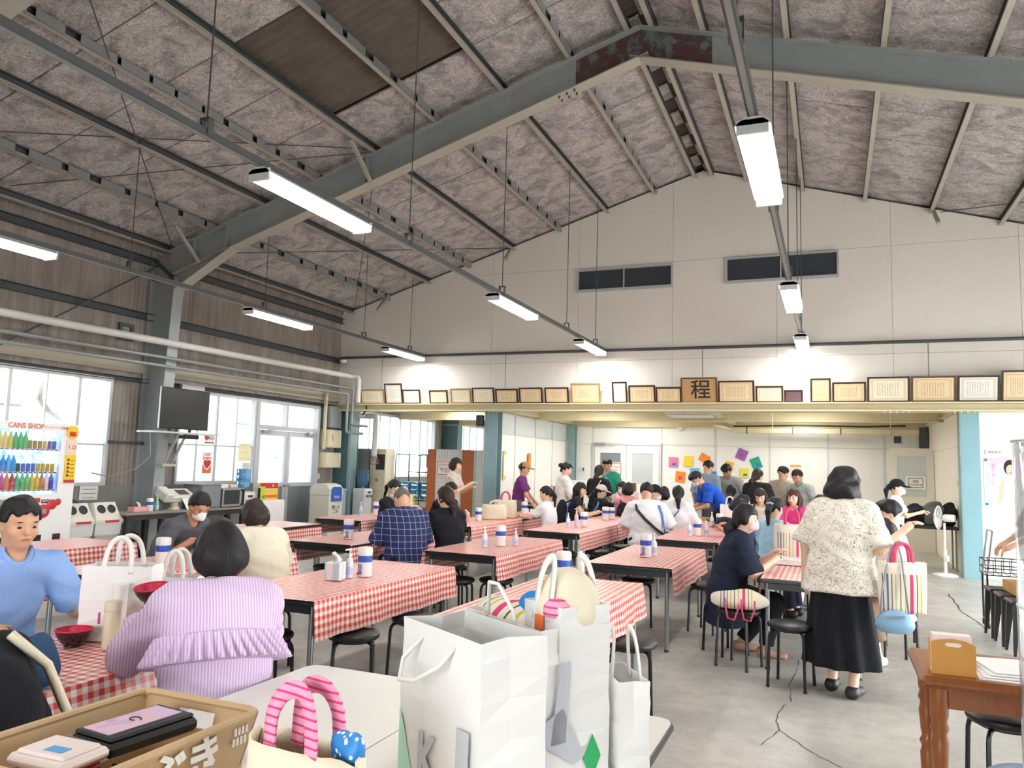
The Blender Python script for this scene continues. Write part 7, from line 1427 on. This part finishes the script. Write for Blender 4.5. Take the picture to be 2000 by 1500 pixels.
bC = paperbag('white carrier bag with orange seal stuffed with cream totes', (-.70, 2.13, WT+.006), math.radians(-34), .17, .17, .46, gus=.004, handles='flat'); b = MB(); b.b2((-.02, -.096, .38), (.02, -.093, .43)); b.obj('orange_seal', mat('orange_seal', '#e0703a', .5, 0, 0), bC)
bD = paperbag('smaller white carrier bag at the right table edge', (-.575, 2.27, WT), math.atan2(-.82, .57), .22, .09, .255, gus=.01, handles='flat')
bE = paperbag('white carrier bag with coloured printed logo on the front checked table', (-3.02, 2.66, Z), math.radians(28), .30, .16, .33, gus=.012, handles='flat'); b = MB(); b.b2((-.06, -.0935, .08), (-.05, -.091, .13)); b.obj('magenta_stroke', mat('logo_magenta', '#b03a8c', .6, 0, 0), bE); b = MB(); b.frame('y', -.0935, -.091, -.035, .015, .08, .13, .009); b.obj('logo_ring', mat('logo_blue', '#4a55b8', .6, 0, 0), bE)
bF = paperbag('second white carrier bag behind the logo bag', (-3.02, 2.98, Z), math.radians(25), .24, .12, .24, gus=.01, handles='flat'); paperbag('small white carrier bag on the dispenser-side table', (-6.28, 10.75, Z), .3, .24, .12, .30, gus=.01, handles='flat'); paperbag('white shopping bag behind the blue tee boys', (-1.5, 12.75, Z), .1, .3, .14, .3, gus=.01, handles='flat')
openbox('cream folded carton on the table by the masked reader', (-6.4, 10.4, Z), .12, .1, .2, mat('cream_card', '#dfd6b4', .7, 0, .04), .4, False)
def m_tote():
    q = NT('cream_canvas_striped'); v = q.coord(); o = q.xyz(v); n = q.noise(v, 120, 2); c = q.mix(n, '#ddd3bd', '#efe8d9')
    def st(c_, ctr, w_, colr): k = q.math('LESS_THAN', q.math('ABSOLUTE', q.math('SUBTRACT', o[0], ctr)), w_); z_ = q.math('LESS_THAN', o[2], .26); return q.mix(q.math('MULTIPLY', k, z_), c_, colr)
    for (ctr, w_, cl) in ((-.11, .006, '#6f7fae'), (-.085, .003, '#6b5540'), (-.06, .003, '#c9bd4a'), (-.03, .003, '#6b5540'), (.0, .004, '#c9bd4a'), (.04, .011, '#dc4a77'), (.075, .003, '#6b5540'), (.1, .004, '#c9bd4a'), (-.135, .003, '#6b5540')): c = st(c, ctr, w_, cl)
    q.col(c); q.set(.9, 0, .2); q.bump(n, .2, .003); return q.m
M_TOTE = m_tote(); M_CANV = cloth('cream_canvas', '#e6dcc2', .9, .06); M_PINKST = cloth_stripe('pink_striped_handle', '#e2447e', '#f2a5c0', .018, 2, .72, .5); M_POLKA = cloth('blue_polka', '#2f86cf'); M_PINKH = cloth('pink_strap', '#dc5a78')
def tote(label, loc, rz, w_, d_, h_, mtl, hcol, hh=.14, sw=.024, group='cream tote bags', sag=.0, slump=0.0, inner=None):
    t = thing('tote_bag', label, 'tote bag', loc, rz, group); b = MB(); nu, nv = 28, 10
    def fn(u, v):
        a = 2*PI*u; e = .45; c, s = math.cos(a), math.sin(a); D = d_/2*(1-.45*v)+.012*math.sin(v*PI); W = w_/2*(1+.03*math.sin(v*PI)); x = W*abs(c)**e*(1 if c > 0 else -1); y = D*abs(s)**.8*(1 if s > 0 else -1)
        return (x+.008*math.sin(5*a+v*3), y+.012*math.sin(3*a+v*4)*(.3+v)+slump*v*v, h_*v-sag*v*v*math.cos(a)**2*.3+.006*math.sin(4*a)*v)
    b.grid(fn, nu, nv); b.add([(0, 0, .001)]+[fn(k/nu, 0) for k in range(nu)], [(0, 1+(k+1) % nu, 1+k) for k in range(nu)]); b.obj('bag_body', mtl, t, smooth=True, fix=False, thick=.004)
    for s in (-1, 1):
        b = MB(); y = s*d_*.26+slump; P = [(-w_*.2, y, h_*.88), (-w_*.19, y, h_+hh*.5), (-w_*.1, y*.8, h_+hh*.92), (w_*.06, y*.8, h_+hh), (w_*.17, y, h_+hh*.6), (w_*.2, y, h_*.88)]
        ribbon(b, P, sw); b.obj('handle', hcol, t, smooth=True, fix=False, thick=.006)
    return t
tA = tote('cream canvas tote with pink striped handles at the front table edge', (-1.03, 1.40, WT), math.radians(-14), .34, .14, .25, M_CANV, M_PINKST, .115, .036)
f = Field((.0, -.06, .18), (.2, .1, .34), .007); f.ell((.10, .03, .255), (.055, .022, .038), None, 0); f.ell((.125, .02, .27), (.03, .02, .032), None, .015); f.wob(.006, 60, .7, 44); raw_obj('polka_dot_cloth', *f.mesh(), (lambda q: (q.col(q.mix(q.math('LESS_THAN', (lambda n_: (q.l(q.coord(), n_.inputs['Vector']), n_.outputs['Distance'])[1])(q.n('ShaderNodeTexVoronoi', i_Scale=70.0)), .32), '#2f86cf', '#f4f4f4')), q.m)[1])(NT('blue_white_polka')), tA)
for k, (c_, x) in enumerate((('#3f6fc0', -.13), ('#d8b93a', -.115), ('#b94a8a', -.075))): b = MB(); b.bar((x, -.0775, .02), (x+.012, -.0765, .09), .004, .002, 0, (0, 1, 0)); b.obj('printed_stroke', mat('stroke%d' % k, c_, .7, 0, 0), tA)
tote('striped cream tote standing on the table before the pink mask woman', (-.36, 8.05, Z), .15, .32, .14, .34, M_TOTE, M_PINKH, .16); 
softbag('tote_bag', 'cream tote slumped over the black stool, pink handles hanging', (-.7, 6.53, .457), (.21, .155, .07), M_TOTE, False, .014, cat='tote bag', rz=.1); t = bpy.data.objects[[o.name for o in bpy.data.objects if o.get('label', '').startswith('cream tote slumped')][0]]
for dx in (-.05, .07): b = MB(); b.tube([(dx-.05, -.13, .09), (dx-.05, -.19, .05), (dx-.03, -.2, -.05), (dx+.02, -.2, -.06), (dx+.05, -.19, .03), (dx+.05, -.13, .08)], .008, 6); b.obj('handle', M_PINKH, t, smooth='auto')
softbag('tote_bag', 'crumpled striped tote spilling from the rear carrier bag', (-.93, 2.27, WT+.30), (.12, .09, .075), M_TOTE, False, .014, cat='tote bag', rz=-.5); softbag('tote_bag', 'bundled cream tote poking out of the sealed carrier bag', (-.70, 2.14, WT+.39), (.085, .08, .085), M_CANV, False, .006, cat='tote bag', rz=.5); softbag('pouch', 'pink striped pouch tucked into the sealed carrier bag', (-.70, 2.05, WT+.43), (.03, .02, .03), M_PINKST, False, .005, cat='pouch'); softbag('pouch', 'blue polka pouch between the stuffed totes', (-.84, 2.24, WT+.40), (.035, .03, .035), MATS.get('blue_polka'), False, .005, cat='pouch')
tote('cream tote with pink handle standing before the purple tee youth', (-4.74, 11.25, Z), .2, .34, .12, .28, M_CANV, M_PINKH, .12); tote('cream tote slouching in front of the pink-handled one', (-4.75, 10.85, Z), .5, .36, .16, .22, M_CANV, M_CANV, .05)
softbag('shoulder_bag', 'black shoulder bag on the far table before the boys', (-1.42, 11.75, Z), (.17, .12, .08), cloth('black_bag', '#1e1e20'), False)
t = thing('paper_stack', 'white flat box on the table before the striped tote', 'box', (-.36, 7.7, Z)); b = MB(); b.rbox((0, 0, .02), (.24, .32, .04), .004); b.obj('carton', M_PAPER, t); b = MB(); b.rbox((0, 0, .043), (.245, .325, .008), .002); b.obj('lid', M_PAPER, t)
# ================================================================== front table with the lilac-bloused woman
M_BOWLO = mat('dark_lacquer', '#2a1418', .2, 0, .05); M_BOWLI = mat('red_lacquer', '#cf2048', .4, 0, .05)
def bowl(label, loc, tilt=0, r=.075):
    t = thing('lacquer_bowl', label, 'bowl', loc, 0, 'lacquer bowls'); R = Matrix.Rotation(tilt, 3, 'X'); b = MB(); b.lathe([(.0, 0), (.036, 0), (.036, .008), (.05, .018), (.068, .045), (r, .07)], 24, R=R, cap=False); b.obj('outer_shell', M_BOWLO, t, smooth='auto'); b = MB(); b.lathe([(r*.985, .0695), (.064, .045), (.046, .022), (0, .018)], 24, R=R, cap=False); b.obj('inner_shell', M_BOWLI, t, smooth='auto'); b = MB(); b.tube([R @ Vector((r*math.cos(a*PI/12), r*math.sin(a*PI/12), .07)) for a in range(24)], .003, 5, close=True); b.obj('rim', M_BOWLI, t, smooth=True); return t
bowl('red and black lacquer bowl on the checked table before the blue shirt', (-3.06, 2.46, Z)); w3 = P3['root'].matrix_basis @ Vector(P3['wri'][0]+nrm(P3['wri'][0]-P3['elb'][0])*.1); bowl('red lacquer bowl held in the lilac-bloused woman\'s hand', (w3.x-.03, w3.y+.03, w3.z+.0), .15)
t = thing('thermos_bottle', 'slim beige thermos bottle before the white logo bag', 'bottle', (-2.885, 2.5, Z)); b = MB(); b.lathe([(.031, 0), (.033, .004), (.033, .155), (.03, .16)], 20); b.obj('flask', mat('beige_flask', '#d9d0b2', .45, 0, .03), t, smooth='auto'); b = MB(); b.lathe([(.033, .16), (.034, .165), (.034, .195), (.03, .2), (0, .2)], 20); b.obj('cap', mat('beige_flask_cap', '#e0d8bd', .45, 0, .03), t, smooth='auto')
t = thing('tumbler', 'white tumbler behind the beige thermos', 'cup', (-2.93, 2.57, Z)); b = MB(); b.lathe([(0, 0), (.028, 0), (.034, .25), (.03, .25), (.026, .01), (0, .01)], 18); b.obj('cup', M_WHITE, t, smooth='auto'); b = MB(); b.lathe([(.036, .245), (.036, .26), (0, .262)], 18); b.obj('lid', M_WHITE, t, smooth='auto')
t = thing('crumpled_tissue', 'crumpled white tissue beside the lilac sleeve', 'tissue', (-2.66, 2.52, Z)); f = Field((-.06, -.06, -.01), (.06, .06, .08), .006); f.ell((0, 0, .02), (.035, .025, .022), None, 0); f.ell((.015, .01, .032), (.02, .016, .02), None, .01); f.wob(.006, 70, 1); raw_obj('paper', *f.mesh(), M_WHITE, t)
# blouse collar with gathered ruffle
s3 = P3['s']; N3, u2, fw = P3['N'], P3['u2'], P3['fwd']
f = Field(N3-np.array([.36, .3, .38]), N3+np.array([.36, .3, .1]), .010); f.flat(N3-u2*.0, N3-u2*.20, .11, .222, .02, fw, .76); f.cap(P3['Sh'][0]*.96+N3*.04, P3['Sh'][1]*.96+N3*.04, .082, .082, .05); f.cut(N3-u2*.195, -u2); f.ell(N3+u2*.045, (.075, .08, .07), None, sub=True); f.cut(N3+u2*.03, u2); f.wob(.003, 25, .4); raw_obj('collar', *f.mesh(), LILAC, P3['root'])
f = Field(N3-np.array([.42, .36, .42]), N3+np.array([.42, .36, .0]), .0075); f.flat(N3-u2*.165, N3-u2*.27, .226, .262, .0, fw, .80, (38, .026, 4.0), True); raw_obj('ruffle', *f.mesh(), LILAC, P3['root'])
b = MB(); b.bar(tuple(P3['wri'][1]+np.array([0, .06, .02])), tuple(P3['wri'][1]+np.array([-.06, .2, .08])), .006, .006); o = b.obj('chopsticks', mat('chopstick_wood', '#d9c39a', .6, 0, .05)); o.matrix_world = P3['root'].matrix_basis.copy(); tag(o, 'pale chopsticks in the lilac-bloused woman\'s hand', 'chopsticks')
h5 = P5['h']; b = MB(); [b.ball(tuple(h5(.02+.012*k, -.10, .03-.02*k)), .012, 8) for k in range(4)]; b.obj('hair_clip', M_WHITE, P5['root'], smooth=True)
h35 = P35['h']; b = MB(); b.ball(tuple(h35(0, -.13, .03)), (.05, .018, .016), 10); b.obj('hair_clip', mat('blue_clip', '#9dbfe8', .4, 0, 0), P35['root'], smooth=True)
# straps, backpacks and hand bags
def strap(p, pts, mtl, w_=.03, name='shoulder_strap', label=None, grow=.02):
    """ribbon over the torso; pts = (height along spine 0..1, angle, extra) with angle 0 = right side, -pi/2 = back"""
    P, N, u1, u2, fw, s = p['P'], p['N'], p['u1'], p['u2'], p['fwd'], p['s']; out = []; fa = p.get('fat', 1.15)
    for (hh, a, e) in pts:
        c = P+(N-P)*hh; r = (.155+grow)*s*fa+e; out.append(c+np.array([1, 0, 0])*math.cos(a)*r+fw*math.sin(a)*r*.74)
    b = MB(); b.tube([tuple(q) for q in out], w_/2, 6); V = b.v; o = b.obj(name, mtl, None, smooth=True); o.matrix_world = p['root'].matrix_basis.copy(); o.parent = None; return o
HP = PI/2
def par_strap(p, pts, mtl, w_=.03, fat=1.0, grow=.03): p['fat'] = fat; o = strap(p, pts, mtl, w_, grow=grow); o.parent = p['root']; o.matrix_world = p['root'].matrix_basis; o.matrix_basis = Matrix.Identity(4); return o
M_STRB = mat('black_strap', '#23232a', .6, 0, .05); M_STRU = mat('blue_strap', '#5d92d6', .6, 0, .05)
par_strap(P20, [(.97, -2.6, -.07), (.8, -2.2, .01), (.55, -1.75, .02), (.3, -1.2, .02), (.12, -.5, .03), (.05, 0, .03)], M_STRB, .04, 1.28); par_strap(P20, [(.95, -.75, -.04), (.7, -.75, .015), (.4, -.65, .02), (.1, -.5, .04)], M_STRU, .03, 1.28)
par_strap(P23, [(.95, -.9, -.05), (.75, -1.2, .03), (.5, -1.6, .035), (.2, -2.3, .035)], M_STRB, .014, 1.0); par_strap(P16, [(.97, -2.2, -.05), (.75, -1.7, .0), (.45, -1.2, .02), (.05, -.7, .04)], M_STRU, .035, 1.0); par_strap(P17, [(.95, -.8, -.05), (.7, -1.0, .0), (.4, -1.5, .02), (.05, -2.0, .04)], M_STRU, .035, 1.0); par_strap(P14, [(.97, -.9, -.04), (.7, -1.3, .02), (.3, -2.1, .03)], mat('white_strap', '#d9d5cc', .6, 0, .05), .016, 1.0)
def backpack(p, label, mtl, w_=.13, d_=.08, h_=.19, off=.19, zc=.55, drop=0):
    P, N, fw, s = p['P'], p['N'], p['fwd'], p['s']; c = P+(N-P)*zc-fw*off; t = thing('backpack', label, 'backpack', tuple(p['root'].location), p['root'].rotation_euler[2]); f = Field(c-.3, c+.3, .014); f.ell(c, (w_, d_, h_), None, 0); f.ell(c-np.array([0, 0, h_*.3]), (w_*1.05, d_*1.05, h_*.68), None, .04); f.wob(.004, 30, 1); raw_obj('main_pouch', *f.mesh(), mtl, t); f = Field(c-.3, c+.3, .014); f.ell(c-fw*d_*.75-np.array([0, 0, h_*.35]), (w_*.75, d_*.5, h_*.45), None, 0); raw_obj('front_pocket', *f.mesh(), mtl, t)
    for sg in (-1, 1): b = MB(); b.tube([tuple(c+np.array([sg*w_*.5, d_*.5, h_*.75])), tuple(N+np.array([sg*.1, -.09, -.02])), tuple(N+np.array([sg*.11, 0, .045*s-.01]))], .012, 6); b.obj('strap', mtl, t, smooth=True)
    return t
backpack(P18, 'small black backpack on the pink hoodie', cloth('black_bag', '#1e1e20'), .11, .07, .14, .2, .5); backpack(P16, 'large navy backpack worn by the long-haired girl in black', cloth('dark_navy_bag', '#20242e'), .14, .1, .24, .22, .35); softbag('shoulder_bag', 'black shoulder bag hanging at the white tee woman\'s hip', (-2.42, 11.75, .45), (.12, .1, .1), cloth('black_bag', '#1e1e20'), False)
# bags carried by the standing woman in the floral blouse
e37 = P37['root'].matrix_basis @ Vector(P37['elb'][1]); tb = tote('large cream striped tote hanging from the floral-bloused woman\'s arm', (.44, 6.02, .62), .25, .30, .12, .34, M_TOTE, M_PINKH, .12)
t = thing('handbag', 'small light blue leather handbag on a grey strap', 'handbag', (.38, 5.86, .50), .15); M_BLB = mat('light_blue_leather', '#7fa6c4', .4, 0, .08); f = Field((-.16, -.12, -.03), (.16, .12, .2), .01); f.ell((0, 0, .075), (.115, .06, .078), None, 0); f.ell((0, 0, .05), (.115, .062, .05), None, .04); f.cut((0, 0, .004), (0, 0, -1)); raw_obj('bag_body', *f.mesh(), M_BLB, t); b = MB(); b.bar((-.06, -.056, .115), (.05, -.058, .12), .008, .012); b.obj('zip', M_GALV, t); b = MB(); b.tube([(-.09, .0, .12), (-.06, .06, .3), (.0, .12, .52), (.05, .15, .6), (.07, .1, .5), (.09, .02, .13)], .006, 5); b.obj('strap', mat('grey_strap', '#8c93a6', .5, 0, .05), t, smooth=True)
# bag and strap of the black-clad person at the corner; phone of the boy; paper of the masked reader
softbag('shoulder_bag', 'blue denim bag beside the black-clad person', (-2.62, 1.98, .7085), (.06, .05, .1), cloth('denim', '#3d5878'), False); par_strap(P2, [(.95, -.9, -.03), (.7, -.6, .03), (.4, -.3, .05), (.1, 0, .05)], cloth('cream_canvas', '#e6dcc2'), .03, 1.15, .05)
wp_ = P33b['root'].matrix_basis @ Vector((P33b['wri'][0]+P33b['wri'][1])/2); b = MB(); b.rbox((0, 0, 0), (.075, .15, .009), .003, R=Matrix.Rotation(-.5, 3, 'Y')); o = b.obj('mobile_phone', M_BLACK); o.location = (wp_.x-.1, wp_.y, wp_.z+.03); tag(o, 'black mobile phone in the boy\'s hands', 'phone')
# ================================================================== beige crate and its contents
M_CRATE = mat('beige_crate', '#c6a77f', .5, 0, .06, 4); t = thing('plastic_crate', 'beige plastic crate with white lettering on the white table', 'crate', (-1.69, 1.50, WT)); W, L, Hc_ = .42, .58, .145
b = MB(); th = .006; b.b2((-W/2+.025, -L/2+.025, 0), (W/2-.025, L/2-.025, .006)); b.obj('base', M_CRATE, t)
def cw(a, c, zs, cut=None, nm='wall'):
    b = MB(); a, c = Vector(a), Vector(c); 
    for (u0, u1, z0, z1) in zs:
        def P_(u, z): q = a.lerp(c, u); k = .86+.14*z/Hc_; return (q.x*k, q.y*(.9+.1*z/Hc_), z)
        p = [P_(u0, z0), P_(u1, z0), P_(u1, z1), P_(u0, z1)]; n = Vector((-(c-a).y, (c-a).x, 0)).normalized()*th; b.add([tuple(Vector(q)) for q in p]+[tuple(Vector(q)+n) for q in p], [(0, 1, 2, 3), (7, 6, 5, 4), (0, 4, 5, 1), (1, 5, 6, 2), (2, 6, 7, 3), (3, 7, 4, 0)])
    b.obj(nm, M_CRATE, t)
H_ = Hc_; x_, y_ = W/2, L/2
end = [(0, 1, .006, .075), (0, .34, .075, .12), (.66, 1, .075, .12), (0, 1, .12, H_)]; cw((x_, y_, 0), (-x_, y_, 0), end); cw((-x_, -y_, 0), (x_, -y_, 0), end); cw((x_, -y_, 0), (x_, y_, 0), [(0, 1, .006, H_)]); cw((-x_, y_, 0), (-x_, -y_, 0), [(0, 1, .006, H_)])
b = MB(); b.tube([(-x_+.03, -y_, H_), (x_-.03, -y_, H_), (x_-.008, -y_+.01, H_), (x_, -y_+.03, H_), (x_, y_-.03, H_), (x_-.008, y_-.01, H_), (x_-.03, y_, H_), (-x_+.03, y_, H_), (-x_+.008, y_-.01, H_), (-x_, y_-.03, H_), (-x_, -y_+.03, H_), (-x_+.008, -y_+.01, H_)], .011, 8, close=True); b.obj('rim', M_CRATE, t, smooth='auto')
text('いぶき', .12, M_WHITE, t, (x_*.955+.012, -.03, .075), (PI/2, 0, PI/2), ext=.0015, bold=.003)
for r_ in range(2):
    for c_ in range(4): b = MB(); b.b2((x_*(.965 if r_ else .945)+.0055, .2+c_*.014, .075+r_*.028), (x_*(.965 if r_ else .945)+.0075, .207+c_*.014, .095+r_*.028)); b.obj('slot', M_PAPER, t)
t = thing('bento_box', 'black lidded tray with pink sleeve lying in the beige crate', 'food tray', (-1.71, 1.585, WT+.095), -.1); b = MB(); b.rbox((0, 0, .02), (.17, .27, .035), .012); b.obj('tray', M_BLACK, t); b = MB(); b.rbox((0, 0, .043), (.15, .25, .012), .008); b.obj('lid', M_TBLK, t); b = MB(); b.b2((-.06, -.11, .0495), (.045, .105, .0515)); b.obj('sleeve_print', (lambda q: (q.col(q.ramp(q.noise(q.coord(), 12, 3), [(.35, '#b9a3cc'), (.5, '#e2b9c4'), (.65, '#cdb6d8')])), q.m)[1])(NT('pink_lilac_sleeve')), t); b = MB(); b.tube([(-.005+.018*math.cos(a*PI/6), .0+.012*math.sin(a*PI/6), .0525) for a in range(11)], .0018, 4); b.obj('logo_mark', M_INK, t)
b = MB(); b.b2((-.082, -.137, .028), (.05, -.1345, .036)); b.obj('grey_stripe', M_GALV, t)
t = thing('food_container', 'red food container with white lid in the crate corner', 'food container', (-1.70, 1.355, WT+.01), .05); b = MB(); b.rbox((0, 0, .055), (.165, .12, .11), .015); b.obj('tub', mat('red_tub', '#a82a35', .4, 0, .05), t); b = MB(); b.rbox((0, 0, .12), (.185, .14, .03), .012); b.rbox((0, 0, .137), (.15, .11, .012), .006); b.obj('lid', mat('milky_lid', '#ecdcd4', .35, 0, .04), t); b = MB(); b.b2((-.01, -.035, .1435), (.045, -.005, .1445)); b.obj('blue_sticker', mat('sky_sticker', '#4f9fd6', .5, 0, 0), t)
for k, (x, y, c_, lb) in enumerate(((-1.56, 1.56, '#d9cf2c', 'yellow snack packet along the crate wall'), (-1.55, 1.70, '#b9b4b0', 'silver sachet behind the yellow snack packet'), (-1.58, 1.43, '#3a2f2a', 'dark packet wedged at the crate front'))):
    t = thing('snack_packet', lb, 'packet', (x, y, WT+.055), .3*k); b = MB(); b.grid(lambda u, v: ((u-.5)*.07, (v-.5)*.12, .03+.012*math.sin(u*PI)*math.sin(v*PI)+.003*math.sin(u*30+v*20)), 6, 8); b.obj('wrapper', mat('wrap%d' % k, c_, .25, .1, .2, 30), t, smooth=True, fix=False, thick=.002); b = MB(); b.b2((-.03, -.062, .026), (.03, -.056, .034)); b.obj('crimped_end', mat('wrap%d' % k, c_), t)
# ================================================================== right front: wooden table things, clear tube, stacked stools, cart
t = thing('paper_holder', 'ochre cardboard paper holder with oval grip hole on the wooden table', 'paper holder', (.475, 3.95, .7005), .04); M_OCH = mat('ochre_board', '#c98f3d', .55, 0, .05); P = [(-.085, 0), (.085, 0), (.085, .13), (.05, .145), (.0, .152), (-.05, .145), (-.085, .135)]
b = MB(); b.prism(P, .004, (0, -.05, 0), (1, 0, 0), (0, 0, 1)); b.obj('front_board', M_OCH, t); b = MB(); b.prism(P, .004, (0, .03, 0), (1, 0, 0), (0, 0, 1)); b.obj('back_board', M_OCH, t); b = MB(); b.prism([(.02*math.cos(a*PI/8)+(.012 if math.cos(a*PI/8) > 0 else -.012), .127+.009*math.sin(a*PI/8)) for a in range(16)], .003, (0, -.052, 0), (1, 0, 0), (0, 0, 1)); b.obj('grip_hole', mat('pale_pink_paper', '#f0dad6', .7, 0, .03), t); b = MB(); b.b2((-.078, -.045, .004), (.072, .025, .165)); b.obj('paper_sheaf', mat('pale_pink_paper', '#f0dad6'), t); b = MB(); b.b2((-.085, -.05, 0), (.085, .03, .003)); b.obj('bottom', M_OCH, t)
t = thing('paper_pile', 'white sheets of paper spread on the wooden table', 'paper', (.68, 4.02, .7005), -.05)
for k in range(4): b = MB(); b.box((.01*k, .03*k, .002+.006*k), (.21, .297, .004), rz=.08*k); b.obj('sheet', M_PAPER, t)
t = thing('clear_cylinder', 'tall clear acrylic cylinder cut off by the right frame edge', 'cylinder', (.685, 2.62, 0)); b = MB(); b.lathe([(.2, .2), (.2, 1.66)], 40, cap=False); b.obj('tube_wall', glass('clear_acrylic', (.93, .93, .93),   .06, .3), t, smooth=True, fix=False, thick=.004); b = MB(); b.tube([(.2*math.cos(a*PI/20), .2*math.sin(a*PI/20), 1.66) for a in range(40)], .003, 5, close=True); b.obj('rim', M_ALU, t, smooth=True); b = MB(); b.tube([(.2*math.cos(a*PI/20), .2*math.sin(a*PI/20), 1.19) for a in range(40)], .0025, 5, close=True); b.obj('joint_ring', M_ALU, t, smooth=True); b = MB(); b.lathe([(.205, 0), (.205, .2), (.0, .2)], 30); b.obj('base', M_GREYB, t, smooth='auto')
softbag('plastic_bag', 'crumpled translucent blue plastic bag at the lower right corner', (.62, 3.3, .25), (.17, .15, .15), mat('blue_film', '#8fa8c4', .25, 0, .3, 9), False, .02, cat='plastic bag')
t = thing('bag_stand', 'low stool under the blue plastic bag', 'stool', (.62, 3.3, 0)); b = MB(); b.rbox((0, 0, .23), (.3, .3, .03), .006); b.obj('seat', M_TBLK, t); 
for sx_ in (-1, 1):
    for sy_ in (-1, 1): b = MB(); b.b2((sx_*.12-.012, sy_*.12-.012, 0), (sx_*.12+.012, sy_*.12+.012, .216)); b.obj('leg', M_TBLK, t)
for k, (x, y) in enumerate(((1.58, 9.05), (1.6, 8.66), (1.62, 8.27))):
    t = thing('stacking_stool', ['farthest', 'middle', 'nearest'][k]+' of three black moulded stools in a row at the right', 'stool', (x, y, 0), .05, 'black moulded stools'); b = MB(); b.rbox((0, 0, .455), (.34, .30, .035), .012); b.obj('seat', M_BLACK, t)
    for sx_ in (-1, 1):
        for sy_ in (-1, 1): b = MB(); b.add([(sx_*.17, sy_*.15, 0), (sx_*.15, sy_*.15, 0), (sx_*.15, sy_*.13, 0), (sx_*.17, sy_*.13, 0), (sx_*.155, sy_*.14, .44), (sx_*.09, sy_*.14, .44), (sx_*.09, sy_*.09, .44), (sx_*.155, sy_*.09, .44)], [(0, 1, 2, 3), (4, 5, 6, 7), (0, 1, 5, 4), (1, 2, 6, 5), (2, 3, 7, 6), (3, 0, 4, 7)]); b.obj('leg', M_BLACK, t)
openbox('shallow cardboard tray resting on the black moulded stools', (1.68, 8.72, .4735), .26, .5, .1, M_CARD, .05, False)
t = thing('wire_cart', 'black wire basket cart held at the right edge', 'cart', (1.68, 9.55, 0)); wb_ = MB(); r_ = .006
for z in (.55, .62, .70): wb_.tube([(-.22, -.16, z), (.22, -.16, z), (.22, .16, z), (-.22, .16, z)], .006, 5, close=True)
for k in range(7): x = -.22+.44*k/6; wb_.tube([(x, -.16, .55), (x, -.16, .70)], .004, 4); wb_.tube([(x, .16, .55), (x, .16, .7)], .004, 4); wb_.tube([(x, -.16, .55), (x, .16, .55)], .004, 4)
wb_.obj('basket', M_BLACK, t); b = MB(); b.tube([(-.2, -.14, .55), (-.14, -.14, 1.0), (-.14, .14, 1.0), (-.2, .14, .55)], .012, 6); b.obj('push_handle', M_GALV, t, smooth='auto')
for sx_ in (-1, 1):
    for sy_ in (-1, 1): b = MB(); b.tube([(sx_*.2, sy_*.14, .55), (sx_*.2, sy_*.14, .08)], .01, 6); b.obj('leg', M_BLACK, t); b = MB(); b.lathe([(.03, -.012), (.04, 0), (.03, .012)], 12, (sx_*.2, sy_*.14, .04), R=Matrix.Rotation(PI/2, 3, 'Y')); b.obj('wheel', M_TBLK, t)
